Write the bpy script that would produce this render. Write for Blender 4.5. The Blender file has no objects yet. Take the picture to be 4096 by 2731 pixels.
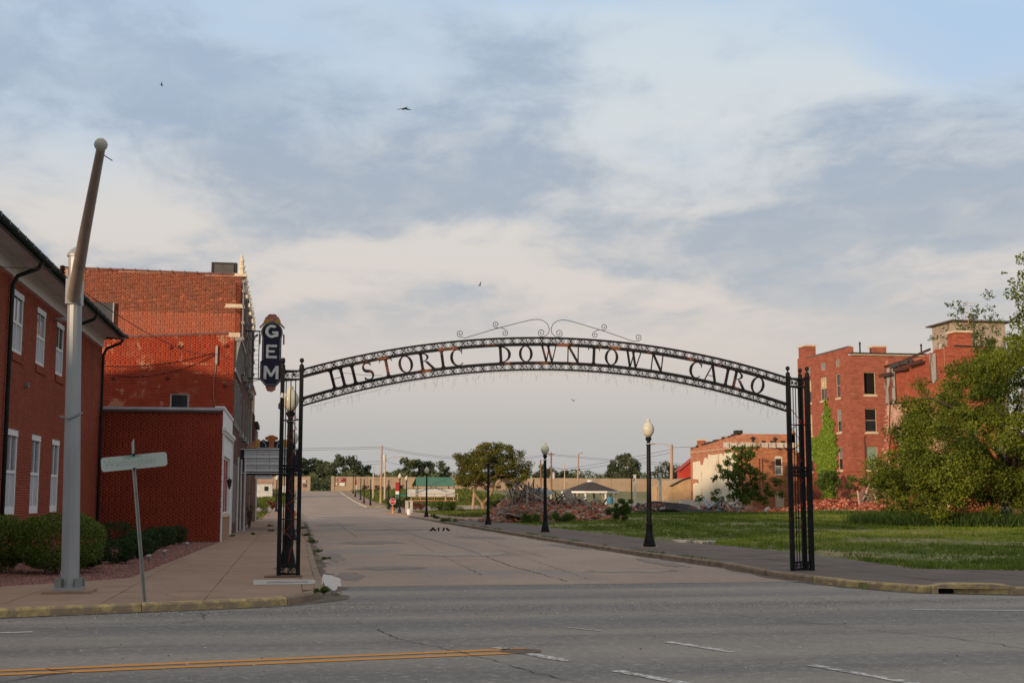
import bpy, math, random
import numpy as np
from mathutils import Vector, Matrix
random.seed(7); RNG = np.random.default_rng(11)
S = bpy.context.scene
COL = S.collection
rad = math.radians
# ------------------------------------------------------------------ camera
cam = bpy.data.cameras.new('camera'); cam.lens = 45.7; cam.sensor_width = 36; cam.clip_end = 6000; cam.clip_start = .05
co = bpy.data.objects.new('camera', cam); COL.objects.link(co)
co.location = (0, 0, 1.65); co.rotation_euler = (rad(96.85), 0, rad(-9.62)); S.camera = co
# ------------------------------------------------------------------ sky
SUN_EL = 8.0; SUN_DIR = Vector((-.72, -.69, 0)).normalized()
W = bpy.data.worlds.new('World'); S.world = W; W.use_nodes = True
nt = W.node_tree; nt.nodes.clear()
def wn(t, **k):
    n = nt.nodes.new(t)
    for a, b in k.items(): setattr(n, a, b)
    return n
def wl(a, b): nt.links.new(a, b)
def wmath(op, a, b=None, c=None, clamp=False):
    n = wn('ShaderNodeMath', operation=op, use_clamp=clamp)
    for i, x in enumerate((a, b, c)):
        if x is None: continue
        if isinstance(x, (int, float)): n.inputs[i].default_value = x
        else: wl(x, n.inputs[i])
    return n.outputs[0]
def wramp(fac, stops, interp='EASE'):
    n = wn('ShaderNodeValToRGB'); n.color_ramp.interpolation = interp
    e = n.color_ramp.elements
    while len(e) < len(stops): e.new(.5)
    for i, (p, c) in enumerate(stops):
        e[i].position = p; e[i].color = (c, c, c, 1) if isinstance(c, (int, float)) else (*c, 1)
    wl(fac, n.inputs[0]); return n.outputs[0]
def wmix(f, a, b):
    n = wn('ShaderNodeMix', data_type='RGBA')
    for i, x in ((0, f), (6, a), (7, b)):
        if isinstance(x, (int, float)): n.inputs[i].default_value = x
        elif isinstance(x, tuple): n.inputs[i].default_value = (*x, 1)
        else: wl(x, n.inputs[i])
    return n.outputs[2]
sky = wn('ShaderNodeTexSky', sky_type='NISHITA', sun_disc=False, sun_elevation=rad(SUN_EL),
         sun_rotation=math.atan2(SUN_DIR.x, SUN_DIR.y), altitude=100, air_density=1.0, dust_density=1.4, ozone_density=1.6)
tc = wn('ShaderNodeTexCoord'); sep = wn('ShaderNodeSeparateXYZ'); wl(tc.outputs['Generated'], sep.inputs[0])
el = wmath('MAXIMUM', sep.outputs[2], 0.0)
den = wmath('ADD', el, .16)
uu = wmath('DIVIDE', sep.outputs[0], den); vv = wmath('DIVIDE', sep.outputs[1], den)
cv = wn('ShaderNodeCombineXYZ'); wl(uu, cv.inputs[0]); wl(vv, cv.inputs[1])
def cloud(scale, detail, rough, dist, rot, sx, sy, off):
    off = off if isinstance(off, tuple) else (off, off*.7)
    mp = wn('ShaderNodeMapping'); mp.inputs['Rotation'].default_value = (0, 0, rad(rot)); mp.inputs['Scale'].default_value = (sx, sy, 1)
    mp.inputs['Location'].default_value = (*off, 0); wl(cv.outputs[0], mp.inputs[0])
    n = wn('ShaderNodeTexNoise', noise_dimensions='2D'); wl(mp.outputs[0], n.inputs['Vector'])
    n.inputs['Scale'].default_value = scale; n.inputs['Detail'].default_value = detail; n.inputs['Roughness'].default_value = rough; n.inputs['Distortion'].default_value = dist
    return n.outputs['Fac']
big = cloud(.993, 3.5, .46, .35, 71.765, .966, 1.581, (11.884, -16.129))
mid = cloud(2.3, 8, .58, .35, -60, 1.15, .95, 1.1)
fine = cloud(6.5, 8, .62, .3, -60, 1.25, .95, 5.2)
# sheet of grey cloud with thinner bright gaps
mass = wmath('ADD', wmath('MULTIPLY', big, .50), wmath('ADD', wmath('MULTIPLY', mid, .36), wmath('MULTIPLY', fine, .14)))
grey = wramp(mass, [(.395, 0.), (.585, 1.)])
hi = wmath('ADD', el, 0)
bgn = wn('ShaderNodeBackground'); bgn.inputs[1].default_value = .10; wl(sky.outputs[0], bgn.inputs[0])
warm = wramp(hi, [(0., (.42, .43, .445)), (.05, (.475, .46, .455)), (.10, (.615, .55, .51)), (.14, (.69, .61, .555)), (.20, (.69, .645, .605)), (.28, (.655, .69, .705)), (.37, (.585, .68, .76)), (.55, (.74, .71, .67)), (1., (.76, .72, .67))], 'LINEAR')
gcol = wramp(hi, [(0., (.42, .43, .445)), (.08, (.46, .465, .475)), (.15, (.43, .455, .495)), (.28, (.36, .43, .53)), (.37, (.385, .48, .605)), (.55, (.53, .52, .50)), (1., (.56, .54, .51))], 'LINEAR')
low = wramp(hi, [(.085, 0.), (.17, 1.)])
tuft = wramp(wmath('ADD', wmath('MULTIPLY', fine, .6), wmath('MULTIPLY', mid, .4)), [(.40, 0.), (.62, 1.)])
gfac = wmath('MULTIPLY', wmath('MULTIPLY', grey, low), wmath('ADD', .78, wmath('MULTIPLY', tuft, .22)))
cl = wmix(gfac, warm, gcol)
gap = wramp(cloud(.8, 4, .5, .3, 40, .8, 1.4, 8.3), [(.34, 0.), (.54, 1.)])
bluep = wmath('MULTIPLY', wmath('MULTIPLY', gap, wramp(hi, [(.20, 0.), (.33, 1.), (.42, 1.), (.60, 0.)])), wmath('SUBTRACT', 1.0, wmath('MULTIPLY', grey, .75)))
cl = wmix(wmath('MULTIPLY', bluep, .9), cl, (.42, .57, .77))
bgc = wn('ShaderNodeBackground'); wl(cl, bgc.inputs[0]); bgc.inputs[1].default_value = 1.0
ms = wn('ShaderNodeMixShader'); ms.inputs[0].default_value = .90
wl(bgn.outputs[0], ms.inputs[1]); wl(bgc.outputs[0], ms.inputs[2])
wo = wn('ShaderNodeOutputWorld'); wl(ms.outputs[0], wo.inputs[0])
# ------------------------------------------------------------------ sun
sl = bpy.data.lights.new('sun', 'SUN'); sl.energy = 3.9; sl.angle = rad(2.0); sl.color = (1.0, .72, .47)
so = bpy.data.objects.new('sun', sl); COL.objects.link(so)
sv = Vector((SUN_DIR.x * math.cos(rad(SUN_EL)), SUN_DIR.y * math.cos(rad(SUN_EL)), math.sin(rad(SUN_EL))))
so.rotation_euler = (-sv).to_track_quat('-Z', 'Y').to_euler()
S.view_settings.view_transform = 'Standard'; S.view_settings.look = 'None'; S.view_settings.gamma = 1; S.view_settings.exposure = 0.13
S.view_settings.use_curve_mapping = False

# ------------------------------------------------------------------ mesh helpers
ORG = {}
def org(o): return ORG.get(o.name, Vector((0, 0, 0))) if o else Vector((0, 0, 0))
class MB:
    def __init__(s): s.v = []; s.f = []; s.m = []
    def add(s, vs, fs, mi=0):
        b = len(s.v); s.v += [tuple(v) for v in vs]
        for f in fs: s.f.append([b + i for i in f]); s.m.append(mi)
        return s
    def box(s, x0, x1, y0, y1, z0, z1, mi=0):
        return s.add([(x0,y0,z0),(x1,y0,z0),(x1,y1,z0),(x0,y1,z0),(x0,y0,z1),(x1,y0,z1),(x1,y1,z1),(x0,y1,z1)],
                     [(0,3,2,1),(4,5,6,7),(0,1,5,4),(1,2,6,5),(2,3,7,6),(3,0,4,7)], mi)
    def obox(s, c, sz, M, mi=0):
        h = [x / 2 for x in sz]; c = Vector(c)
        vs = [c + M @ Vector((a*h[0], b*h[1], d*h[2])) for d in (-1,1) for a, b in ((-1,-1),(1,-1),(1,1),(-1,1))]
        return s.add(vs, [(0,3,2,1),(4,5,6,7),(0,1,5,4),(1,2,6,5),(2,3,7,6),(3,0,4,7)], mi)
    def bar(s, a, b, w, h, mi=0):
        a = Vector(a); b = Vector(b); d = b - a
        q = d.to_track_quat('Y', 'Z').to_matrix()
        return s.obox((a + b) / 2, (w, d.length, h), q, mi)
    def cyl(s, a, b, r0, r1=None, n=8, mi=0, cap=True):
        return s.tube([a, b], [r0, r0 if r1 is None else r1], n, mi, cap)
    def tube(s, pts, r, n=6, mi=0, cap=True):
        pts = [Vector(p) for p in pts]; k = len(pts)
        if not isinstance(r, (list, tuple)): r = [r] * k
        vs = []; ref = None
        for i, p in enumerate(pts):
            d = (pts[min(i+1,k-1)] - pts[max(i-1,0)])
            if d.length < 1e-9: d = Vector((0,0,1))
            d.normalize()
            if ref is None: ref = Vector((1,0,0)) if abs(d.x) < .9 else Vector((0,1,0))
            u = ref - d * ref.dot(d)
            if u.length < 1e-4: u = d.orthogonal()
            u.normalize(); w = d.cross(u); ref = u
            for j in range(n):
                a = 2*math.pi*j/n; vs.append(p + (u*math.cos(a) + w*math.sin(a)) * r[i])
        fs = [(i*n+j, i*n+(j+1)%n, (i+1)*n+(j+1)%n, (i+1)*n+j) for i in range(k-1) for j in range(n)]
        if cap: fs += [tuple(range(n-1,-1,-1)), tuple((k-1)*n + j for j in range(n))]
        return s.add(vs, fs, mi)
    def lathe(s, prof, c=(0,0,0), n=16, mi=0):
        c = Vector(c); vs = []; k = len(prof)
        for r, z in prof:
            for j in range(n):
                a = 2*math.pi*j/n; vs.append(c + Vector((r*math.cos(a), r*math.sin(a), z)))
        fs = [(i*n+j, i*n+(j+1)%n, (i+1)*n+(j+1)%n, (i+1)*n+j) for i in range(k-1) for j in range(n)]
        fs += [tuple(range(n-1,-1,-1)), tuple((k-1)*n + j for j in range(n))]
        return s.add(vs, fs, mi)
    def prism(s, poly, fn, d0, d1, mi=0):
        """2-D outline extruded: fn(a, b, depth) -> point"""
        n = len(poly)
        vs = [fn(a, b, d0) for a, b in poly] + [fn(a, b, d1) for a, b in poly]
        fs = [tuple(range(n)), tuple(range(2*n-1, n-1, -1))] + [(i, n+i, n+(i+1)%n, (i+1)%n) for i in range(n)]
        return s.add(vs, fs, mi)
    def strip(s, L, Rr, fn, d0, d1, mi=0):
        """ribbon between two 2-D polylines, extruded"""
        n = len(L)
        vs = [fn(*p, d0) for p in L] + [fn(*p, d0) for p in Rr] + [fn(*p, d1) for p in L] + [fn(*p, d1) for p in Rr]
        fs = []
        for i in range(n-1):
            fs += [(i, i+1, n+i+1, n+i), (2*n+i, 3*n+i, 3*n+i+1, 2*n+i+1), (i, 2*n+i, 2*n+i+1, i+1), (n+i, n+i+1, 3*n+i+1, 3*n+i)]
        fs += [(0, n, 3*n, 2*n), (n-1, 3*n-1, 4*n-1, 2*n-1)]
        return s.add(vs, fs, mi)
    def mesh(s, name, mats, o=Vector((0,0,0))):
        me = bpy.data.meshes.new(name)
        me.from_pydata([(v[0]-o.x, v[1]-o.y, v[2]-o.z) for v in s.v], [], s.f)
        for m in (mats if isinstance(mats, (list, tuple)) else [mats]): me.materials.append(m)
        if any(s.m): me.polygons.foreach_set('material_index', s.m)
        return me
    def build(s, name, mats, parent=None, smooth=False, fix=True):
        me = s.mesh(name, mats, org(parent))
        if fix:
            import bmesh
            b = bmesh.new(); b.from_mesh(me); bmesh.ops.recalc_face_normals(b, faces=b.faces); b.to_mesh(me); b.free()
        if smooth: me.shade_smooth()
        return link(name, me, parent)
def link(name, me, parent=None, loc=None, rz=None):
    o = bpy.data.objects.new(name, me); COL.objects.link(o)
    if parent: o.parent = parent; ORG[o.name] = org(parent)
    if loc is not None: o.location = loc
    if rz is not None: o.rotation_euler = (0, 0, rz)
    return o
def tag(o, label=None, cat=None, group=None, kind=None):
    if label: o['label'] = label
    if cat: o['category'] = cat
    if group: o['group'] = group
    if kind: o['kind'] = kind
    return o
def thing(name, loc, label, cat, group=None):
    o = bpy.data.objects.new(name, None); COL.objects.link(o); o.location = loc; ORG[o.name] = Vector(loc)
    o.empty_display_size = .2
    return tag(o, label, cat, group)
def copy_tree(o, parent=None):
    c = o.copy(); COL.objects.link(c); c.parent = parent
    for ch in o.children: copy_tree(ch, c)
    return c
def smooth_by_angle(o, ang=40):
    me = o.data; me.shade_smooth()
    try: me.set_sharp_from_angle(angle=rad(ang))
    except Exception: pass
    return o
def npmesh(name, V, F, mats, tone=None):
    """V (n,3) float, F (m,4) int quads -> mesh, tone per face"""
    me = bpy.data.meshes.new(name); n = len(V); m = len(F); k = F.shape[1]
    me.vertices.add(n); me.vertices.foreach_set('co', np.ascontiguousarray(V, dtype=np.float32).ravel())
    me.loops.add(m * k); me.loops.foreach_set('vertex_index', np.ascontiguousarray(F, dtype=np.int32).ravel())
    me.polygons.add(m); me.polygons.foreach_set('loop_start', np.arange(0, m*k, k, dtype=np.int32))
    try: me.polygons.foreach_set('loop_total', np.full(m, k, dtype=np.int32))
    except Exception: pass
    for mt in (mats if isinstance(mats, (list, tuple)) else [mats]): me.materials.append(mt)
    if tone is not None:
        a = me.attributes.new('tone', 'FLOAT', 'FACE'); a.data.foreach_set('value', np.ascontiguousarray(tone, dtype=np.float32))
    me.update(calc_edges=True); return me

# ------------------------------------------------------------------ materials
MT = {}
def M(name, col, rough=.8, var=.18, scale=2.5, bump=0., bscale=30., metal=0., spec=.25, col2=None, c2=(.55, .7), c2s=1.2, tone=0., stretch=(1,1,1), detail=6, emis=None):
    """noise-varied principled material; col2 = second colour in patches; tone = per-face variation"""
    if name in MT: return MT[name]
    m = bpy.data.materials.new(name); m.use_nodes = True; t = m.node_tree; N = t.nodes; L = t.links
    b = N['Principled BSDF']; b.inputs['Roughness'].default_value = rough; b.inputs['Metallic'].default_value = metal
    b.inputs['Specular IOR Level'].default_value = spec
    tcn = N.new('ShaderNodeTexCoord'); mp = N.new('ShaderNodeMapping'); L.new(tcn.outputs['Object'], mp.inputs[0]); mp.inputs['Scale'].default_value = stretch
    n1 = N.new('ShaderNodeTexNoise'); n1.inputs['Scale'].default_value = scale; n1.inputs['Detail'].default_value = detail; n1.inputs['Roughness'].default_value = .6
    L.new(mp.outputs[0], n1.inputs['Vector'])
    r = N.new('ShaderNodeValToRGB'); L.new(n1.outputs['Fac'], r.inputs[0])
    r.color_ramp.elements[0].position = .3; r.color_ramp.elements[1].position = .72
    r.color_ramp.elements[0].color = (*[c*(1-var) for c in col], 1); r.color_ramp.elements[1].color = (*[min(1,c*(1+var)) for c in col], 1)
    out = r.outputs[0]
    if col2:
        n2 = N.new('ShaderNodeTexNoise'); n2.inputs['Scale'].default_value = c2s; n2.inputs['Detail'].default_value = 8; n2.inputs['Roughness'].default_value = .65
        L.new(mp.outputs[0], n2.inputs['Vector'])
        r2 = N.new('ShaderNodeMapRange'); r2.interpolation_type = 'SMOOTHSTEP'; r2.inputs[1].default_value = c2[0]; r2.inputs[2].default_value = c2[1]; L.new(n2.outputs['Fac'], r2.inputs[0])
        mx = N.new('ShaderNodeMix'); mx.data_type = 'RGBA'; L.new(r2.outputs[0], mx.inputs[0]); L.new(out, mx.inputs[6]); mx.inputs[7].default_value = (*col2, 1); out = mx.outputs[2]
    if tone:
        at = N.new('ShaderNodeAttribute'); at.attribute_name = 'tone'
        mr = N.new('ShaderNodeMapRange'); mr.inputs[3].default_value = 1 - tone; mr.inputs[4].default_value = 1 + tone; L.new(at.outputs['Fac'], mr.inputs[0])
        vm = N.new('ShaderNodeVectorMath'); vm.operation = 'SCALE'; L.new(out, vm.inputs[0]); L.new(mr.outputs[0], vm.inputs['Scale']); out = vm.outputs[0]
    L.new(out, b.inputs['Base Color'])
    if bump:
        n3 = N.new('ShaderNodeTexNoise'); n3.inputs['Scale'].default_value = bscale; n3.inputs['Detail'].default_value = 5; L.new(mp.outputs[0], n3.inputs['Vector'])
        bp = N.new('ShaderNodeBump'); bp.inputs['Strength'].default_value = bump; bp.inputs['Distance'].default_value = .02; L.new(n3.outputs['Fac'], bp.inputs['Height']); L.new(bp.outputs[0], b.inputs['Normal'])
    MT[name] = m; return m
def leafmat(name, dark, light, trans=.25, dry=None):
    if name in MT: return MT[name]
    m = bpy.data.materials.new(name); m.use_nodes = True; t = m.node_tree; N = t.nodes; L = t.links; N.clear()
    at = N.new('ShaderNodeAttribute'); at.attribute_name = 'tone'
    r = N.new('ShaderNodeValToRGB'); L.new(at.outputs['Fac'], r.inputs[0]); e = r.color_ramp.elements
    e[0].color = (*dark, 1); e[1].color = (*light, 1); e[1].position = .9
    if dry: x = e.new(1.0); x.color = (*dry, 1)
    d = N.new('ShaderNodeBsdfPrincipled'); d.inputs['Roughness'].default_value = .6; d.inputs['Specular IOR Level'].default_value = .2; L.new(r.outputs[0], d.inputs['Base Color'])
    tr = N.new('ShaderNodeBsdfTranslucent'); L.new(r.outputs[0], tr.inputs[0])
    mx = N.new('ShaderNodeMixShader'); mx.inputs[0].default_value = trans; L.new(d.outputs[0], mx.inputs[1]); L.new(tr.outputs[0], mx.inputs[2])
    o = N.new('ShaderNodeOutputMaterial'); L.new(mx.outputs[0], o.inputs[0]); MT[name] = m; return m
def brickmat(name, c1, c2, mortar, axis='XZ', bl=.215, bh=.0677, mort=.011, var=.25, patch=None, psc=.5, pr=(.52,.66), stain=None):
    """brick courses too far away to build singly; axis = wall plane"""
    if name in MT: return MT[name]
    m = bpy.data.materials.new(name); m.use_nodes = True; t = m.node_tree; N = t.nodes; L = t.links
    b = N['Principled BSDF']; b.inputs['Roughness'].default_value = .9; b.inputs['Specular IOR Level'].default_value = .15
    tcn = N.new('ShaderNodeTexCoord'); sp = N.new('ShaderNodeSeparateXYZ'); L.new(tcn.outputs['Object'], sp.inputs[0])
    cb = N.new('ShaderNodeCombineXYZ')
    ad = N.new('ShaderNodeMath'); ad.operation = 'ADD'; L.new(sp.outputs[0], ad.inputs[0]); L.new(sp.outputs[1], ad.inputs[1])
    L.new(ad.outputs[0], cb.inputs[0]); L.new(sp.outputs[2], cb.inputs[1])
    bt = N.new('ShaderNodeTexBrick'); L.new(cb.outputs[0], bt.inputs['Vector'])
    bt.inputs['Scale'].default_value = 1; bt.inputs['Brick Width'].default_value = bl; bt.inputs['Row Height'].default_value = bh; bt.inputs['Mortar Size'].default_value = mort; bt.inputs['Mortar Smooth'].default_value = .3
    bt.inputs['Color1'].default_value = (*c1, 1); bt.inputs['Color2'].default_value = (*c2, 1); bt.inputs['Mortar'].default_value = (*mortar, 1)
    n = N.new('ShaderNodeTexNoise'); n.inputs['Scale'].default_value = 1.1; n.inputs['Detail'].default_value = 9; n.inputs['Roughness'].default_value = .7; L.new(tcn.outputs['Object'], n.inputs['Vector'])
    mr = N.new('ShaderNodeMapRange'); mr.inputs[1].default_value = .3; mr.inputs[2].default_value = .7; mr.inputs[3].default_value = 1-var; mr.inputs[4].default_value = 1+var; L.new(n.outputs['Fac'], mr.inputs[0])
    vm = N.new('ShaderNodeVectorMath'); vm.operation = 'SCALE'; L.new(bt.outputs['Color'], vm.inputs[0]); L.new(mr.outputs[0], vm.inputs['Scale'])
    mpb = N.new('ShaderNodeMapping'); mpb.inputs['Scale'].default_value = (.9,.9,7.); L.new(tcn.outputs['Object'], mpb.inputs[0])
    nb = N.new('ShaderNodeTexNoise'); nb.inputs['Scale'].default_value = 1.; nb.inputs['Detail'].default_value = 5; nb.inputs['Roughness'].default_value = .75; L.new(mpb.outputs[0], nb.inputs['Vector'])
    mr2 = N.new('ShaderNodeMapRange'); mr2.inputs[1].default_value = .32; mr2.inputs[2].default_value = .68; mr2.inputs[3].default_value = .66; mr2.inputs[4].default_value = 1.36; L.new(nb.outputs['Fac'], mr2.inputs[0])
    vm2 = N.new('ShaderNodeVectorMath'); vm2.operation = 'SCALE'; L.new(vm.outputs[0], vm2.inputs[0]); L.new(mr2.outputs[0], vm2.inputs['Scale']); out = vm2.outputs[0]
    if patch:
        n2 = N.new('ShaderNodeTexNoise'); n2.inputs['Scale'].default_value = psc; n2.inputs['Detail'].default_value = 8; n2.inputs['Roughness'].default_value = .6; L.new(tcn.outputs['Object'], n2.inputs['Vector'])
        r2 = N.new('ShaderNodeMapRange'); r2.inputs[1].default_value = pr[0]; r2.inputs[2].default_value = pr[1]; L.new(n2.outputs['Fac'], r2.inputs[0])
        mx = N.new('ShaderNodeMix'); mx.data_type = 'RGBA'; L.new(r2.outputs[0], mx.inputs[0]); L.new(out, mx.inputs[6]); mx.inputs[7].default_value = (*patch, 1); out = mx.outputs[2]
    L.new(out, b.inputs['Base Color'])
    bp = N.new('ShaderNodeBump'); bp.inputs['Strength'].default_value = .5; bp.inputs['Distance'].default_value = .01; L.new(bt.outputs['Fac'], bp.inputs['Height']); bp.invert = True; L.new(bp.outputs[0], b.inputs['Normal'])
    MT[name] = m; return m
def glass(name, col=(.02,.025,.03), rough=.08, spec=.6):
    if name in MT: return MT[name]
    m = M(name, col, rough, .3, 1.5, spec=spec); return m

# wall frame: u along, v up, n outward
class Frame:
    def __init__(s, O, U, N): s.O = Vector(O); s.U = Vector(U); s.N = Vector(N)
    def P(s, u, v, n=0.): return s.O + s.U*u + Vector((0,0,v)) + s.N*n
    def box(s, mb, u0, u1, v0, v1, n0, n1, mi=0):
        vs = [s.P(u,v,n) for n in (n0,n1) for u, v in ((u0,v0),(u1,v0),(u1,v1),(u0,v1))]
        return mb.add(vs, [(0,3,2,1),(4,5,6,7),(0,1,5,4),(1,2,6,5),(2,3,7,6),(3,0,4,7)], mi)
    def wall(s, mb, Wd, top, openings=(), depth=.22, mi=0, v0=0.):
        """wall face with real openings and reveals; top = (h at u=0, h at u=Wd)"""
        us = sorted({0., Wd, *[o[0] for o in openings], *[o[1] for o in openings]}); vmax = min(top) - .001
        vs = sorted({v0, *[min(o[2],vmax) for o in openings], *[min(o[3],vmax) for o in openings]})
        tp = lambda u: top[0] + (top[1]-top[0])*u/Wd
        for i in range(len(us)-1):
            for j in range(len(vs)):
                a, b_ = us[i], us[i+1]; c = vs[j]; last = j == len(vs)-1
                d = None if last else vs[j+1]
                mu = (a+b_)/2; mv = c + .01 if last else (c+d)/2
                if any(o[0] < mu < o[1] and o[2] < mv < o[3] for o in openings): continue
                q = [s.P(a,c), s.P(b_,c), s.P(b_, tp(b_) if last else d), s.P(a, tp(a) if last else d)]
                mb.add(q, [(0,1,2,3)], mi)
        for (a,b_,c,d) in openings:
            p = [s.P(a,c),s.P(b_,c),s.P(b_,d),s.P(a,d)]; q = [s.P(a,c,-depth),s.P(b_,c,-depth),s.P(b_,d,-depth),s.P(a,d,-depth)]
            mb.add(p+q, [(0,4,5,1),(1,5,6,2),(2,6,7,3),(3,7,4,0)], mi)
    def window(s, parent, u0, u1, v0, v1, fm, gm, sm=None, inset=-.12, fw=.07, rails=(.5,), muntin=(), sill=.12, name='window', broken=0):
        mb = MB()
        s.box(mb, u0, u0+fw, v0, v1, inset, inset+.06); s.box(mb, u1-fw, u1, v0, v1, inset, inset+.06)
        s.box(mb, u0+fw, u1-fw, v0, v0+fw, inset, inset+.06); s.box(mb, u0+fw, u1-fw, v1-fw, v1, inset, inset+.06)
        for r in rails: s.box(mb, u0+fw, u1-fw, v0+(v1-v0)*r-fw*.35, v0+(v1-v0)*r+fw*.35, inset, inset+.055)
        for r in muntin: s.box(mb, u0+(u1-u0)*r-fw*.2, u0+(u1-u0)*r+fw*.2, v0+fw, v1-fw, inset, inset+.045)
        w = mb.build(name, fm, parent)
        if gm:
            ys = [v0+fw] + [v0+(v1-v0)*r for r in rails] + [v1-fw]
            for i in range(len(ys)-1):
                if broken and i == broken-1: continue
                g = MB(); s.box(g, u0+fw*.8, u1-fw*.8, ys[i]+.01, ys[i+1]-.01, inset+.012, inset+.024); g.build('pane', gm if not isinstance(gm, (list,tuple)) else gm[i % len(gm)], w)
        if sm:
            k = MB(); s.box(k, u0-.08, u1+.08, v0-sill, v0-.003, -.10, .06); k.build('sill', sm, w)
        return w

def bricks(parent, F, Wd, top, openings, mat, bl=.215, bh=.0677, mj=.011, proud=.007, indiv=300, near=(0,0,1.65), v0=0., tonefn=None, seed=1, jit=.002, u_start=0.):
    """every brick of a wall as geometry: the largest ones in view as parts, the rest joined"""
    rs = np.random.default_rng(seed); L = []
    tp = lambda u: top[0] + (top[1]-top[0])*u/Wd
    vmax = max(top); row = 0; v = v0
    while v + bh <= vmax + 1e-6:
        u = u_start - (bl/2 if row % 2 else 0); hd = row % 6 == 5
        ln = bl/2 if hd else bl
        cuts = [(o[0], o[1]) for o in openings if o[2] < v + bh*.5 < o[3]]
        while u < Wd:
            a, b_ = max(u + mj/2, u_start), min(u + ln - mj/2, Wd)
            segs = [(a, b_)]
            for c in cuts:
                ns = []
                for (p, q) in segs:
                    if q <= c[0] or p >= c[1]: ns.append((p, q)); continue
                    if p < c[0]: ns.append((p, c[0]))
                    if q > c[1]: ns.append((c[1], q))
                segs = ns
            for (p, q) in segs:
                if q - p > .03 and v + bh <= tp((p+q)/2): L.append((p, q, v + mj/2, v + bh - mj/2))
            u += ln
        v += bh; row += 1
    A = np.array(L); n = len(A)
    tone = np.clip(rs.normal(.5, .2, n), 0, 1)
    if tonefn is not None: tone = np.clip(tonefn(A, tone, rs), 0, 1)
    O, U, N_ = (np.array(x) for x in (F.O - org(parent), F.U, F.N))
    Zv = np.array((0,0,1.)); pr = proud + rs.uniform(-jit, jit, n)
    mid = O + np.outer((A[:,0]+A[:,1])/2, U) + np.outer((A[:,2]+A[:,3])/2, Zv)
    dist = np.linalg.norm(mid + np.array(org(parent)) - np.array(near), axis=1) - (A[:,1]-A[:,0] > .15)*.0
    full = (A[:,1]-A[:,0] > bl*.8)
    order = np.argsort(dist + (~full)*1e3); pick = np.zeros(n, bool); pick[order[:indiv]] = True; pick &= full
    def verts(u0,u1,v0_,v1_,p):
        k = len(u0); out = np.zeros((k,8,3))
        for i,(uu_,vv_,nn) in enumerate(((u0,v0_,p),(u1,v0_,p),(u1,v1_,p),(u0,v1_,p),(u0,v0_,0*p-.004),(u1,v0_,0*p-.004),(u1,v1_,0*p-.004),(u0,v1_,0*p-.004))):
            out[:,i] = O + np.outer(uu_,U) + np.outer(vv_,Zv) + np.outer(nn,N_)
        return out
    FQ = np.array([(0,1,2,3),(0,4,5,1),(1,5,6,2),(2,6,7,3),(3,7,4,0)])
    if np.dot(np.cross(U, Zv), N_) < 0: FQ = FQ[:, ::-1]
    rest = A[~pick]; k = len(rest)
    V = verts(rest[:,0],rest[:,1],rest[:,2],rest[:,3],pr[~pick]).reshape(-1,3)
    Fq = (FQ[None] + 8*np.arange(k)[:,None,None]).reshape(-1,4)
    o = link('brickwork', npmesh('brickwork', V, Fq, mat, np.repeat(tone[~pick],5)), parent); o['kind'] = 'stuff'
    # shared meshes in 8 tones for the individual ones
    sh = []
    for i in range(8):
        z = np.array([0.]); h = np.array([1.])
        w = bl - mj; hh = bh - mj
        Vb = verts(np.array([-w/2]), np.array([w/2]), np.array([-hh/2]), np.array([hh/2]), np.array([proud])).reshape(-1,3) - O
        sh.append(npmesh('brick', Vb, FQ, mat, np.full(5, (i+.5)/8)))
    for i in np.nonzero(pick)[0]:
        q = link('brick', sh[min(7,int(tone[i]*8))], parent); q.location = mid[i] + N_*(pr[i]-proud)
    return o

# foliage: many leaf-sized faces
def leafmesh(name, P, size, mat, o=Vector((0,0,0)), rs=RNG, tone=None, flat=.0, asp=.55, nrm=None):
    n = len(P); P = np.asarray(P, float) - np.array(o)
    d = rs.normal(size=(n,3)); d[:,2] = d[:,2]*(1-flat) + flat*.2; d /= np.linalg.norm(d,axis=1)[:,None]+1e-9
    e = rs.normal(size=(n,3))
    if nrm is not None: e = nrm + .5*e; 
    w = np.cross(d, e); w /= np.linalg.norm(w,axis=1)[:,None]+1e-9
    s = (size*rs.uniform(.65,1.35,n))[:,None]
    c = np.cross(d, w)*s*.12
    V = np.stack([P - d*s*.5, P + w*s*asp*.5 + c, P + d*s*.5, P - w*s*asp*.5 + c], 1).reshape(-1,3)
    F = np.arange(4*n).reshape(n,4)
    if tone is None: tone = np.clip(rs.normal(.45,.22,n),0,1)
    return npmesh(name, V, F, mat, tone)
def clump_points(clumps, per, rs=RNG, shell=.55, squash=.8):
    out = []; tn = []
    for (c, r) in clumps:
        k = max(3, int(per*r*r)); d = rs.normal(size=(k,3)); d /= np.linalg.norm(d,axis=1)[:,None]
        q = rs.uniform(0,1,k)**(shell)*r
        p = d*q[:,None]; p[:,2] *= squash
        out.append(np.array(c)+p); tn.append(np.clip(rs.normal(.42,.18,k) + rs.normal(0,.12),0,1))
    return np.concatenate(out), np.concatenate(tn)
def gz(x, y):
    """height of the natural ground"""
    lev = np.interp(y, [0,160,193,228,246,271,290,312,330,360], [0,0,.55,1.28,1.8,2.5,3.2,3.2,1.5,.6])
    lot = np.interp(y, [40,100,160], [0,.35,.2]) * np.interp(x, [15.8,24], [0,1])
    side = np.interp(x, [60,140], [1,.55])
    return float(lev*side + lot) if np.isscalar(x) and np.isscalar(y) else lev*side+lot
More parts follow.
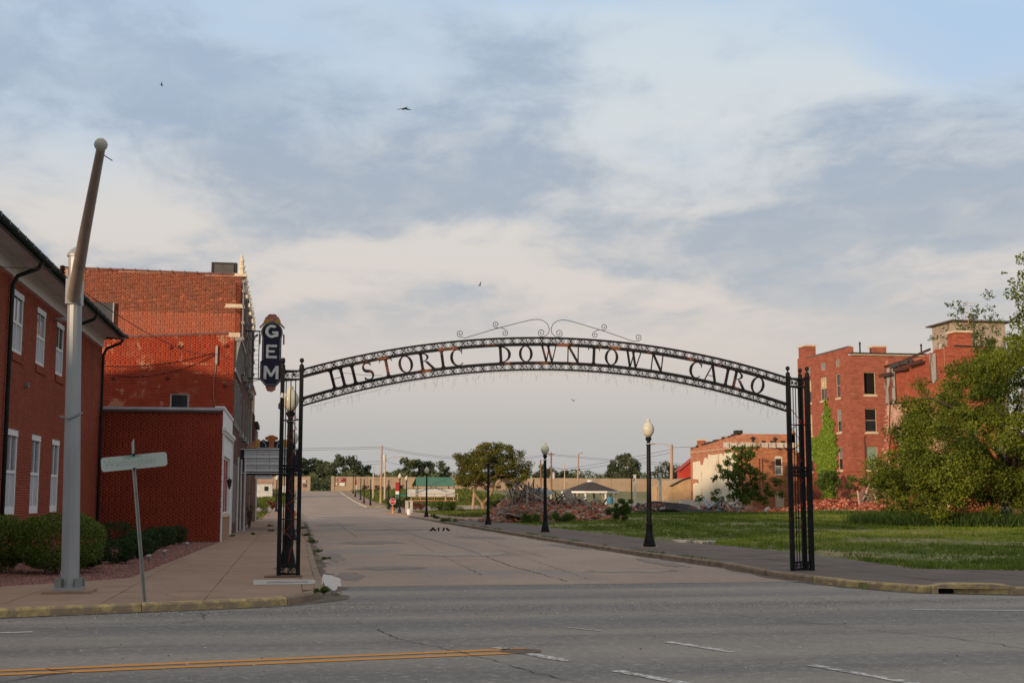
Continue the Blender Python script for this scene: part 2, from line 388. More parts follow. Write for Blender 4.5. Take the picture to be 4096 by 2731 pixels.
# ------------------------------------------------------------------ setting: ground, roads, pavements
def roadmat(name, c1, c2, speck, bands=(.05,.9), bump=.25, patch=None):
    m = bpy.data.materials.new(name); m.use_nodes = True; t = m.node_tree; N = t.nodes; L = t.links
    b = N['Principled BSDF']; b.inputs['Roughness'].default_value = .85; b.inputs['Specular IOR Level'].default_value = .3
    tcn = N.new('ShaderNodeTexCoord')
    def noise(sc, det, rough, stretch=(1,1,1)):
        mp = N.new('ShaderNodeMapping'); mp.inputs['Scale'].default_value = stretch; L.new(tcn.outputs['Object'], mp.inputs[0])
        n = N.new('ShaderNodeTexNoise'); n.inputs['Scale'].default_value = sc; n.inputs['Detail'].default_value = det; n.inputs['Roughness'].default_value = rough; L.new(mp.outputs[0], n.inputs['Vector']); return n.outputs['Fac']
    def rng(x, a, b_, lo=0., hi=1.):
        r = N.new('ShaderNodeMapRange'); r.inputs[1].default_value = a; r.inputs[2].default_value = b_; r.inputs[3].default_value = lo; r.inputs[4].default_value = hi; L.new(x, r.inputs[0]); return r.outputs[0]
    def mix(f, a, c):
        x = N.new('ShaderNodeMix'); x.data_type = 'RGBA'; L.new(f, x.inputs[0])
        for i, q in ((6,a),(7,c)):
            if isinstance(q, tuple): x.inputs[i].default_value = (*q,1)
            else: L.new(q, x.inputs[i])
        return x.outputs[2]
    out = mix(rng(noise(1.0, 4, .5, (bands[0], bands[1], 1)), .40, .60), c1, c2)
    out = mix(rng(noise(.35, 8, .65), .5, .75, 0, .45), out, tuple(x*.62 for x in c1))
    if patch: out = mix(rng(noise(.18, 7, .6), .52, .62, 0, .8), out, patch)
    out = mix(rng(noise(55, 3, .7), .60, .74, 0, .75), out, speck)
    out = mix(rng(noise(9, 5, .8), .52, .70, 0, .75), out, speck)
    out = mix(rng(noise(7, 5, .8), .54, .72, 0, .6), out, tuple(x*.55 for x in c1))
    out = mix(rng(noise(38, 2, .7), .60, .70, 0, .6), out, tuple(x*.45 for x in c1))
    L.new(out, b.inputs['Base Color'])
    bp = N.new('ShaderNodeBump'); bp.inputs['Strength'].default_value = bump; bp.inputs['Distance'].default_value = .01; L.new(noise(70, 3, .6), bp.inputs['Height']); L.new(bp.outputs[0], b.inputs['Normal'])
    MT[name] = m; return m
ASPH = roadmat('avenue_asphalt', (.163,.158,.155), (.272,.246,.222), (.42,.39,.355), (.03,.62))
STREET = roadmat('street_asphalt', (.31,.232,.19), (.36,.272,.218), (.44,.36,.30), (.25,.12), .2, patch=(.235,.21,.20))
CONC = M('sidewalk_concrete', (.30,.205,.150), .9, .12, 1.3, .3, 60, col2=(.235,.165,.125), c2=(.5,.72), c2s=.6)
CONCG = M('grey_concrete', (.42,.40,.37), .9, .12, 3, .3, 60)
CONCD = M('dark_sidewalk', (.135,.110,.098), .92, .22, .8, .35, 50, col2=(.23,.18,.15), c2=(.55,.72), c2s=.35)
DIRT = M('joint_dirt', (.10,.085,.06), .95, .3, 4, col2=(.08,.11,.04), c2=(.5,.6), c2s=2)
KERB = M('kerb_stone', (.27,.20,.145), .9, .25, 2.5, .5, 30, col2=(.16,.12,.085), c2=(.5,.66), c2s=1.6)
YEL = M('yellow_kerb_paint', (.47,.36,.16), .88, .3, 7, .5, 40, col2=(.30,.225,.15), c2=(.45,.57), c2s=4.5)
SOIL = M('lot_soil', (.14,.155,.05), .95, .3, .9, .5, 18, col2=(.27,.20,.115), c2=(.48,.60), c2s=.45)

def sheet(name, xs, ys, zf, mat):
    V = np.array([(x, y, zf(x, y)) for y in ys for x in xs]); nx = len(xs)
    F = np.array([(j*nx+i, j*nx+i+1, (j+1)*nx+i+1, (j+1)*nx+i) for j in range(len(ys)-1) for i in range(nx-1)])
    return tag(link(name, npmesh(name, V, F, mat)), kind='structure')
gx = [-2500,-700,-250,-120,-70,-40,-25,-16,-8,-2.7,.45,.47,11.2,11.22,14,15.8,18,21,24,27,30,34,38,42,46,50,54,58,62,68,76,90,110,140,200,320,700,2500]
gy = [-1200,-300,-80,-30,-12,0,12,24.4,24.6,27,30,34,38,42,46,50,55,60,66,72,80,90,100,112,125,140,158,160.5,160.6,186.4,186.5,193,200,210,228,246,271,290,300,312,330,360,420,600,1200,3000]
def gzf(x, y):
    if y < 24.5: return -.32
    if .46 < x < 11.21 and y < 300: return gz(x,y)-.30
    if 160.5 < y < 186.45 and -120 < x < 60: return gz(x,y)-.30
    return gz(x,y)-.02
sheet('ground', gx, gy, gzf, SOIL)
sheet('avenue_road', [-400,-120,-30,-8,0,4,8,12,16,30,120,400], [-7,0,8,14,20,24,27.2], lambda x,y: -.134, ASPH)
sheet('side_street_road', [.40,3,6,9,11.25], [26.8,32,40,50,60,80,100,125,145,160,170,186,193,200,210,228,246,260,271,290,302,330], lambda x,y: gz(5,y)-.13 + .04*(1-((x-5.8)/5.4)**2)*min(1,max(0,(y-26.8)/14)), STREET)
sheet('cross_street_road', [-120,-40,-10,-2,.6,11.0,14,25,45,60], [160.8,168,178,186.2], lambda x,y: gz(x,y)-.131, STREET)

def clip_poly(poly, x0, x1, y0, y1):
    def half(P, f, isec):
        out = []
        for i in range(len(P)):
            a, b = P[i], P[(i+1)%len(P)]
            fa, fb = f(a), f(b)
            if fa >= 0: out.append(a)
            if (fa >= 0) != (fb >= 0):
                t = fa/(fa-fb); out.append((a[0]+(b[0]-a[0])*t, a[1]+(b[1]-a[1])*t))
        return out
    for f in (lambda p: p[0]-x0, lambda p: x1-p[0], lambda p: p[1]-y0, lambda p: y1-p[1]):
        poly = half(poly, f, None)
        if len(poly) < 3: return []
    return poly
def area(p): return abs(sum(p[i][0]*p[(i+1)%len(p)][1]-p[(i+1)%len(p)][0]*p[i][1] for i in range(len(p))))/2
def pavement(name, poly, xcuts, ycuts, mat, joint=.014, rs=random.Random(3), sink=.012):
    b = MB(); b.prism(poly, lambda a,c,d: (a,c,d), -.30, -.016)
    base = tag(b.build(name, DIRT), kind='structure')
    for j in range(len(ycuts)-1):
        for i in range(len(xcuts)-1):
            c = clip_poly(poly, xcuts[i]+joint/2, xcuts[i+1]-joint/2, ycuts[j]+joint/2, ycuts[j+1]-joint/2)
            if len(c) < 3 or area(c) < .06: continue
            q = MB(); t0 = rs.uniform(-.006,.003); tx, ty = rs.uniform(-.002,.002), rs.uniform(-.002,.002); mx = sum(p[0] for p in c)/len(c); my = sum(p[1] for p in c)/len(c)
            q.prism(c, lambda a,e,d: (a, e, d if d < -.05 else d + t0 + tx*(a-mx) + ty*(e-my)), -.10, 0.)
            q.build('paving_slab', mat, base)
    return base
LW = [(-40,18.9),(-6.5,20.2),(-4.24,21.0),(-2.36,21.64),(-.61,22.24),(-.14,22.62),(.14,23.2),(.44,24.2),(.53,26.5),(.52,31),(.58,45),(.74,79),(.80,100),(-2.58,100),(-2.58,51.05),(-3.24,28.34),(-5.32,25.97),(-9,24.3),(-40,24.3)]
RW = [(10.92,100),(10.78,54),(10.85,41),(11.22,32.6),(10.98,28.6),(11.27,25.2),(11.98,23.5),(13.5,22.72),(20,22.3),(70,22.0),(70,27.4),(16.6,27.75),(14.5,29.05),(15.0,34.4),(15.1,41.8),(14.3,53),(14.6,90),(14.5,100)]
pavement('sidewalk_left', LW, [-40,-34,-28,-22,-16,-11,-8,-6.2,-4.4,-2.9,-1.35,.25,1.0], [18,20.2,21.9,24.2,26.4,28.4,30.6,32.8,35,37.4,39.8,42.2,44.6,47,51.05,54,57,60,63,66,69,72,75,78,81,84,87,90,95,100], CONC)
pavement('sidewalk_right', RW, [10,12.85,15.3,18,21,24,28,34,42,55,70], [21.5,24.9,27.75,30.8,34,37.4,41,44.8,48.6,52.4,56,60,64,68,72,76,80,84,88,92,96,100], CONCD, .03)
def strip_walk(name, x0, x1, ys, mat, z=0.):
    b = MB()
    for i in range(len(ys)-1):
        a, c = ys[i], ys[i+1]; za, zc = gz(5,a)+z, gz(5,c)+z
        b.add([(x0,a,za),(x1,a,za),(x1,c,zc),(x0,c,zc),(x0,a,za-.3),(x1,a,za-.3),(x1,c,zc-.3),(x0,c,zc-.3)], [(0,1,2,3),(0,3,7,4),(1,5,6,2)] + ([(0,4,5,1)] if i == 0 else []) + ([(3,2,6,7)] if i == len(ys)-2 else []))
    return tag(b.build(name, mat), kind='structure')
strip_walk('far_sidewalk_right', 10.9, 14.4, [100.02,120,140,150,159.5], CONC)
strip_walk('far_sidewalk_left', -2.4, .72, [100.02,120,140,150,159.5], CONC)
strip_walk('levee_sidewalk', 10.8, 13.6, [187.5,193,200,210,228,246,271,285], CONC)
strip_walk('parking_pad', 14.6, 17.6, [100.5,110,122], CONC, -.01)
# kerbs: one stone after the other
def kerb(name, pts, w, ht, step, matf, parent_kind='structure', side=1):
    """pts = outer bottom line; stones of length step"""
    P = [Vector((x,y,0)) for x,y in pts]; cum = [0]
    for i in range(len(P)-1): cum.append(cum[-1]+(P[i+1]-P[i]).length)
    def at(s):
        for i in range(len(P)-1):
            if s <= cum[i+1] + 1e-6:
                d = (P[i+1]-P[i]).normalized(); return P[i] + d*(s-cum[i]), d
        return P[-1], (P[-1]-P[-2]).normalized()
    base = None; s = 0; k = 0
    while s < cum[-1]-.2:
        e = min(s+step*random.uniform(.92,1.08), cum[-1]); q = MB(); n = max(2, int((e-s)/.35)); vs = []
        for i in range(n+1):
            p, d = at(s + .006 + (e-s-.012)*i/n); nrm = Vector((-d.y, d.x, 0))*side
            zb = gz(5.0, p.y); wob = .006*math.sin(s*3.1+i*1.7)
            for (o, z) in ((0,-.30),(0+wob,-.03),(.03,ht+.004),(w,ht+.006),(w,-.30)): vs.append(p + nrm*o + Vector((0,0,zb+z)))
        fs = [(i*5+j, i*5+j+1, (i+1)*5+j+1, (i+1)*5+j) for i in range(n) for j in range(4)] + [(0,1,2,3,4), tuple(n*5+j for j in (4,3,2,1,0))]
        q.add(vs, fs); m = matf((s+e)/2, at((s+e)/2)[0])
        if base is None: base = tag(q.build(name, m), kind=parent_kind)
        else: q.build('kerb_stone', m, base)
        s = e; k += 1
    return base
kerb('kerb_left', [(-40,18.72),(-6.5,20.02),(-4.24,20.82),(-2.36,21.46),(-.61,22.06),(0,22.45),(.30,23.1),(.60,24.1),(.69,26.5),(.68,31),(.74,45),(.90,79),(.96,100),(.9,159)], .155, .0, 2.3, lambda s,p: YEL if -3.4 < p.x < .45 and p.y < 23.2 else KERB)
kerb('kerb_right', [(70,21.84),(20,22.12),(13.4,22.54),(11.82,23.33),(11.10,25.08),(10.80,28.5),(11.05,32.6),(10.69,41),(10.62,54),(10.76,100),(10.75,158),(11.6,159.6),(14.4,160.2)], .155, .0, 2.6, lambda s,p: YEL if p.y < 27.2 and p.x < 13.0 or (13.75 < p.x < 20 and p.y < 23) else KERB, side=-1)
kerb('kerb_levee', [(13.6,187.3),(11.3,187.5),(10.6,188.6),(10.65,240),(10.6,285)], .15, .0, 5, lambda s,p: CONCG, side=-1)

# painted markings, worn
def paint(name, col, wear, sc=9):
    m = bpy.data.materials.new(name); m.use_nodes = True; t = m.node_tree; N = t.nodes; L = t.links; b = N['Principled BSDF']; b.inputs['Roughness'].default_value = .8
    tcn = N.new('ShaderNodeTexCoord'); n = N.new('ShaderNodeTexNoise'); n.inputs['Scale'].default_value = sc; n.inputs['Detail'].default_value = 10; n.inputs['Roughness'].default_value = .75; L.new(tcn.outputs['Object'], n.inputs['Vector'])
    r = N.new('ShaderNodeMapRange'); r.inputs[1].default_value = wear-.05; r.inputs[2].default_value = wear+.05; L.new(n.outputs['Fac'], r.inputs[0])
    mx = N.new('ShaderNodeMix'); mx.data_type = 'RGBA'; L.new(r.outputs[0], mx.inputs[0]); mx.inputs[6].default_value = (*col,1); mx.inputs[7].default_value = (.20,.195,.19,1); L.new(mx.outputs[2], b.inputs['Base Color']); MT[name] = m; return m
PY = paint('yellow_line_paint', (.62,.26,.035), .70); PW = paint('white_line_paint', (.62,.61,.58), .50, 9); PWg = paint('white_edge_paint', (.66,.65,.62), .62, 5)
def line(name, a, b, w, mat, wobble=.0, z=-.128, n=14):
    a = Vector((*a,0)); b = Vector((*b,0)); d = (b-a); nr = Vector((-d.y,d.x,0)).normalized(); q = MB(); vs = []
    for i in range(n+1):
        p = a + d*i/n; wv = w*(1+random.uniform(-wobble,wobble)*.5); off = random.uniform(-wobble,wobble)*w*.12
        vs += [p+nr*(wv/2+off)+Vector((0,0,z)), p-nr*(wv/2-off)+Vector((0,0,z))]
    q.add(vs, [(2*i,2*i+1,2*i+3,2*i+2) for i in range(n)])
    return tag(q.build(name, mat), kind='structure')
line('yellow_line', (-9,13.38), (2.80,15.55), .16, PY, .15); line('yellow_line', (-9,13.10), (2.62,15.16), .16, PY, .15)
line('white_line', (9.87,19.85), (14.5,18.75), .10, PWg, .2); line('white_line', (14.5,18.75), (40,14.0), .10, PWg, .2)
line('white_line', (-9,17.4), (-3.37,18.59), .10, PWg, .2)
for a, b_ in [((2.47,15.75),(3.04,14.31)),((3.37,13.45),(3.85,12.3)),((4.68,15.99),(5.12,14.83)),((5.55,13.55),(6.1,11.7)),((3.84,17.95),(4.16,17.41))]:
    line('crosswalk_line', a, b_, .15 if a[1] < 17 else .07, PW, .3)
line('stop_line', (.75,22.55), (1.9,22.35), .06, PW, .4)
CRACK = M('crack_filler', (.045,.043,.042), .9, .3, 6)
def stz(x, y=60.): return -.13+(float(np.interp(x,[.4,3,6,9,11.25],[-.13,-.1007,-.0901,-.104,-.131]))+.13)*min(1,max(0,(y-26.8)/14))
def crack(pts, w, z=-.127):
    P = []
    for i in range(len(pts)-1):
        a, b = Vector(pts[i]), Vector(pts[i+1]); n = max(2,int((b-a).length/.18))
        for k in range(n): P.append(a+(b-a)*k/n + Vector((random.uniform(-.05,.05), random.uniform(-.06,.06))))
    P.append(Vector(pts[-1])); q = MB(); vs = []
    for i, p in enumerate(P):
        d = (P[min(i+1,len(P)-1)]-P[max(i-1,0)]).normalized(); nr = Vector((-d.y,d.x)); ww = w*random.uniform(.3,1.2)*(.3 if i in (0,len(P)-1) else 1)
        zz = stz(p.x,p.y)+.006 if p.y > 27.1 else z; vs += [(*(p+nr*ww/2),zz),(*(p-nr*ww/2),zz)]
    q.add(vs, [(2*i,2*i+1,2*i+3,2*i+2) for i in range(len(P)-1)]); return tag(q.build('road_crack', CRACK), kind='structure')
for pts, w in [([(-3.3,13.2),(-2.55,13.9),(-2.2,14.2),(-2.5,14.6)],.035),([(1.2,18.2),(1.5,16.5),(2.0,15.4),(2.4,13.8),(3.0,12)],.018),([(1.2,16.6),(3,16.9),(6,16.7),(9.5,16.4),(14,15.9)],.010),
               ([(-1.4,21.3),(-1.2,20.4),(-1.5,19.4)],.02),([(7.5,38),(7.7,48),(8.3,60),(8.6,75)],.02),([(4.4,30),(4.6,40),(5,55)],.016),([(1.0,48),(4,49),(7,48.6),(10.2,49)],.02),([(.9,36.5),(4,37),(10,36.6)],.015),
               ([(2,70),(5,70.6),(9,70)],.03),([(2.5,27.2),(6,27.0),(10.6,27.3)],.014),([(6.5,28),(6.8,36),(7.0,44)],.014),([(-2.1,23.6),(-1.9,22.9),(-1.6,22.1)],.012),([(5.9,27.6),(5.7,34),(5.95,45),(5.8,60),(5.9,85)],.03),([(3.0,60),(3.1,75),(3.4,95)],.03),([(1.2,57),(5,58),(10,57.2)],.04),([(1.2,82),(5,83),(10.3,82)],.06),([(1.2,44.2),(3,44.6),(6,43.8)],.02),([(6.5,18.2),(8.5,17.6),(11,17.9),(14,17.3)],.012),([(5.2,20.8),(6.8,19.4),(7.4,18),(8.6,15.2),(8.8,12.4)],.014),([(-4,16.2),(-2,16.5),(.5,16.3),(1.5,16.55)],.012),([(9.2,22.6),(9.8,20.4),(10.6,18.2)],.011),([(2.0,21.6),(5.5,21.2),(9.6,21.5)],.01)]:
    crack(pts, w, .002 if pts[0] == (-2.1,23.6) else -.127)
PATCH = [M('tar_patch', (.235,.195,.172), .9, .2, 3, .3, 40, col2=(.28,.23,.20), c2=(.5,.65), c2s=1.5), M('worn_patch', (.34,.285,.245), .9, .2, 2, .3, 40, col2=(.28,.23,.2), c2=(.5,.65), c2s=1.2), M('avenue_patch', (.15,.15,.152), .9, .2, 4, .3, 50)]
def patch(cx, cy, rx, ry, k, seed):
    r2 = random.Random(seed); n = 18; P = []
    for i in range(n):
        a = 2*math.pi*i/n; r = 1+r2.uniform(-.28,.22); x, y = cx+rx*r*math.cos(a), cy+ry*r*math.sin(a); P.append((x, y, (stz(x,y)+.007) if y > 27.1 else -.1285))
    q = MB(); q.add(P+[(cx,cy,(stz(cx,cy)+.008) if cy > 27.1 else -.1285)], [(i,(i+1)%n,n) for i in range(n)]); return tag(q.build('road_patch', PATCH[k]), kind='structure')
for i, (x,y,rx,ry,k) in enumerate(((2.4,33.5,.9,.8,0),(8.2,31.2,1.2,.5,1),(5.0,41,1.6,1.6,1),(3.2,52,1.2,2.0,0),(8.4,58,1.0,2.5,0),(5.8,72,2.2,2.2,0),(3.0,86,1.3,3,0),(7.8,96,1.6,4,1),(5,120,3,3.5,0),(1.4,30.2,.35,1.6,0),(10.1,35,.35,2.2,0),(1.3,40,.3,3,0),(10.0,47,.35,3,0))): patch(x,y,rx,ry,k,i)
GDIRT = M('gutter_dirt', (.13,.105,.085), .95, .3, 5, .4, 40, col2=(.19,.155,.125), c2=(.5,.62), c2s=2.5)
def dirt_strip(pts, w, side, z=-.1275):
    P = []
    for i in range(len(pts)-1):
        a, b = Vector(pts[i]), Vector(pts[i+1]); n = max(2,int((b-a).length/.3)); P += [a+(b-a)*k/n for k in range(n)]
    P.append(Vector(pts[-1])); q = MB(); vs = []
    for i, p in enumerate(P):
        d = (P[min(i+1,len(P)-1)]-P[max(i-1,0)]).normalized(); nr = Vector((d.y,-d.x))*side; ww = w*(.25+.5*abs(math.sin(i*.37))*abs(math.sin(i*.11+1))+.5*random.random())
        for o in (-.02, ww): e = p+nr*o; vs.append((e.x, e.y, stz(e.x,e.y)+.005 if e.y > 27.1 else z))
    q.add(vs, [(2*i,2*i+1,2*i+3,2*i+2) for i in range(len(P)-1)]); return tag(q.build('gutter_dirt', GDIRT), kind='structure')
dirt_strip([(-9,19.2),(-6.5,20.02),(-4.24,20.82),(-2.36,21.46),(-.61,22.06),(0,22.45)], .22, 1); dirt_strip([(.0,22.45),(.30,23.1),(.60,24.1),(.69,26.5),(.69,27.0)], .5, 1)
dirt_strip([(.69,27.2),(.68,31),(.74,45),(.90,79),(.96,100)], .35, 1); dirt_strip([(20,22.12),(13.4,22.54),(11.82,23.33),(11.10,25.08),(10.85,27.0)], .25, -1); dirt_strip([(10.83,27.2),(11.05,32.6),(10.69,41),(10.62,54),(10.76,100)], .3, -1)
# manhole cover, utility hatch, puddle in the gutter
q = MB(); q.lathe([(.24,0),(.24,.004),(.20,.005),(.19,.003),(.02,.004)], (2.70,15.30,-.130), 24)
tag(q.build('manhole_cover', M('rusty_iron', (.13,.085,.06), .7, .3, 8, .4, 50), None), 'round iron manhole cover in the avenue at the end of the yellow lines', 'manhole')
q = MB(); q.add([(-.66,25.7,.003),(.66,25.7,.003),(.70,27.2,.003),(-.7,27.2,.003)], [(0,1,2,3)])
hp = tag(q.build('utility_pad', CONCG), kind='structure')
q = MB(); q.box(-.42,.38,26.15,26.6,.004,.012); q.build('hatch', M('hatch_grey', (.28,.27,.26), .7), hp)
q = MB(); q.box(-.5,.3,28.05,28.3,.002,.02); q.build('drain_slot', M('rusty_iron', (.1,.065,.045)), hp)
q = MB(); P = []
for i in range(48):
    a = 2*math.pi*i/48; r = 1+.12*math.sin(3*a+1)+.07*math.sin(7*a)+random.uniform(-.07,.07); yy_ = 28.6+2.5*r*math.sin(a); P.append((.90+.17*r*math.cos(a)*(1.25-.22*(yy_-26.4)/4), yy_))
q.add([(x,y,-.124+.006*(x-.75)/.5) for x,y in P], [tuple(range(48))])
tag(q.build('gutter_puddle', M('puddle_water', (.07,.06,.055), .2, .2, 2, spec=.4)), kind='structure')
# storm drain in the right kerb
sd = thing('storm_drain', (12.65,23.0,0), 'curb storm drain inlet with a low arched yellow top in the right corner kerb', 'storm drain')
def sdf(a, b, d):
    ax = Vector((.94,-.34,0)); return Vector((12.62,22.86,0)) + ax*a + Vector((.34,.94,0))*d + Vector((0,0,b))
q = MB(); q.prism([(-.75,.0),(-.6,.035),(-.3,.05),(.3,.05),(.6,.035),(.75,0),(.75,-.035),(-.75,-.035)], sdf, -.02, .5); q.build('hood', YEL, sd)
q = MB(); q.prism([(-.75,-.03),(-.64,-.03),(-.64,-.14),(-.75,-.14)], sdf, -.015, .45); q.build('jamb', YEL, sd)
q = MB(); q.prism([(.64,-.03),(.75,-.03),(.75,-.14),(.64,-.14)], sdf, -.015, .45); q.build('jamb', YEL, sd)
q = MB(); q.prism([(-.64,-.035),(.64,-.035),(.64,-.14),(-.64,-.14)], sdf, .1, .4); q.build('throat', M('drain_black', (.004,.004,.004), .95), sd)
# planting bed of red gravel in front of the office
BED = [(-40,24.3),(-9,24.3),(-5.32,25.97),(-3.24,28.34),(-2.62,51.0),(-7.1,51.0),(-7.1,27),(-40,27)]
q = MB(); q.prism(BED, lambda a,b,d: (a,b,d), -.2, -.012)
GRAV = M('red_gravel', (.27,.135,.115), .95, .35, 14, .8, 40, tone=.35)
bed = tag(q.build('gravel_bed', GRAV), kind='structure')
def inpoly(x, y, P):
    c = False; j = len(P)-1
    for i in range(len(P)):
        if (P[i][1] > y) != (P[j][1] > y) and x < (P[j][0]-P[i][0])*(y-P[i][1])/(P[j][1]-P[i][1]) + P[i][0]: c = not c
        j = i
    return c
pts = [(x,y) for x,y in zip(RNG.uniform(-9,-2.6,30000), RNG.uniform(24.2,51,30000)) if inpoly(x,y,BED) and RNG.random() < 1.2-(y-24)/40][:11000]
n = len(pts); C = np.c_[np.array(pts), np.zeros(n)-.006]; s = RNG.uniform(.015,.038,n)
T = np.array([(1,0,-.2),(-.5,.87,-.2),(-.5,-.87,-.2),(0.1,0,.9)]); ang = RNG.uniform(0,6.28,n)
V = np.zeros((n,4,3))
for k in range(4):
    V[:,k,0] = C[:,0]+s*(T[k,0]*np.cos(ang)-T[k,1]*np.sin(ang)); V[:,k,1] = C[:,1]+s*(T[k,0]*np.sin(ang)+T[k,1]*np.cos(ang)); V[:,k,2] = C[:,2]+s*T[k,2]*RNG.uniform(.6,1.2,n)
F = (np.array([(0,1,3),(1,2,3),(2,0,3)])[None]+4*np.arange(n)[:,None,None]).reshape(-1,3)
tag(link('gravel', npmesh('gravel', V.reshape(-1,3), F, GRAV, np.repeat(RNG.uniform(0,1,n),3))), 'loose red landscaping gravel around the hedges', 'gravel', kind='stuff')
# fine grit along the gutters and on the avenue
n = 2600; X = RNG.uniform(-5,16,n); Y = 22.0 - np.abs(RNG.normal(0,1.1,n)); k = RNG.random(n) < .35; Y[k] = RNG.uniform(11,27,k.sum())
s = RNG.uniform(.006,.02,n); ang = RNG.uniform(0,6.28,n); V = np.zeros((n,4,3))
for k in range(4):
    V[:,k,0] = X+s*(T[k,0]*np.cos(ang)-T[k,1]*np.sin(ang)); V[:,k,1] = Y+s*(T[k,0]*np.sin(ang)+T[k,1]*np.cos(ang)); V[:,k,2] = -.13+s*T[k,2]*.7+.003
F = (np.array([(0,1,3),(1,2,3),(2,0,3)])[None]+4*np.arange(n)[:,None,None]).reshape(-1,3)
tag(link('road_grit', npmesh('road_grit', V.reshape(-1,3), F, M('grit', (.32,.29,.26), .9, tone=.7), np.repeat(RNG.uniform(0,1,n),3))), 'scattered pale grit on the avenue asphalt', 'grit', kind='stuff')
# ------------------------------------------------------------------ left side of the street
BR1 = M('office_brick', (.27,.056,.028), .9, .18, 1.0, .3, 60, tone=.2)
MO1 = M('office_mortar', (.30,.13,.085), .95, .2, 6)
BR2 = M('low_brick', (.24,.040,.021), .9, .22, .6, .3, 60, tone=.05)
MO2 = M('low_mortar', (.235,.045,.025), .95, .2, 6)
BR4 = M('theatre_brick', (.27,.068,.036), .9, .18, 4, .3, 60, tone=.55)
MO4 = M('theatre_mortar', (.46,.27,.19), .95, .2, 6)
def painted():
    m = M('red_painted_brick', (.31,.048,.021), .85, .16, 1.2, .3, 60, tone=.10, col2=(.45,.22,.13), c2=(.545,.60), c2s=.75)
    return m
BR3 = painted(); MO3 = M('painted_mortar', (.26,.055,.028), .9, .3, 3, col2=(.42,.24,.16), c2=(.54,.6), c2s=.9)
WHITE = M('white_paint', (.66,.66,.67), .6, .06, 3); WHITED = M('white_soffit', (.62,.61,.60), .7, .06, 2)
COPPER = M('dark_copper_gutter', (.022,.035,.034), .6, .4, 3, col2=(.09,.20,.17), c2=(.62,.72), c2s=2.5)
PIPE = M('dark_downpipe', (.022,.028,.027), .6, .3, 3)
SHING = M('roof_shingle', (.06,.058,.06), .9, .3, 6)
GLD = glass('window_glass'); GLB = glass('window_glass_pale', (.16,.19,.22), .15)
BLIND = M('window_blind', (.40,.42,.45), .7, .1, 4)
LIME = M('limestone_trim', (.56,.46,.34), .85, .15, 4, .3, 30); CREAM = M('cream_terracotta', (.62,.54,.42), .7, .15, 5, col2=(.35,.30,.24), c2=(.6,.75), c2s=3)
TANG = M('grey_terracotta', (.26,.25,.235), .75, .2, 3, .2, 20, col2=(.22,.2,.19), c2=(.55,.7), c2s=2)
TARP = M('tar_black', (.028,.027,.027), .8, .3, 3, .3, 15)
DKBR = brickmat('dark_street_brick', (.10,.035,.026), (.14,.05,.035), (.10,.075,.06))
TILE = M('clay_coping', (.17,.075,.062), .5, .2, 4)

# ---- office: two storeys, deep white eaves
ob = thing('office_building', (-7.15,39,0), 'two storey red brick office with deep white eaves, tall white windows and dark gutter', 'building')
F = Frame((-7.15,27,0), (0,1,0), (1,0,0))
ops = []
for (a, b_) in ((34.95,36.35),(38.15,39.58),(41.3,42.7),(31.7,33.1),(28.5,29.9)): ops += [(a-27,b_-27,5.40,7.04),(a-27,b_-27,1.22,3.42)]
q = MB(); F.wall(q, 24., (7.3,7.3), ops, .2); 
q.add([(-7.15,27,0),(-22,27,0),(-22,27,7.3),(-7.15,27,7.3),(-22,51,0),(-22,51,7.3),(-7.15,51,0),(-7.15,51,7.3)], [(0,1,2,3),(1,4,5,2),(4,6,7,5)])
wl_ = q.build('wall', MO1, ob)
bricks(ob, F, 24., (7.3,7.3), ops, BR1, mj=.009, proud=.004, jit=.001, seed=2, near=(0,20,3), u_start=4.0)
for i, (a,b_,c,d) in enumerate(ops):
    up = c > 4
    w = F.window(ob, a, b_, c, d, WHITE, [BLIND, GLB] if not (i == 4) else [BLIND, M('louvre_dark', (.03,.035,.03))], None, -.09, .11, (.5,), (.5,))
    k = MB(); F.box(k, a+.003, b_-.003, d-.16, d-.003, -.03, -.012); k.build('head_trim', WHITE, w)
    k = MB(); F.box(k, a+.0, b_-.0, c-.22 if up else c+.001, c-.003 if up else c+.2, -.10, .04 if up else -.04); k.build('sill', BR1 if up else WHITE, w)
    if i == 4:
        for t in range(9):
            k = MB(); k.bar(F.P(a+.12, c+.95+t*.075, -.12), F.P(b_-.12, c+.95+t*.075, -.12), .05, .012); k.build('louvre_slat', WHITE, w)
q = MB(); F.box(q, -.8, 24.1, 7.303, 7.72, -.02, .05); q.build('frieze', WHITE, ob)
q = MB(); F.box(q, -.8, 24.1, 7.62, 7.72, .052, .12); q.build('bed_moulding', WHITED, ob)
q = MB(); q.add([(-7.12,26.2,7.73),(-6.38,26.2,7.66),(-6.38,50.95,7.66),(-7.12,50.95,7.73)], [(0,1,2,3)]); q.build('soffit', WHITED, ob)
q = MB(); q.box(-6.40,-6.37,26.2,50.98,7.56,7.70); q.build('fascia', COPPER, ob)
gut = MB(); gut.tube([(-6.31,26.0,7.70),(-6.31,49.9,7.70),(-6.20,50.4,7.68)], .085, 8); g_ = gut.build('gutter', COPPER, ob, True)
for i in range(26):
    k = MB(); k.box(-6.232,-6.222,27+i*.9,27.05+i*.9,7.65,7.755); k.build('gutter_strap', M('strap_pale', (.20,.24,.22), .6), g_)
rf = MB()
rf.add([(-6.36,26.0,7.76),(-6.36,51.2,7.76),(-14.5,51.2,9.35),(-14.5,26.0,9.35),(-22.6,26.0,7.76),(-22.6,51.2,7.76),(-6.36,26.0,7.66),(-6.36,51.2,7.66),(-22.6,26,7.66),(-22.6,51.2,7.66)], [(0,1,2,3),(1,5,2),(5,4,3,2),(4,0,3),(0,6,7,1),(1,7,9,5),(4,8,6,0)]); rf.build('roof', SHING, ob)
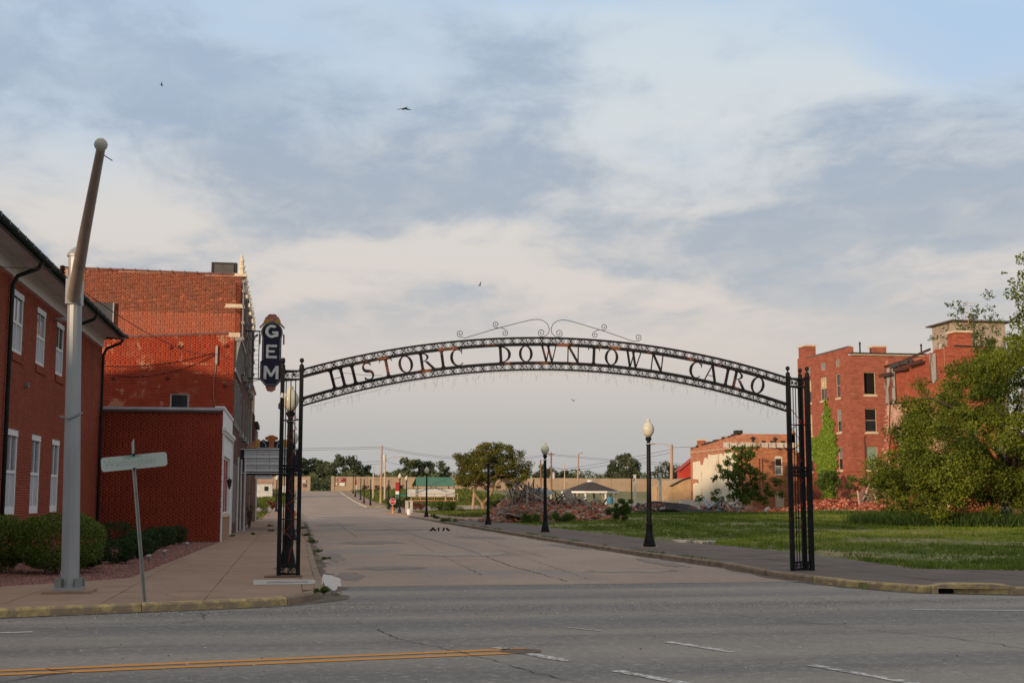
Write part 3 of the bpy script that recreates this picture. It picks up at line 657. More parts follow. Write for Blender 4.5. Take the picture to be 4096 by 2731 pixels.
for y in (34.3,43.95,50.72):
    k = MB(); k.tube([(-6.33,y-.1,7.62),(-6.45,y-.05,7.45),(-6.95,y,7.25),(-7.06,y,7.0),(-7.06,y,.1)], [.05,.055,.055,.055,.055], 8); k.build('downpipe', PIPE, ob, True)
k = MB(); k.tube([(-7.2,40.9,7.02),(-6.75,40.9,7.02),(-6.6,40.9,6.97),(-6.55,40.9,6.80)], .075, 10); k.build('vent_pipe', WHITE, ob, True)
k = MB(); k.tube([(-6.75,42.9,7.42),(-6.85,42.9,7.36),(-6.88,42.9,7.1),(-6.88,42.9,6.95)], .075, 10); k.build('vent_pipe', WHITE, ob, True)
k = MB(); F.box(k, 9.8, 9.95, 4.62, 4.75, 0, .1); k.build('junction_box', M('box_grey', (.2,.2,.2)), ob)

# ---- low one-storey building with white shopfront
lb = thing('low_brick_building', (-5,51.1,0), 'low one storey dark red brick building with white shopfront beside the sidewalk', 'building')
F = Frame((-13,51.1,0), (1,0,0), (0,-1,0))
q = MB(); F.wall(q, 10.4, (5.0,5.0)); q.box(-13,-2.72,51.35,59.4,0,4.85); q.build('wall', MO2, lb)
bricks(lb, F, 10.4, (4.98,4.98), [], BR2, mj=.006, proud=.0016, jit=.0004, seed=4, near=(-3.5,20,2), u_start=5.6)
k = MB(); k.box(-13,-2.62,50.99,51.32,4.98,5.08); k.build('coping', M('coping_metal', (.42,.43,.45), .5), lb)
k = MB(); k.box(-13,-2.66,51.02,51.3,4.90,4.978); k.build('coping_drip', M('coping_dark', (.10,.09,.09)), lb)
Fs = Frame((-2.6,51.1,0), (0,1,0), (1,0,0))
q = MB(); Fs.wall(q, 8.4, (5.05,5.05), [(1.3,7.1,.95,3.3)], .3); q.build('shopfront_wall', WHITE, lb)
k = MB(); Fs.box(k, -.06, 8.4, 4.2, 4.33, -.02, .14); Fs.box(k, -.03, 8.4, 4.10, 4.197, -.02, .09); Fs.box(k, -.04, 8.4, 5.05, 5.14, -.3, .05); k.build('cornice', WHITE, lb)
k = MB(); Fs.box(k, 1.3,7.1,.9,.98,-.02,.10); k.build('sill', LIME, lb)
k = MB(); Fs.box(k, 1.3,7.1,.0,.9,.0,.03); k.build('stall_riser', M('tan_panel', (.30,.17,.09)), lb)
Fs.window(lb, 1.3,7.1,.98,3.3, WHITE, GLB, None, -.15, .08, (), (.33,.66))
for u in (-.0, 8.1):
    k = MB(); Fs.box(k, u, u+.28, 0, 4.1, .0, .06); k.build('pilaster', WHITE, lb)
ln = MB(); ln.tube([Fs.P(2.3,2.42,.0),Fs.P(2.3,2.5,.12),Fs.P(2.3,2.42,.2)], .012, 5); ln.lathe([(.02,.42),(.09,.36),(.10,.33),(.06,.08),(.03,.05),(.05,.02),(.0,-.02)], Fs.P(2.3,2.0,.2), 8); ln.build('wall_lantern', PIPE, lb)

# ---- two storey painted building
pb = thing('painted_brick_building', (-6,59.7,0), 'two storey building with red painted patchy brick side wall, star anchors and one window', 'building')
F = Frame((-14,59.7,0), (1,0,0), (0,-1,0)); W3 = 11.4; T3 = (8.38,9.02)
op = [(8.62,9.44,5.0,6.28)]
q = MB(); F.wall(q, W3, T3, op, .25); q.add([(-2.62,59.7,0),(-2.62,65.98,0),(-2.62,65.98,9.0),(-2.62,59.7,9.0),(-14,59.7,8.35),(-14,65.98,8.35),(-14,59.7,0),(-14,65.98,0)], [(0,1,2,3),(3,2,5,4),(6,4,5,7)]); q.build('wall', MO3, pb)
def tf3(A, t, rs):
    # paint worn off in drifts, lighter bricks where it is gone
    return t + (rs.random(len(A)) < .05)*.9
bricks(pb, F, W3, T3, op, BR3, mj=.009, proud=.004, seed=6, near=(-4,30,6.8), u_start=5.6, v0=4.0, tonefn=tf3, jit=.0015)
for i in range(11):
    u0 = .3+i*1.0; a, b_ = T3[0]+(T3[1]-T3[0])*u0/W3, T3[0]+(T3[1]-T3[0])*(u0+.97)/W3
    k = MB(); vs = [F.P(u,v+h,n) for u,v in ((u0,a),(u0+.97,b_)) for h,n in ((0,.05),(.09,.05),(.12,-.1),(.12,-.2),(0,-.2))]
    k.add(vs, [(0,1,6,5),(1,2,7,6),(2,3,8,7),(3,4,9,8),(0,5,9,4),(0,4,3,2,1),(5,6,7,8,9)]); k.build('coping_tile', TILE, pb)
k = MB(); F.box(k, 11.12, 11.62, 8.86, 9.06, -.3, .06); k.build('corner_cap', LIME, pb)
F.window(pb, *op[0], M('old_white_frame', (.48,.45,.38), .7), [GLD, M('curtain', (.30,.30,.28))], None, -.12, .06, (), (), name='window')
STAR = M('iron_star', (.10,.03,.02), .7)
for (x, z) in ((-5.39,8.33),(-7.86,6.91),(-5.51,6.95),(-2.95,8.45),(-3.0,6.65)):
    k = MB(); vs = [(x + r*math.sin(2*math.pi*i/10), 59.685, z + r*math.cos(2*math.pi*i/10)) for i in range(10) for r in ((.13,.05)[i%2],)]; vs.append((x,59.62,z))
    k.add(vs, [(i,(i+1)%10,10) for i in range(10)]); k.build('star_anchor', STAR, pb)
for (u, v) in ((8.95,8.40),(9.03,8.33),(9.11,8.40)):
    k = MB(); F.box(k, u-.04, u+.04, v-.04, v+.04, .006, .012); k.build('vent_hole', M('drain_black', (.004,.004,.004)), pb)
k = MB(); F.box(k, 10.55, 10.65, 7.62, 8.45, .01, .09); k.build('conduit_box', M('galvanised', (.34,.34,.34), .5, metal=.4), pb)
k = MB(); k.tube([F.P(10.6,7.62,.03),F.P(10.58,7.3,.03),F.P(10.5,6.9,.03),F.P(10.52,6.2,.03),F.P(10.62,5.6,.03)], .02, 5); k.build('conduit', M('conduit_tan', (.30,.16,.1)), pb)
def sag(a, b, drop, n=14): 
    a = Vector(a); b = Vector(b); return [a+(b-a)*(i/n) + Vector((0,0,-drop*4*(i/n)*(1-i/n))) for i in range(n+1)]
for a, b_, d in ((F.P(5.8,7.45,.05),F.P(10.55,8.15,.05),.22),(F.P(5.8,7.1,.05),F.P(10.55,8.05,.05),.45)):
    k = MB(); k.tube(sag(a,b_,d), .012, 4); k.build('wall_cable', M('cable_black', (.015,.012,.012)), pb)
# street front with bracketed cornice
FX = Frame((-2.6,59.72,0), (0,1,0), (1,0,0))
q = MB(); FX.box(q, 0, 6.2, 0, 8.85, -.4, .0); q.build('street_front', DKBR, pb)
for i in range(7):
    k = MB(); k.prism([(0,7.3),(.04,7.35),(.08,7.8),(.14,8.2),(.24,8.6),(.28,8.8),(0,8.8)], lambda a,b,d: FX.P(d,b,a), .05+i*.95, .30+i*.95); k.build('cornice_bracket', TANG, pb)
k = MB(); FX.box(k, -.05, 6.2, 8.70, 8.88, .0, .30); FX.box(k, 0, 6.2, 7.3, 7.48, .0, .07); k.build('cornice', TANG, pb)
for i in range(3):
    FX.window(pb, .7+i*1.9, 1.7+i*1.9, 5.0, 7.0, TANG, GLD, TANG, .0, .08, (.5,))
k = MB(); FX.box(k, .2,5.9,.5,3.2,.0,.04); k.build('shop_boarding', M('weathered_board', (.16,.13,.11), .9), pb)

# ---- theatre
tb = thing('theatre_building', (-6,66,0), 'tall brick theatre with clay tiled parapet and cream pinnacles along its street front', 'building')
F = Frame((-16,66,0), (1,0,0), (0,-1,0)); W4 = 13.4; T4 = (12.95,12.74)
q = MB(); F.wall(q, W4, T4); q.add([(-2.62,66,0),(-2.62,86,0),(-2.62,86,12.4),(-2.62,66,12.72),(-16,66,12.9),(-16,86,12.4),(-16,66,0),(-16,86,0)], [(0,1,2,3),(3,2,5,4),(6,4,5,7)]); q.build('wall', MO4, tb)
def tf4(A, t, rs):
    up = A[:,2] > 10.75
    t = np.where(up, t*.62 - .02 - .10*(rs.random(len(A))<.25), .72 + (t-.5)*.35)
    red = rs.random(len(A)) < np.where((A[:,2] > 10.6) & (A[:,2] < 11.6), .05, .008); t[red] = 1.0
    return t
bricks(tb, F, W4, T4, [], BR4, seed=8, near=(-5,40,12), v0=8.3, u_start=5.0, tonefn=tf4)
for i in range(14):
    u0 = 4.6+i*.6; v = T4[0]+(T4[1]-T4[0])*u0/W4
    k = MB(); vs = [F.P(u,v-.01*(u-u0)+h,n) for u in (u0,u0+.56) for h,n in ((0,.05),(.05,.06),(.10,0),(.10,-.2),(0,-.2))]
    k.add(vs, [(0,1,6,5),(1,2,7,6),(2,3,8,7),(3,4,9,8),(0,5,9,4),(0,4,3,2,1),(5,6,7,8,9)])
    F.box(k, u0+.555, u0+.61, v-.02, v+.115, -.2, .075); k.build('coping_tile', TILE, tb)
k = MB(); F.box(k, 12.95, 13.62, 12.70, 12.85, -.4, .06); k.build('corner_cap', CREAM, tb)
k = MB(); F.box(k, 12.62, 13.45, 11.17, 11.24, -.1, .07); F.box(k, 12.58, 13.48, 11.10, 11.17, -.1, .04); F.box(k, 12.62, 13.42, 11.24, 11.29, -.1, .045); k.build('string_course', CREAM, tb)
ls = MB(); F.box(ls, 11.76, 13.06, 12.60, 13.72, -2.4, -1.8); ls.build('roof_vent', TARP, tb)
k = MB(); F.box(k, 11.92,12.9,12.95,13.62,-1.8,-1.77); k.build('vent_screen', M('vent_grey', (.09,.085,.085)), tb)
k = MB(); F.box(k, 5.6, 7.25, 9.9, 11.2, .0, .16); k.build('exit_enclosure', M('enclosure_grey', (.055,.06,.065), .7), tb)
k = MB(); F.box(k, 7.2,7.26,9.9,11.2,.16,.19); k.build('enclosure_trim', M('galvanised', (.34,.34,.34)), tb)
# street front: terracotta piers, hoods and pinnacles
FT = Frame((-2.6,66,0), (0,1,0), (1,0,0))
q = MB(); FT.box(q, .0, 20, 0, 12.3, -.3, .0); q.build('street_front', DKBR, tb)
for j, u in enumerate((.05, 6.4, 12.8, 19.2)):
    k = MB(); FT.box(k, u, u+.7, 8.6, 12.55, .0, .10)
    for v in (8.7,9.5,10.3,11.1,11.9,12.4): FT.box(k, u-.05, u+.75, v, v+.14, .0, .16)
    k.build('terracotta_pier', TANG, tb)
    hp_ = 12.55; zt = 13.9 if j == 0 else 13.55 + (.2 if j == 2 else 0)
    k = MB(); k.lathe([(.22,0),(.22,.3),(.15,.35),(.13,.6),(.17,.64),(.11,.7),(.09,.95),(.12,1.0),(.05,1.2),(.07,1.26),(.0,1.38)], FT.P(u+.35,12.55,-.05), 6); k.build('pinnacle', CREAM, tb)
    for t in range(3):
        k = MB(); k.lathe([(.06,0),(.10,.05),(.03,.12)], FT.P(u+.35,12.95+.28*t,.10-.05*t), 6); k.build('crocket', CREAM, tb)
for u in (3.3,9.7,16.0):
    k = MB(); k.lathe([(.14,0),(.14,.25),(.09,.3),(.08,.5),(.11,.54),(.0,.9)], FT.P(u,12.3,.06), 6); k.build('pinnacle', CREAM, tb)
for i in range(9): FT.window(tb, 1.1+i*2.05, 2.1+i*2.05, 5.0+3.0*(i%2), 6.9+3.0*(i%2), TANG, GLD, TANG, .0, .08, (.5,))
for (a,z) in ((.1,5.0),(.1,8.2)):
    for i in range(5): k = MB(); FT.box(k, .9+i*4.1, 2.3+i*4.1, z-.35, z-.1, .0, .18); k.build('hood_mould', TANG, tb)

# ---- shops farther down the left side
tn = thing('tan_stucco_building', (-5,88,0), 'narrow tan stucco building next to the theatre on the left side', 'building')
q = MB(); q.box(-14,-2.55,86.1,91.6,0,8.7); q.build('wall', M('tan_stucco', (.42,.30,.21), .9, .12, 1.5, col2=(.30,.22,.16), c2=(.55,.7)), tn)
q = MB(); q.box(-14,-2.45,86.0,91.7,8.7,8.85); q.build('coping', LIME, tn)
Fz = Frame((-2.55,86.1,0), (0,1,0), (1,0,0))
for i in range(2): Fz.window(tn, .8+i*2.4, 1.9+i*2.4, 5.0, 7.2, DKBR, GLD, LIME, .02, .08, (.5,))
q = MB(); Fz.box(q, .3,5.2,.1,3.3,.0,.05); q.build('shopfront', DKBR, tn)
bs = thing('brick_shop', (-5,96,0), 'small dark brick shop at the far end of the left block', 'building')
q = MB(); q.box(-13,-2.5,91.7,97.5,0,6.6); q.build('wall', DKBR, bs)
q = MB(); q.box(-13,-2.3,91.75,97.6,6.6,6.9); q.build('cornice', TARP, bs)
q = MB(); q.box(-2.49,-2.40,97.2,97.45,0,6.5); q.build('white_corner_pipe', WHITE, bs)
Fz = Frame((-2.5,91.7,0), (0,1,0), (1,0,0))
for i in range(2): Fz.window(bs, .8+i*2.4, 1.9+i*2.4, 3.9, 5.8, TANG, GLD, LIME, .02, .08, (.5,))
for y, x, pp in ((64.2,-2.5,pb),(66.1,-2.24,tb),(68.3,-2.5,tb)):
    k = MB(); k.tube([(x,y,0.02),(x,y,3.6)], .05, 6); k.build('downspout', M('white_pipe', (.5,.5,.5)), pp)
# ------------------------------------------------------------------ signs of the theatre
NAVY = M('navy_enamel', (.018,.016,.045), .45, .25, 2); NEON = M('dull_white_letter', (.80,.80,.78), .6, .15, 6, col2=(.34,.33,.28), c2=(.6,.75), c2s=5)
SALM = M('salmon_enamel', (.42,.16,.13), .55, .2, 3, col2=(.45,.28,.10), c2=(.55,.65), c2s=4); GOLD = M('gold_enamel', (.50,.28,.07), .55, .2, 4); ORNG = M('orange_enamel', (.45,.14,.04), .55, .2, 4)
PALE = M('pale_neon_tube', (.55,.54,.47), .4); BLACK = M('black_iron', (.010,.010,.011), .6, .3, 4, spec=.2)
gs = thing('blade_sign', (-1.15,72,7.4), 'tall navy vertical blade sign reading GEM with scalloped salmon top on theatre front', 'sign')
GX = -1.16
def gf(a, b, d): return (GX+a, 72.0+d, b)
body = []
for i in range(25):
    t = math.pi*(i/24)*1.28 - math.pi*.14; body.append((.585*math.cos(t), 10.64+.585*math.sin(t)))
out = [(.525,9.07),(.525,10.30)] + body + [(-.525,10.30),(-.525,9.07),(-.60,9.03),(-.60,8.06),(-.28,7.70),(.28,7.70),(.60,8.06),(.60,9.03)]
q = MB(); q.prism(out, gf, -.16, .16); q.build('sign_body', NAVY, gs)
def scallop(cx, cz, rx, rz, n, bump):
    P = []
    for i in range(n*8):
        t = 2*math.pi*i/(n*8); r = 1+bump*abs(math.sin(n*t/2)); P.append((cx+rx*r*math.cos(t), cz+rz*r*math.sin(t)))
    return P
q = MB(); q.prism(scallop(0,11.24,.39,.40,8,.10), gf, -.09, .09); q.build('crest', SALM, gs)
for s_ in (-1,1):
    q = MB(); q.prism(scallop(s_*.30,11.22,.15,.14,5,.12), gf, -.11, .11); q.build('crest_petal', GOLD, gs)
    q = MB(); q.prism([(s_*.60,10.0),(s_*.69,10.0),(s_*.69,10.5),(s_*.60,10.6)], gf, -.08, .08); q.build('side_wing', SALM, gs)
    q = MB(); q.prism([(s_*.46,11.18),(s_*.69,10.93),(s_*.66,10.86),(s_*.42,11.1)], gf, -.08, .08); q.build('side_wing', SALM, gs)
q = MB(); q.prism(scallop(0,7.62,.25,.21,7,.12), gf, -.12, .12); q.build('base_shell', SALM, gs)
# neon outline
q = MB(); pts = [gf(a*.93, 10.64+(b-10.64)*.93 if b > 10.25 else b, -.175) for a, b in [(.49,9.10),(.49,10.25)] + body[1:-1] + [(-.49,10.25),(-.49,9.10)]]; q.tube(pts, .013, 5)
q.tube([gf(-.55,8.98,-.175),gf(-.55,8.09,-.175),gf(-.26,7.77,-.175),gf(.26,7.77,-.175),gf(.55,8.09,-.175),gf(.55,8.98,-.175)], .013, 5); q.build('neon_outline', PALE, gs)
def letter_obj(polys, name, mat, parent, fn, d0, d1, strips=()):
    q = MB()
    for i, p in enumerate(polys): q.prism(p, fn, d0-.0011*i, d1)
    for i, (a, b) in enumerate(strips): q.strip(a, b, fn, d0-.0011*(i+len(polys)), d1)
    return q.build(name, mat, parent)
def arcpts(cx, cy, rx, ry, a0, a1, n=22): return [(cx+rx*math.cos(rad(a0+(a1-a0)*i/n)), cy+ry*math.sin(rad(a0+(a1-a0)*i/n))) for i in range(n+1)]
gl = lambda oz, h, w: (lambda a, b, d: gf((a-.5)*w, oz+b*h, d))
letter_obj([[(.52,.34),(.98,.34),(.98,.5),(.52,.5)],[(.78,.08),(.98,.12),(.98,.36),(.78,.36)]], 'letter', NEON, gs, gl(10.33,.72,.72), -.20, -.161, [(arcpts(.5,.5,.5,.5,48,322), arcpts(.5,.5,.27,.30,52,318))])
letter_obj([[(0,0),(.22,0),(.22,1),(0,1)],[(.2,0),(1,0),(1,.17),(.2,.17)],[(.2,.43),(.8,.43),(.8,.59),(.2,.59)],[(.2,.83),(1,.83),(1,1),(.2,1)]], 'letter', NEON, gs, gl(9.21,.74,.58), -.20, -.161)
letter_obj([[(0,0),(.19,0),(.19,1),(0,1)],[(.81,0),(1,0),(1,1),(.81,1)],[(.0,1),(.2,1),(.55,.35),(.5,.18),(.42,.2)],[(.8,1),(1,1),(.58,.2),(.5,.18),(.45,.35)]], 'letter', NEON, gs, gl(8.07,.72,.80), -.20, -.161)
q = MB(); q.bar((-2.6,72,10.7),(-1.7,72,10.7),.07,.07); q.bar((-2.6,72,8.1),(-1.7,72,8.1),.07,.07); q.tube([(-2.6,72,7.85),(-1.75,72,8.05)], .02, 5); q.build('wall_bracket', BLACK, gs)
q = MB(); q.bar((-2.18,72,8.1),(-2.18,72,10.7),.045,.045); q.bar((-1.84,72,8.1),(-1.84,72,10.7),.05,.05)
for i in range(9): q.bar((-2.18,72,8.35+i*.26),(-1.84,72,8.35+i*.26),.018,.018)
q.build('service_ladder', BLACK, gs)

mq = thing('theatre_marquee', (-1.1,69.5,2.85), 'boxy theatre marquee with blank white letter panels and a black frame over the sidewalk', 'marquee')
q = MB(); q.box(-2.62,.40,69.55,74.5,2.9,4.2); q.box(-2.64,.42,69.5,69.56,2.86,3.02); q.box(-2.64,.42,69.5,69.56,4.12,4.24); q.box(-2.64,-2.42,69.5,69.56,3.02,4.12); q.box(.2,.42,69.5,69.56,3.02,4.12); q.build('case', NAVY, mq)
PANEL = M('letter_panel', (.62,.64,.65), .6, .12, 2, col2=(.33,.33,.32), c2=(.55,.7), c2s=2); RAIL = M('white_rail', (.82,.82,.80), .5, .1, 5)
for i in range(3):
    for j in range(4):
        q = MB(); q.box(-2.40+j*.65, -1.762+j*.65, 69.53, 69.546, 3.06+i*.355, 3.36+i*.355); q.build('letter_panel', PANEL, mq)
for i in range(4):
    q = MB(); q.box(-2.41,.19,69.50,69.528,3.03+i*.355-.004,3.075+i*.355) if i < 3 else q.box(-2.41,.19,69.50,69.528,4.085,4.118); q.build('letter_rail', RAIL, mq)
for z in (2.94,4.18):
    q = MB(); q.tube([(-2.6,69.48,z),(.40,69.48,z)], .022, 6); q.build('neon_tube', RAIL, mq)
for i in range(3):
    for t in (.12,.24):
        q = MB(); q.box(-2.40,.19,69.515,69.527,3.07+i*.355+t*.95,3.078+i*.355+t*.95); q.build('letter_wire', BLACK, mq)
cf = lambda a, b, d: (-1.02+a, 69.53+d, 4.25+b)
q = MB(); q.prism([(-.60,0),(.60,0),(.60,.34),(.42,.44),(.3,.36),(-.3,.36),(-.42,.44),(-.60,.34)], cf, -.02, .05); q.build('crest_back', NAVY, mq)
q = MB(); q.prism([(-.14,0),(.14,0),(.12,.35),(.34,.44),(.33,.55),(.2,.6),(.08,.66),(-.08,.66),(-.2,.6),(-.33,.55),(-.34,.44),(-.12,.35)], cf, -.06, -.022); q.build('crest_plume', ORNG, mq)
for s_ in (-1,1):
    q = MB(); q.prism([(s_*.60,0),(s_*1.25,0),(s_*1.25,.06),(s_*1.1,.12),(s_*.85,.14),(s_*.8,.42),(s_*.70,.46),(s_*.60,.42)], cf, -.03, .02); q.build('crest_step', GOLD, mq)
    q = MB(); q.prism([(s_*.84,.10),(s_*1.16,.10),(s_*1.14,.20),(s_*1.02,.24),(s_*.98,.36),(s_*.88,.36)], cf, -.05, -.032); q.build('crest_step', SALM, mq)
    q = MB(); q.tube([cf(s_*(.28+.24*(1-math.cos(t))), .38*math.sin(t)*.9 if True else 0, -.035) for t in np.linspace(.05,1.5,7)], .02, 5); q.build('crest_arc', PALE, mq)
q = MB(); q.tube(sag((-2.2,69.5,4.28),(-2.6,70.5,4.7),-.0), .012, 5); q.build('stay_cable', BLACK, mq)

def textmesh(name, txt, size, mat, parent, origin, U, Vv, ext=.004, align='CENTER'):
    c = bpy.data.curves.new(name, 'FONT'); c.body = txt; c.size = size; c.extrude = ext; c.align_x = align; c.resolution_u = 3
    to = bpy.data.objects.new(name, c); COL.objects.link(to); dg = bpy.context.evaluated_depsgraph_get(); dg.update()
    me = bpy.data.meshes.new_from_object(to.evaluated_get(dg)); bpy.data.objects.remove(to)
    U = Vector(U); Vv = Vector(Vv); Nn = U.cross(Vv); o = Vector(origin) - org(parent)
    me.transform(Matrix(((U.x,Vv.x,Nn.x,o.x),(U.y,Vv.y,Nn.y,o.y),(U.z,Vv.z,Nn.z,o.z),(0,0,0,1))))
    me.materials.clear(); me.materials.append(mat); return link(name, me, parent)
cs = thing('hanging_sign', (-1.8,92,2.9), 'small white hanging sign with the word COMMERCE below the marquee', 'sign')
q = MB(); q.box(-2.40,-1.22,91.97,92.03,2.93,3.55); q.build('board', WHITE, cs)
textmesh('lettering', 'COMMERCE', .25, NAVY, cs, (-1.81,91.965,3.10), (1,0,0), (0,0,1)); textmesh('lettering', 'CHAMBER OF', .17, NAVY, cs, (-1.81,91.965,3.36), (1,0,0), (0,0,1))
q = MB(); q.bar((-2.5,92,3.62),(-1.2,92,3.62),.04,.04); q.build('bracket', BLACK, cs)

# ------------------------------------------------------------------ gateway arch
IRON = M('arch_iron', (.009,.009,.010), .6, .35, 4, .15, 40, spec=.18, col2=(.10,.04,.022), c2=(.64,.72), c2s=1.5)
RUST = M('rusty_arch_iron', (.010,.010,.011), .6, .35, 4, .15, 40, spec=.18, col2=(.19,.075,.04), c2=(.54,.66), c2s=1.7)
ar = thing('gateway_arch', (5.77,28.7,0), 'black wrought iron gateway arch reading HISTORIC DOWNTOWN CAIRO spanning the side street', 'arch')
ACX, ACZ, AR = 5.77, -14.24, 19.5; AY0 = 28.66
P0, P1 = -.305, .300
def ap(ph, r, y): return (ACX+r*math.sin(ph), y, ACZ+r*math.cos(ph))
BCX, BCZ, BR = 5.79, -13.50, 18.006      # flatter lower chord
def lp_(ph, r, y): return (BCX+r*math.sin(ph), y, BCZ+r*math.cos(ph))
def rail(name, r0, r1, y0, y1, mat, low=False, n=72):
    q = MB(); vs = []; f = lp_ if low else ap; cx = BCX if low else ACX
    a_, b_ = math.asin((.215-cx)/r0), math.asin((11.325-cx)/r0)
    for i in range(n+1):
        ph = a_+(b_-a_)*i/n; vs += [f(ph,r0,y0),f(ph,r1,y0),f(ph,r1,y1),f(ph,r0,y1)]
    q.add(vs, [(4*i+j,4*i+(j+1)%4,4*i+4+(j+1)%4,4*i+4+j) for i in range(n) for j in range(4)] + [(0,1,2,3),(4*n+3,4*n+2,4*n+1,4*n)])
    return q.build(name, mat, ar)
r_top = rail('top_rail', AR-.036, AR, AY0-.01, AY0+.09, IRON)
r_ub = rail('upper_beam', AR-.198, AR-.134, AY0-.015, AY0+.095, RUST)
r_lb = rail('lower_beam', BR+.136, BR+.198, AY0-.015, AY0+.095, RUST, True)
r_bot = rail('bottom_rail', BR, BR+.036, AY0-.01, AY0+.09, IRON, True)
def spiral(r0, turns, n=20, a0=0., sgn=1): return [((r0*(1-.80*i/n))*math.cos(a0+sgn*2*math.pi*turns*i/n), (r0*(1-.80*i/n))*math.sin(a0+sgn*2*math.pi*turns*i/n)) for i in range(n+1)]
def scroll_mesh(sgn):
    q = MB(); S1 = spiral(.046, 1.55, 22, math.pi/2, sgn)
    q.tube([(x, 0, y) for x, y in S1], .0058, 4)
    q.tube([(0,0,.046),(-sgn*.022,0,.047),(-sgn*.045,0,.030),(-sgn*.058,0,.0),(-sgn*.075,0,-.03),(-sgn*.10,0,-.045)], [.0058,.006,.0065,.0065,.006,.0058], 4)
    return q.mesh('scroll', IRON)
def leaf_mesh():
    q = MB(); q.tube([(-.03,0,.052),(-.012,0,.022),(0,0,-.01),(.02,0,-.05)], [.004,.012,.013,.005], 5); q.tube([(0,0,-.01),(-.03,0,-.03)], [.009,.003], 4); return q.mesh('leaf_bracket', IRON)
lfm = leaf_mesh()
scm = (scroll_mesh(1), scroll_mesh(-1))
for band, rr, cx_, f_ in ((r_top, AR-.085, ACX, ap), (r_bot, BR+.086, BCX, lp_)):
    N_ = 100
    for i in range(N_):
        a_, b_ = math.asin((.24-cx_)/rr), math.asin((11.30-cx_)/rr); ph = a_+(b_-a_)*(i+.5)/N_; p = f_(ph, rr, AY0+.04); s_ = link('scroll', scm[i%2], band); s_.location = Vector(p)-org(ar); s_.rotation_euler = (0, ph, 0)
        if i % 3 == 2:
            ph2 = ph+(b_-a_)*.5/N_; s_ = link('leaf_bracket', lfm, band); s_.location = Vector(f_(ph2, rr, AY0+.045))-org(ar); s_.rotation_euler = (0, ph2, 0)
# letters
def bx(x0,x1,y0,y1): return [(x0,y0),(x1,y0),(x1,y1),(x0,y1)]
SW = .165
def stem(x, w=SW): 
    return [bx(x,x+w,0,1), bx(x-.085,x+w+.085,0,.028), bx(x-.085,x+w+.085,.972,1), [(x-.05,.028),(x+w+.05,.028),(x+w,.09),(x,.09)], [(x,.91),(x+w,.91),(x+w+.05,.972),(x-.05,.972)]]
def dg(x0,x1,w,y0=0,y1=1): return [(x0-w/2,y0),(x0+w/2,y0),(x1+w/2,y1),(x1-w/2,y1)]
def ser(x, y, w=.30): return bx(x-w/2,x+w/2,y,y+.028)
def wstroke(C, wd):
    L = []; R_ = []
    for i,(x,y) in enumerate(C):
        a, b = C[max(i-1,0)], C[min(i+1,len(C)-1)]; dx, dy = b[0]-a[0], b[1]-a[1]; l = math.hypot(dx,dy) or 1; t = i/(len(C)-1)
        w = wd(t)/2; L.append((x-dy/l*w, y+dx/l*w)); R_.append((x+dy/l*w, y-dx/l*w))
    return (L, R_)
Sc = arcpts(.33,.745,.225,.235,20,265,16) + arcpts(.33,.262,.245,.245,85,-160,16)
GL = {
 'H': (stem(.10)+stem(.66)+[bx(.2,.7,.49,.525)], [], .9), 'I': (stem(.10), [], .33),
 'T': (stem(.29)+[bx(.0,.71,.955,.999),[(0,.999),(.05,.999),(.06,.955),(.0,.80),(-.01,.80)],[(.71,.999),(.66,.999),(.65,.955),(.71,.80),(.72,.80)]], [], .71),
 'O': ([], [([(.42+.42*math.cos(t),.5+.515*math.sin(t)) for t in np.linspace(0,2*math.pi,41)], [(.42+.265*math.cos(t),.5+.455*math.sin(t)) for t in np.linspace(0,2*math.pi,41)])], .84),
 'S': ([[(.50,.80),(.55,.80),(.56,1.0),(.52,1.0)],[(.08,.0),(.12,.0),(.12,.2),(.07,.2)]], [wstroke(Sc, lambda t: .07+.11*math.exp(-((t-.5)/.22)**2))], .62),
 'C': ([[(.70,.70),(.745,.70),(.76,1.0),(.72,.98)]], [(arcpts(.44,.5,.43,.515,42,318,30), arcpts(.475,.5,.30,.455,47,313,30))], .80),
 'D': (stem(.10), [(arcpts(.2,.5,.60,.5,-90,90,22), arcpts(.2,.5,.44,.445,-90,90,22))], .82),
 'R': (stem(.10)+[[(.36,.5),(.52,.5),(.93,.0),(.74,.0)], bx(.72,1.0,0,.028)], [(arcpts(.2,.745,.42,.255,-90,90,16), arcpts(.2,.745,.295,.215,-90,90,16))], .92),
 'W': ([dg(.34,.09,.13), dg(.35,.53,.065), dg(.69,.44,.13), dg(.70,.94,.065), ser(.09,.972), ser(.46,.972), ser(.95,.972,.24)], [], 1.05),
 'N': ([bx(.095,.16,0,1), dg(.76,.16,.16), bx(.73,.795,0,1), ser(.125,0), ser(.10,.972,.26), ser(.76,.972)], [], .88),
 'A': ([dg(.10,.42,.07), dg(.76,.44,.16), bx(.2,.62,.32,.355), ser(.10,0,.26), ser(.76,0)], [], .86),
}
TXT = [('H',.97),('I',1.32),('S',1.63),('T',2.05),('O',2.47),('R',2.93),('I',3.28),('C',3.61),('D',4.69),('O',5.18),('W',5.72),('N',6.27),('T',6.75),('O',7.17),('W',7.69),('N',8.24),('C',9.16),('A',9.53),('I',9.90),('R',10.21),('O',10.65)]
LH = .366
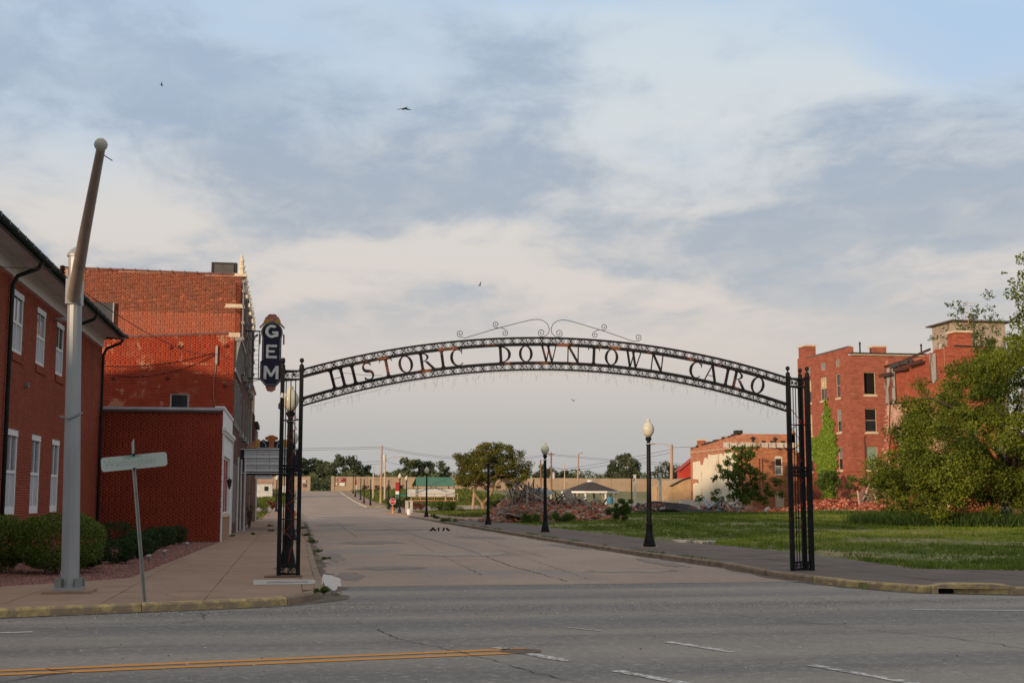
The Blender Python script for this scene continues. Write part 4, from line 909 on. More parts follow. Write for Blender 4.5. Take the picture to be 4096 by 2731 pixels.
for ch, xc in TXT:
    polys, strips, wd = GL[ch]; R0 = BR+.196; xb = xc - (xc-ACX)*.011; ph0 = math.asin((xb-BCX)/R0); ux, uz = math.cos(ph0), -math.sin(ph0); nx_, nz_ = math.sin(ph0), math.cos(ph0)
    ox, oz = BCX+R0*math.sin(ph0), BCZ+R0*math.cos(ph0)
    zu = ACZ+math.sqrt((AR-.198)**2-(xb-ACX)**2); LH = (zu-oz)*math.cos(ph0)+.006
    sgn = 1 if xc > ACX else 1
    fn = lambda a, b, d, ox=ox, oz=oz, ux=ux, uz=uz, nx_=nx_, nz_=nz_, wd=wd, LH=LH: (ox+(a-wd/2)*LH*1.02*ux+(b-.005)*LH*nx_, AY0+.04+d, oz+(a-wd/2)*LH*1.02*uz+(b-.005)*LH*nz_)
    letter_obj(polys, 'letter', RUST, ar, fn, -.012, .012, strips)
# crest of thin scrolls on top
def crest(sg):
    q = MB(); m = lambda x, z: (5.745+sg*(x-5.745), AY0+.04, z)
    c1 = [(3.69+x, 5.30+z) for x, z in reversed(spiral(.085, 1.5, 24, -1.2, -1))] 
    line_ = [(3.80,5.205),(4.5,5.43),(5.0,5.57),(5.30,5.648),(5.45,5.665),(5.58,5.64),(5.68,5.565),(5.725,5.46),(5.71,5.36),(5.64,5.29),(5.56,5.272)]
    c2 = [(5.545+x, 5.36+z) for x, z in spiral(.09, 1.5, 24, -1.5, -1)]
    q.tube([m(*p) for p in c1+line_+c2], .0075, 5)
    c3 = [(4.50+x, 5.525+z) for x, z in reversed(spiral(.08, 1.4, 22, -1.3, -1))]; c4 = [(4.70+x, 5.335+z) for x, z in spiral(.075, 1.4, 22, 1.3, -1)]
    q.tube([m(*p) for p in c3+[(4.62,5.455)]+c4], .0075, 5)
    return q.build('crest_scroll', BLACK, ar)
crest(1); crest(-1)
# towers: three square posts, thin bars, grille bands, ball finials
def tower(x0, x1, xb, y, yb):
    PT = [(x0,y),(x1,y),(xb,yb)]
    for (x,yy) in PT:
        q = MB(); q.box(x-.045,x+.045,yy-.045,yy+.045,.0,4.42); q.build('post', IRON, ar)
        q = MB(); q.box(x-.06,x+.06,yy-.06,yy+.06,4.42,4.445); q.lathe([(.05,4.445),(.052,4.52),(.03,4.545),(.014,4.56),(.014,4.58),(.042,4.60),(.05,4.635),(.042,4.67),(0,4.69)], (x,yy,0), 12); q.build('finial', IRON, ar)
    pan = None
    for (za, zb) in ((.01,.20),(2.14,2.36),(4.20,4.42)):
        for k in range(3):
            a = Vector((*PT[k],0)); b = Vector((*PT[(k+1)%3],0)); d = (b-a).normalized(); a2, b2 = a+d*.046, b-d*.046
            q = MB(); q.bar(a2+Vector((0,0,za+.02)), b2+Vector((0,0,za+.02)), .02, .04); q.bar(a2+Vector((0,0,zb-.02)), b2+Vector((0,0,zb-.02)), .02, .04); g = q.build('grille_band', IRON, ar)
            ln_ = (b2-a2).length; ns = max(2,int(ln_/.088)); yaw = math.atan2(d.y,d.x)
            for i in range(ns):
                p = a2+d*(ln_*(i+.5)/ns)+Vector((0,0,(za+zb)/2)); s_ = link('scroll', scm[i%2], g); s_.location = p-org(ar); s_.rotation_euler = (0,0,yaw)
    for k, fr in (((1,(.3,.55,.8)),(2,(.5,))) if x0 < 5 else ((1,(.4,.75)),(2,(.2,.42,.62,.82)))):
        a = Vector((*PT[k],0)); b = Vector((*PT[(k+1)%3],0))
        for t in fr:
            p = a+(b-a)*t; q = MB(); q.cyl(p+Vector((0,0,.19)), p+Vector((0,0,4.22)), .011, None, 6); q.build('thin_bar', IRON, ar)
    for z in (1.19,3.33):
        for k in range(3):
            q = MB(); q.cyl((*PT[k],z),(*PT[(k+1)%3],z), .009, None, 5); q.build('tie_rod', IRON, ar)
tower(-.21,.195,-.215,28.68,29.08); tower(11.35,11.82,11.82,28.60,29.02)
for x in (.14,11.42):
    q = MB(); q.box(x-.03 if x < 5 else x-.15, x+.15 if x < 5 else x+.0, 28.64, 28.72, 3.5 if x < 5 else 3.45, 3.53 if x < 5 else 3.48); 
# cables and lights on the towers
REDC = M('red_cable', (.30,.02,.02), .5, .1)
def cable(pts, lbl):
    P = [Vector(p) for p in pts]; out = []
    for i in range(len(P)-1):
        for t in range(5): 
            s = t/5; out.append(P[i]+(P[i+1]-P[i])*(s*s*(3-2*s)) if i%2 else P[i]+(P[i+1]-P[i])*s)
    out.append(P[-1]); q = MB(); q.tube(out, .0085, 5); return tag(q.build('red_cable', REDC, None, True), lbl, 'cable')
def zig(cx, cy, z0, z1, n, rr): return [(cx+rr*math.sin(2.3*i), cy+.08*math.cos(2.3*i), z0+(z1-z0)*i/n + random.uniform(-.05,.05)) for i in range(n+1)]
cable([(.10,28.85,3.42),(-.05,28.8,3.40),(.14,28.85,3.36)] + zig(.02,28.82,3.3,.55,15,.12)+[(-.02,28.75,.26)], 'thin red cable twisted down the left tower of the arch')
cable([(11.42,28.7,3.72)] + zig(11.6,28.78,3.6,.8,16,.13)+[(11.45,28.7,.48)], 'thin red cable twisted down the right tower of the arch')
cb = thing('control_box', (-.2,28.6,3.78), 'small white electrical box strapped to the left tower post of the arch', 'box')
q = MB(); q.obox((-.19,28.58,3.85), (.115,.08,.10), Matrix.Rotation(.15,3,'Y')); q.build('case', WHITE, cb)
q = MB(); q.tube([(-.19,28.6,3.80),(-.26,28.6,3.72),(-.28,28.6,3.6),(-.24,28.6,3.5),(-.2,28.6,3.44)], .006, 5); q.obox((-.275,28.6,3.62), (.035,.03,.12), Matrix.Identity(3)); q.build('plug_lead', BLACK, cb)
q = MB(); q.box(-.194,-.182,28.535,28.625,3.795,3.905); q.build('strap', BLACK, cb)
q = MB()
for i in range(150):
    ph = P0+(P1-P0)*(i+random.random())/150; x, y, z = lp_(ph, BR-.004, AY0+.04); ln_ = random.choice((.06,.1,.15,.22,.28))*random.uniform(.7,1.1); k = 4
    pts = [(x,y,z)]
    for t in range(k): pts.append((pts[-1][0]+random.uniform(-.03,.03), y+random.uniform(-.02,.02), pts[-1][2]-ln_/k))
    q.tube(pts, .0017, 3, 0, False)
    if ln_ > .12: p = pts[2]; q.tube([p,(p[0]+random.uniform(-.05,.05),y,p[2]-.05)], .0016, 3, 0, False)
vs = [lp_(P0+(P1-P0)*i/60, BR-.012-.02*abs(math.sin(i*.9))-(.05 if i < 9 else 0), AY0+.04) for i in range(61)]; q.tube(vs, .003, 3, 0, False)
tag(q.build('icicle_light_string', M('grey_wire', (.12,.12,.11), .6), None, False, False), 'dangling icicle light string hung along the underside of the arch', 'string lights')
q = MB(); q.tube(sag((.95,28.62,4.40),(1.95,28.62,4.33),.03), .004, 4); tag(q.build('loose_wire', BLACK), 'loose thin wire strung across the word HISTORIC', 'wire')

# ------------------------------------------------------------------ street lamps
LAMPI = M('lamp_iron', (.008,.009,.010), .6, .3, 5, .1, 30, spec=.18)
def globemat():
    m = bpy.data.materials.new('milky_globe'); m.use_nodes = True; t = m.node_tree; b = t.nodes['Principled BSDF']; b.inputs['Base Color'].default_value = (.56,.56,.45,1); b.inputs['Roughness'].default_value = .25
    b.inputs['Specular IOR Level'].default_value = .2; b.inputs['Subsurface Weight'].default_value = .35; b.inputs['Subsurface Radius'].default_value = (.15,.15,.12); b.inputs['Subsurface Scale'].default_value = .3
    n = t.nodes.new('ShaderNodeTexCoord'); sp = t.nodes.new('ShaderNodeSeparateXYZ'); t.links.new(n.outputs['Generated'], sp.inputs[0]); r = t.nodes.new('ShaderNodeValToRGB'); r.color_ramp.elements[0].position = .0; r.color_ramp.elements[0].color = (.22,.21,.16,1); r.color_ramp.elements[1].position = .20; r.color_ramp.elements[1].color = (.50,.50,.415,1)
    t.links.new(sp.outputs[2], r.inputs[0]); t.links.new(r.outputs[0], b.inputs['Base Color']); return m
GLOBE = globemat()
SH = [(.215,0),(.215,.10),(.19,.125),(.185,.17),(.145,.36),(.115,.47),(.105,.52),(.105,.70),(.118,.73),(.118,.77),(.092,.80),(.088,.95),(.068,3.42),(.088,3.435),(.088,3.47),(.062,3.50),(.058,3.56),(.10,3.62),(.112,3.67),(.08,3.70),(.08,3.74)]
GP = [(.075,3.71),(.12,3.76),(.175,3.86),(.20,3.96),(.195,4.04),(.16,4.13),(.10,4.20),(.065,4.225),(.055,4.245),(.07,4.265),(.06,4.30),(.02,4.33),(0,4.335)]
def lamp_proto():
    r = thing('street_lamp', (0,0,0), 'x', 'street lamp', 'black acorn globe street lamps along the side street')
    q = MB(); q.lathe(SH[:11], (0,0,0), 18); b = smooth_by_angle(q.build('base', LAMPI, r), 35)
    q = MB(); q.lathe(SH[10:15], (0,0,0), 12); smooth_by_angle(q.build('shaft', LAMPI, r), 25)
    q = MB(); q.lathe(SH[15:], (0,0,0), 16); smooth_by_angle(q.build('capital', LAMPI, r), 35)
    q = MB(); q.lathe(GP, (0,0,0), 24); q.build('globe', GLOBE, r, True)
    q = MB(); q.box(-.3,.3,-.3,.3,-.02,.02); q.build('footing', CONC, r)
    return r
lp = lamp_proto()
def bare_copy(src):
    c = src.copy(); COL.objects.link(c)
    for ch in src.children:
        if ch.name.startswith('globe'): continue
        d = ch.copy(); COL.objects.link(d); d.parent = c
    return c
LAMPS = [((-.03,31.6),0,1,'black acorn street lamp standing inside the left arch tower'),((.08,52),0,1,'black acorn street lamp second from the arch on the left sidewalk'),((.05,69.3),0,1,'black acorn street lamp by the marquee on the left sidewalk'),((-1.58,158),0,1,'far acorn street lamp on the left sidewalk near the grass'),
 ((12.05,43.2),-2.2,1,'leaning black acorn street lamp nearest on the right sidewalk'),((12.15,62.1),0,1,'black acorn street lamp in front of the rubble heap'),((12.05,79.9),0,0,'black lamp post without globe left of the rubble heap'),((11.65,113),0,1,'black acorn street lamp right of the white bucket'),
 ((11.8,143),0,1,'black acorn street lamp beside the red white and blue pylon'),((13.85,158),0,1,'black acorn street lamp behind the grey cabinet'),((12.6,170),0,0,'black lamp post behind the stop sign'),
 ((11.63,193),0,0,'bare black lamp post nearest on the ramp past the crossing'),((11.3,204),0,0,'bare black lamp post second on the ramp past the crossing'),((12.04,228),0,0,'bare black lamp post third on the ramp'),((11.97,246),0,0,'bare black lamp post fourth on the ramp'),((12.76,271),0,0,'bare black lamp post nearest the floodwall'),((37.1,140),0,0,'bare black lamp post by the two white posts')]
for i, ((x,y), lean, g, lb_) in enumerate(LAMPS):
    o = lp if i == 0 else (copy_tree(lp) if g else bare_copy(lp)); o.location = (x, y, gz(5.,float(y)) if x < 16 else gz(float(x),float(y))); o['label'] = lb_
    o.rotation_euler = (0, rad(lean), rad(20*i))

# ------------------------------------------------------------------ traffic pole, street name sign, hedges
STEEL = M('galvanised_pole', (.30,.315,.325), .5, .14, 2.5, .1, 20, metal=.35, spec=.4, col2=(.25,.20,.16), c2=(.66,.74), c2s=1.6, stretch=(1,1,.25))
ARM = M('warm_bounce_arm', (.34,.295,.26), .6, .2, 2, metal=.25, col2=(.28,.215,.17), c2=(.5,.7), c2s=2)  # tan puts warm bounced light into the steel colour; browner patches at random
tp = thing('traffic_pole', (-3.79,24.2,0), 'big galvanised steel pole with a bare upward mast arm ending in a ball cap', 'pole')
q = MB(); q.tube([(-3.79,24.2,.10),(-3.80,24.2,.6),(-3.86,24.2,3.2),(-3.92,24.2,5.98)], [.160,.157,.137,.122], 12); q.lathe([(.15,5.98),(.155,6.02),(.10,6.10),(.03,6.15),(0,6.16)], (-3.92,24.2,0), 12); smooth_by_angle(q.build('pole', STEEL, tp), 20)
q = MB(); q.box(-4.02,-3.56,23.97,24.43,.045,.10); q.build('base_plate', STEEL, tp)
for dx in (-.17,.17):
    for dy in (-.17,.17):
        q = MB(); q.box(-3.79+dx-.055,-3.79+dx+.055,24.2+dy-.055,24.2+dy+.055,.10,.25); q.build('bolt_cover', M('bolt_cover_grey', (.20,.21,.20), .6), tp)
q = MB(); q.box(-4.2,-3.38,23.8,24.6,-.01,.045); q.build('footing', CONC, tp)
q = MB(); q.box(-4.045,-3.775,24.04,24.36,5.10,5.56); q.build('arm_clamp', STEEL, tp)
A0, A1 = Vector((-3.90,24.05,5.28)), Vector((-2.20,15.0,5.60))
q = MB(); q.tube([A0 - Vector((0,0,.05)), A0+(A1-A0)*.5+Vector((0,0,.03)), A1], [.118,.082,.050], 14); smooth_by_angle(q.build('mast_arm', ARM, tp), 40)
q = MB(); q.lathe([(0,-.078),(.04,-.066),(.068,-.035),(.078,0),(.068,.035),(.04,.066),(0,.078)], A1+Vector((0,-.02,.03)), 16); q.build('ball_cap', M('cap_pale', (.42,.40,.34), .5), tp, True)
q = MB(); q.bar(A1+Vector((.02,.1,-.06)), A1+Vector((.12,.05,-.13)), .015, .01); q.build('wire_hook', BLACK, tp)
q = MB(); q.lathe([(.045,-.07),(.06,-.05),(.03,-.02),(.06,0),(.03,.03),(.055,.06),(.02,.08)], (-4.12,24.1,5.72), 8); q.build('insulator', BLACK, tp)
q = MB(); q.tube([(-4.05,24.05,3.08),(-3.9,24.03,3.04),(-3.72,24.08,3.12),(-3.70,24.2,3.16)], .018, 5); q.build('band_clamp', M('band_steel', (.2,.2,.2), .5), tp)
for w_i, (a, b_, d) in enumerate((((-4.15,24.1,5.72),(-30,20,6.6),.3),((-3.75,24.35,5.35),(-3.4,59.6,8.05),.35),((-3.4,59.6,8.05),(-1.7,72,8.75),.25))):
    q = MB(); q.tube(sag(a,b_,d,20), .010 if w_i else .008, 4); tag(q.build('overhead_wire', M('cable_black', (.015,.012,.012))), ['overhead wire running from the traffic pole off to the left','overhead wire sagging from the traffic pole to the painted wall','overhead wire from the painted wall to the blade sign'][w_i], 'wire')

SIGNF = bpy.data.materials.new('faded_sign'); SIGNF.use_nodes = True
t_ = SIGNF.node_tree; b_ = t_.nodes['Principled BSDF']; b_.inputs['Roughness'].default_value = .6
tc_ = t_.nodes.new('ShaderNodeTexCoord'); mp_ = t_.nodes.new('ShaderNodeMapping'); mp_.inputs['Location'].default_value = (0.05,0,-.95); mp_.inputs['Scale'].default_value = (3.2,0,9); t_.links.new(tc_.outputs['Object'], mp_.inputs[0])
nz_ = t_.nodes.new('ShaderNodeTexNoise'); nz_.inputs['Scale'].default_value = 6; t_.links.new(tc_.outputs['Object'], nz_.inputs['Vector'])
ln2 = t_.nodes.new('ShaderNodeVectorMath'); ln2.operation = 'LENGTH'; t_.links.new(mp_.outputs[0], ln2.inputs[0])
ad_ = t_.nodes.new('ShaderNodeMath'); ad_.operation = 'ADD'; t_.links.new(ln2.outputs['Value'], ad_.inputs[0]); t_.links.new(nz_.outputs['Fac'], ad_.inputs[1])
rp_ = t_.nodes.new('ShaderNodeValToRGB'); e_ = rp_.color_ramp.elements; e_[0].position = .45; e_[0].color = (.03,.24,.17,1); e_[1].position = 1.15 if False else 1.0; e_[1].color = (.44,.50,.46,1)
t_.links.new(ad_.outputs[0], rp_.inputs[0]); t_.links.new(rp_.outputs[0], b_.inputs['Base Color'])
ss = thing('street_name_sign', (-2.25,21.75,0), 'leaning metal post with a faded green street name blade reading Washington', 'street sign')
q = MB(); q.prism([(-.03,-.015),(-.012,.012),(.012,.012),(.03,-.015),(.014,-.012),(0,.004),(-.014,-.012)], lambda a,b,d: (-2.25+a-.235*d/2.1, 21.75+b, d), 0., 2.12); q.build('post', M('post_galv', (.27,.28,.26), .55, .2, 4, metal=.3), ss)
def rrect(w, h, r, n=5):
    P = []
    for cx, cy, a0 in ((w/2-r,h/2-r,0),(-w/2+r,h/2-r,90),(-w/2+r,-h/2+r,180),(w/2-r,-h/2+r,270)):
        P += [(cx+r*math.cos(rad(a0+90*i/n)), cy+r*math.sin(rad(a0+90*i/n))) for i in range(n+1)]
    return P
q = MB(); q.prism(rrect(1.03,.228,.05), lambda a,b,d: (a,d,b), -.003, .003); me = q.mesh('blade', SIGNF)
bl = link('blade', me, ss); bl.location = (-.24,.02,2.225); bl.rotation_euler = (0,rad(-6.0),0); ORG[bl.name] = Vector((0,0,0))
textmesh('lettering', 'Washington', .165, M('faded_lettering', (.33,.40,.365), .6), bl, (-.07,-.0045,-.055), (1,0,0), (0,0,1), .0008)
q = MB(); q.prism(rrect(.80,.215,.05), lambda a,b,d: (d,a,b), -.003, .003); b2 = link('blade', q.mesh('blade', M('sign_pale_green', (.36,.46,.41), .5)), ss); b2.location = (-.265,.0,2.455); b2.rotation_euler = (rad(-2),rad(-4),rad(9)); ORG[b2.name] = Vector((0,0,0))
q = MB(); q.box(-2.52,-2.48,21.74,21.80,2.32,2.36); q.box(-2.50,-2.455,21.74,21.80,2.08,2.13); q.build('bracket', BLACK, ss)

HED = leafmat('hedge_leaf', (.035,.070,.013), (.20,.255,.045), .3); YEW = leafmat('yew_leaf', (.016,.034,.012), (.055,.090,.026), .2)
WOOD = M('bark', (.10,.07,.05), .95, .3, 6, .6, 20)
def hedge(name, c, rx, ry, h, n, size, mat, label, lump=.10, group=None):
    r = thing(name, (c[0],c[1],0), label, 'shrub', group); rs = np.random.default_rng(int(abs(c[0])*100+c[1]*7))
    d = rs.normal(size=(n,3)); d /= np.linalg.norm(d,axis=1)[:,None]
    lum = 1 + lump*(np.sin(d[:,0]*5+c[0])*np.cos(d[:,1]*4.3+c[1])+.6*np.sin(d[:,2]*7+d[:,0]*6)); q_ = rs.uniform(0,1,n)**.18*lum
    sx = np.sign(d)*np.abs(d)**.75; sx /= np.linalg.norm(sx,axis=1)[:,None]**.6
    p = np.c_[sx[:,0]*rx*q_, sx[:,1]*ry*q_, h*.52+sx[:,2]*h*.5*q_]; p = p[p[:,2] > .04]
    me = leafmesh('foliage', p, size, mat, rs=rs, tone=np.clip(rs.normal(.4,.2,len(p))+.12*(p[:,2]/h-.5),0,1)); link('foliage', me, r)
    q = MB()
    for i in range(5):
        a = i*1.3; q.tube([(.05*math.cos(a),.05*math.sin(a),0),(.5*rx*math.cos(a),.5*ry*math.sin(a),h*.6)], [.025,.012], 5)
    me2 = q.mesh('stems', WOOD); link('stems', me2, r)
    return r
hedge('round_hedge', (-5.0,30.4), 1.0, .95, 1.32, 15000, .055, HED, 'large rounded clipped green hedge behind the traffic pole', .06)
hedge('round_hedge', (-6.65,30.9), 1.0, .95, 1.26, 13000, .055, HED, 'large rounded clipped green hedge at the left edge', .06)
for (c, rx, h, l) in (((-4.35,34.6),.52,.60,'small dark shrub nearest the sign post'),((-4.15,37.4),.48,.62,'small dark shrub second along the gravel bed'),((-4.3,40.6),.55,.70,'small dark shrub third along the gravel bed'),((-4.25,44.6),.60,.72,'small dark shrub fourth along the gravel bed'),((-4.1,48.2),.55,.66,'small dark shrub nearest the low brick wall'),((-5.9,46.5),.7,.85,'dark shrub behind the row against the office wall'),((-4.75,32.3),.42,.45,'small dark shrub tucked behind the big hedge')):
    hedge('small_shrub', c, rx, rx, h, 4200, .05, YEW, l, .10, 'low dark shrubs in the gravel bed')
LG = M('landscape_light_grey', (.26,.26,.25), .5)
for i, (x, y, l) in enumerate(((-4.35,26.9,'small grey landscape light by the traffic pole base'),(-3.45,34.0,'small grey landscape light behind the sign post'),(-3.35,37.0,'small grey landscape light in the middle of the gravel'),(-3.2,43.0,'small grey landscape light nearest the low building'))):
    r = thing('landscape_light', (x,y,0), l, 'light', 'landscape lights in the gravel')
    q = MB(); q.cyl((x,y,0),(x,y,.14),.018); q.build('stake', LG, r); q = MB(); q.obox((x,y-.02,.18), (.09,.12,.10), Matrix.Rotation(.4,3,'X')); q.build('head', LG, r)
# ------------------------------------------------------------------ right side: ruins
RB = brickmat('old_red_brick', (.215,.038,.022), (.30,.062,.035), (.33,.165,.115), mort=.013, var=.18, patch=(.52,.34,.26), psc=9., pr=(.68,.74))
RB2 = brickmat('ruin_red_brick', (.27,.048,.026), (.33,.068,.036), (.30,.13,.085), var=.25)
RBL = brickmat('ruin_bare_brick', (.42,.19,.13), (.52,.32,.24), (.48,.36,.29), var=.35, patch=(.34,.08,.05), psc=.45, pr=(.5,.56))
RBO = brickmat('orange_brick', (.34,.115,.055), (.42,.17,.085), (.30,.16,.10), var=.28)
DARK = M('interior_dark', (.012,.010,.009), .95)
OLDW = M('old_wood_frame', (.38,.31,.22), .85, .2, 5); GOLDG = M('gold_reflection_pane', (.50,.42,.22), .3, .35, 2.5); GREENP = M('green_shade', (.20,.28,.22), .4, .15, 2)  # gold pane colour paints a bright reflection onto the glass
tsb = thing('three_storey_building', (49.5,110,0), 'derelict three storey red brick building with empty windows and ivy on its side', 'building')
GB = .33
Fl = Frame((49.46,110,0), (0,1,0), (-1,0,0)); Ff = Frame((49.46,110,0), (1,0,0), (0,-1,0))
sideops = []
for (a,b_) in ((1.97,2.95),(5.05,6.55),(8.7,9.6)): sideops += [(a,b_,10.75,13.0),(a,b_,7.6,9.7),(a,b_,4.15,6.28)]
small = [(2.0,2.85,13.62,14.36),(5.2,6.25,13.62,14.34),(8.8,9.6,13.5,14.2)]
frontops = [(1.42,2.55,10.88,12.93),(1.42,2.54,7.52,9.63),(1.42,2.54,4.15,6.24),(5.4,6.5,10.88,12.93)]
q = MB(); Fl.wall(q, 12., (15.1,15.35), sideops+small, .25)
Ff.wall(q, 9.2, (14.42,14.42), frontops, .25); q.build('wall', RB, tsb)
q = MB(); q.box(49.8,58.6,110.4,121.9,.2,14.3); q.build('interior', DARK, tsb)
q = MB(); Ff.box(q, .35, 9.2, 14.42, 14.56, -.3, .14); q.build('eave_board', OLDW, tsb)
q = MB(); Ff.box(q, .3, 9.2, 14.56, 14.68, -.4, .18); q.build('gutter', TARP, tsb)
q = MB(); Fl.box(q, -.01, 9.9, 15.14, 15.26, -.3, .03); q.build('parapet_coping', M('slate_coping', (.09,.09,.10), .7), tsb)
q = MB(); q.box(49.46-.02,49.95,109.98,110.5,14.6,15.2); q.build('corner_stub', RB, tsb)
def chimney(x0,x1,y0,y1,z0,z1,mat,par):
    q = MB(); q.box(x0,x1,y0,y1,z0,z1); c = q.build('chimney', mat, par); k = MB(); k.box(x0-.08,x1+.08,y0-.08,y1+.08,z1,z1+.16); k.build('chimney_cap', LIME, c)
chimney(49.40,50.4,119.6,121.5,13,16.35,RB,tsb); chimney(52.9,54.1,112,113,14,15.45,RB,tsb)
for x, z in ((51.05,15.75),(57.05,15.7)):
    q = MB(); q.cyl((x,111,14.4),(x,111,z),.075,None,8); q.cyl((x,111,z-.2),(x,111,z),.10,None,8); q.build('vent_stack', TARP, tsb)
for i, (a,b_,c,d) in enumerate(sideops):
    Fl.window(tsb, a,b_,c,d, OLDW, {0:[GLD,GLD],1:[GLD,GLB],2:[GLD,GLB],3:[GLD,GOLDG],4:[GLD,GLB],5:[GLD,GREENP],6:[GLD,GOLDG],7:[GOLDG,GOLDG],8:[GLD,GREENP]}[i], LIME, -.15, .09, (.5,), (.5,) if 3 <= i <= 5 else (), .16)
for (a,b_,c,d) in small: Fl.window(tsb, a,b_,c,d, OLDW, GLB, None, -.12, .07, (), (.5,))
for i, (a,b_,c,d) in enumerate(frontops):
    Ff.window(tsb, a,b_,c,d, OLDW, None if i == 0 else ([GLD, DARK], [GREENP, GREENP], [GLD,GLD])[i-1], LIME, -.18, .07, () if i == 0 else (.5,), (), .17)
for i,(a,b_,c,d) in enumerate(frontops[1:3]): pass
q = MB(); Fl.box(q, -.03, 12., 3.92, 4.05, .0, .04); Ff.box(q, -.04, 9.2, 3.92, 4.05, .0, .04); q.build('belt_course', RB2, tsb)
q = MB(); q.tube([Ff.P(1.25,2.2,.06),Ff.P(1.25,7.0,.06),Ff.P(1.3,7.15,.06),Ff.P(1.45,7.2,.06)], .045, 6); q.build('downpipe', M('rust_pipe', (.12,.05,.035)), tsb)
# ivy
IVY = leafmat('ivy_leaf', (.09,.16,.018), (.30,.42,.055), .35)
iv = tag(thing('ivy', (49.46,113,0.), 'bright green ivy spreading up the side wall of the three storey building', 'ivy'))
rs = np.random.default_rng(5)
prof = [(.4,4.6,6.4),(2,3.9,6.6),(3.5,3.4,7.2),(5.0,3.0,8.0),(6.5,2.9,9.3),(7.2,3.2,9.2),(7.6,3.4,6.6),(8.6,3.6,5.9),(9.6,4.3,5.7),(10.3,4.8,5.4),(10.9,5.0,5.15)]
V_ = []
zz = rs.uniform(.4,10.9,52000); lo = np.interp(zz,[p[0] for p in prof],[p[1] for p in prof]); hi_ = np.interp(zz,[p[0] for p in prof],[p[2] for p in prof])
yy = rs.uniform(2.4,9.6,52000); ed = .25*np.sin(zz*5)+.18*np.sin(zz*13+2); ok = (yy > lo+ed) & (yy < hi_+ed*.8+.15*np.sin(zz*9)); zz, yy = zz[ok], yy[ok]
P = np.c_[49.43-rs.uniform(0,.14,len(zz)), 110+yy, zz]
z2 = rs.uniform(.3,8.8,5000); y2 = 11.55+.35*rs.normal(size=5000)*(1.1-z2/10); P2 = np.c_[49.42-rs.uniform(0,.12,5000), 110+np.clip(y2,10.7,11.95), z2]
P = np.r_[P,P2]; link('ivy_leaves', leafmesh('ivy_leaves', P, .15, IVY, org(iv), rs, np.clip(rs.normal(.5,.22,len(P)),0,1), asp=.9, nrm=np.array([-1,0,.3])), iv)
q = MB()
for y0_, y1_ in ((4.2,5.2),(4.8,4.4),(5.4,6.5)): q.tube([(49.42,110+y0_,.3),(49.42,110+(y0_+y1_)/2,4),(49.42,110+y1_,7.5)], [.04,.03,.015], 5)
q.build('ivy_stems', WOOD, iv)

# ---- roofless ruin with the torn side wall
ru = thing('ruined_building', (52,98,0), 'roofless collapsed brick ruin with torn side wall, rusty beams and a chimney', 'building')
Fr = Frame((51.04,106.,0), (0,-1,0), (-1,0,0))
ragged = []
rs_ = random.Random(9)
z = .3
left = [(.0,.3)]
prev = 0
outline = [(10.5,.3)]
u = lambda z_: (-1.6 if z_ < 4 else -.8 if z_ < 6 else -.35 if z_ < 8 else 0)
edge = []
z = .3
while z < 13.0:
    edge.append((u(z)+rs_.uniform(-.12,.22), z)); edge.append((edge[-1][0], z+.34)); z += .34
top = [(.1,13.05),(.5,13.25),(1.0,13.0),(2.0,13.05),(4,13.05),(6.5,13.1),(8.2,13.35)]
stp = []; uu_, zz_ = 8.3, 12.6
while zz_ < 13.5: stp += [(uu_,zz_),(uu_+.12,zz_)]; uu_ += .12; zz_ += .1
outl = [(10.45,.3)] + [(10.45,13.5)] + list(reversed([(8.6,13.3),(8.9,13.5)])) + list(reversed(top)) + list(reversed(edge))
q = MB(); q.prism(outl, lambda a,b,d: Fr.P(a,b,-d), 0, .35); q.build('torn_side_wall', RBL, ru)
q = MB(); q.prism([(.55,9.75),(10.44,9.6),(10.44,13.45),(8.9,13.45),(8.5,13.2),(6.5,13.05),(4,13.0),(1.2,12.95),(.55,12.9)], lambda a,b,d: Fr.P(a,b,-d), -.03, -.004); q.build('upper_wall_face', RB2, ru)
q = MB()
for i in range(34): q.bar(Fr.P(.3+i*.3,9.72-.014*i*.3+rs_.uniform(-.04,.04),.08), Fr.P(.6+i*.3,9.72-.014*(i+1)*.3+rs_.uniform(-.04,.04),.08), .16, .08)
q.build('floor_ledge', M('charred_wood', (.05,.04,.035)), ru)
# torn brick ends along the break
BRK = [M('broken_brick_'+n_, c_, .9, .25, 5) for n_, c_ in (('red',(.40,.12,.08)),('pale',(.50,.30,.23)),('dark',(.24,.075,.05)))]
bm_ = []
for k in range(3):
    q = MB(); q.box(-.11,.11,-.05,.05,-.035,.035); bm_.append(q.mesh('brick', BRK[k]))
for (a, b__) in edge:
    for t in range(5):
        o = link('brick', bm_[(0,1,1,1,2)[rs_.randrange(5)]], ru); o.location = Fr.P(a+rs_.uniform(-.16,.1), b__+rs_.uniform(0,.3), rs_.uniform(-.3,.03))-org(ru); o.rotation_euler = (rs_.uniform(-.15,.15),rs_.uniform(-.15,.15),rs_.uniform(-.3,.3)+1.57)
CORR = M('rusty_corrugated', (.30,.30,.29), .7, .2, 2, metal=.2, col2=(.16,.06,.04), c2=(.48,.58), c2s=.7, stretch=(1,2,.4))
BEAM = M('rusty_beam', (.07,.03,.022), .7, .3, 4)
def corr(u0,u1,v0,v1,n0):
    q = MB(); n = int((u1-u0)/.09); vs = []
    for i in range(n+1):
        uu2 = u0+(u1-u0)*i/n; off = n0+(.03 if i%2 else 0)
        vs += [Fr.P(uu2,v0+.15*math.sin(i*.7),off),Fr.P(uu2,v1,off)]
    q.add(vs, [(2*i,2*i+2,2*i+3,2*i+1) for i in range(n)]); return q.build('corrugated_sheet', CORR, ru)
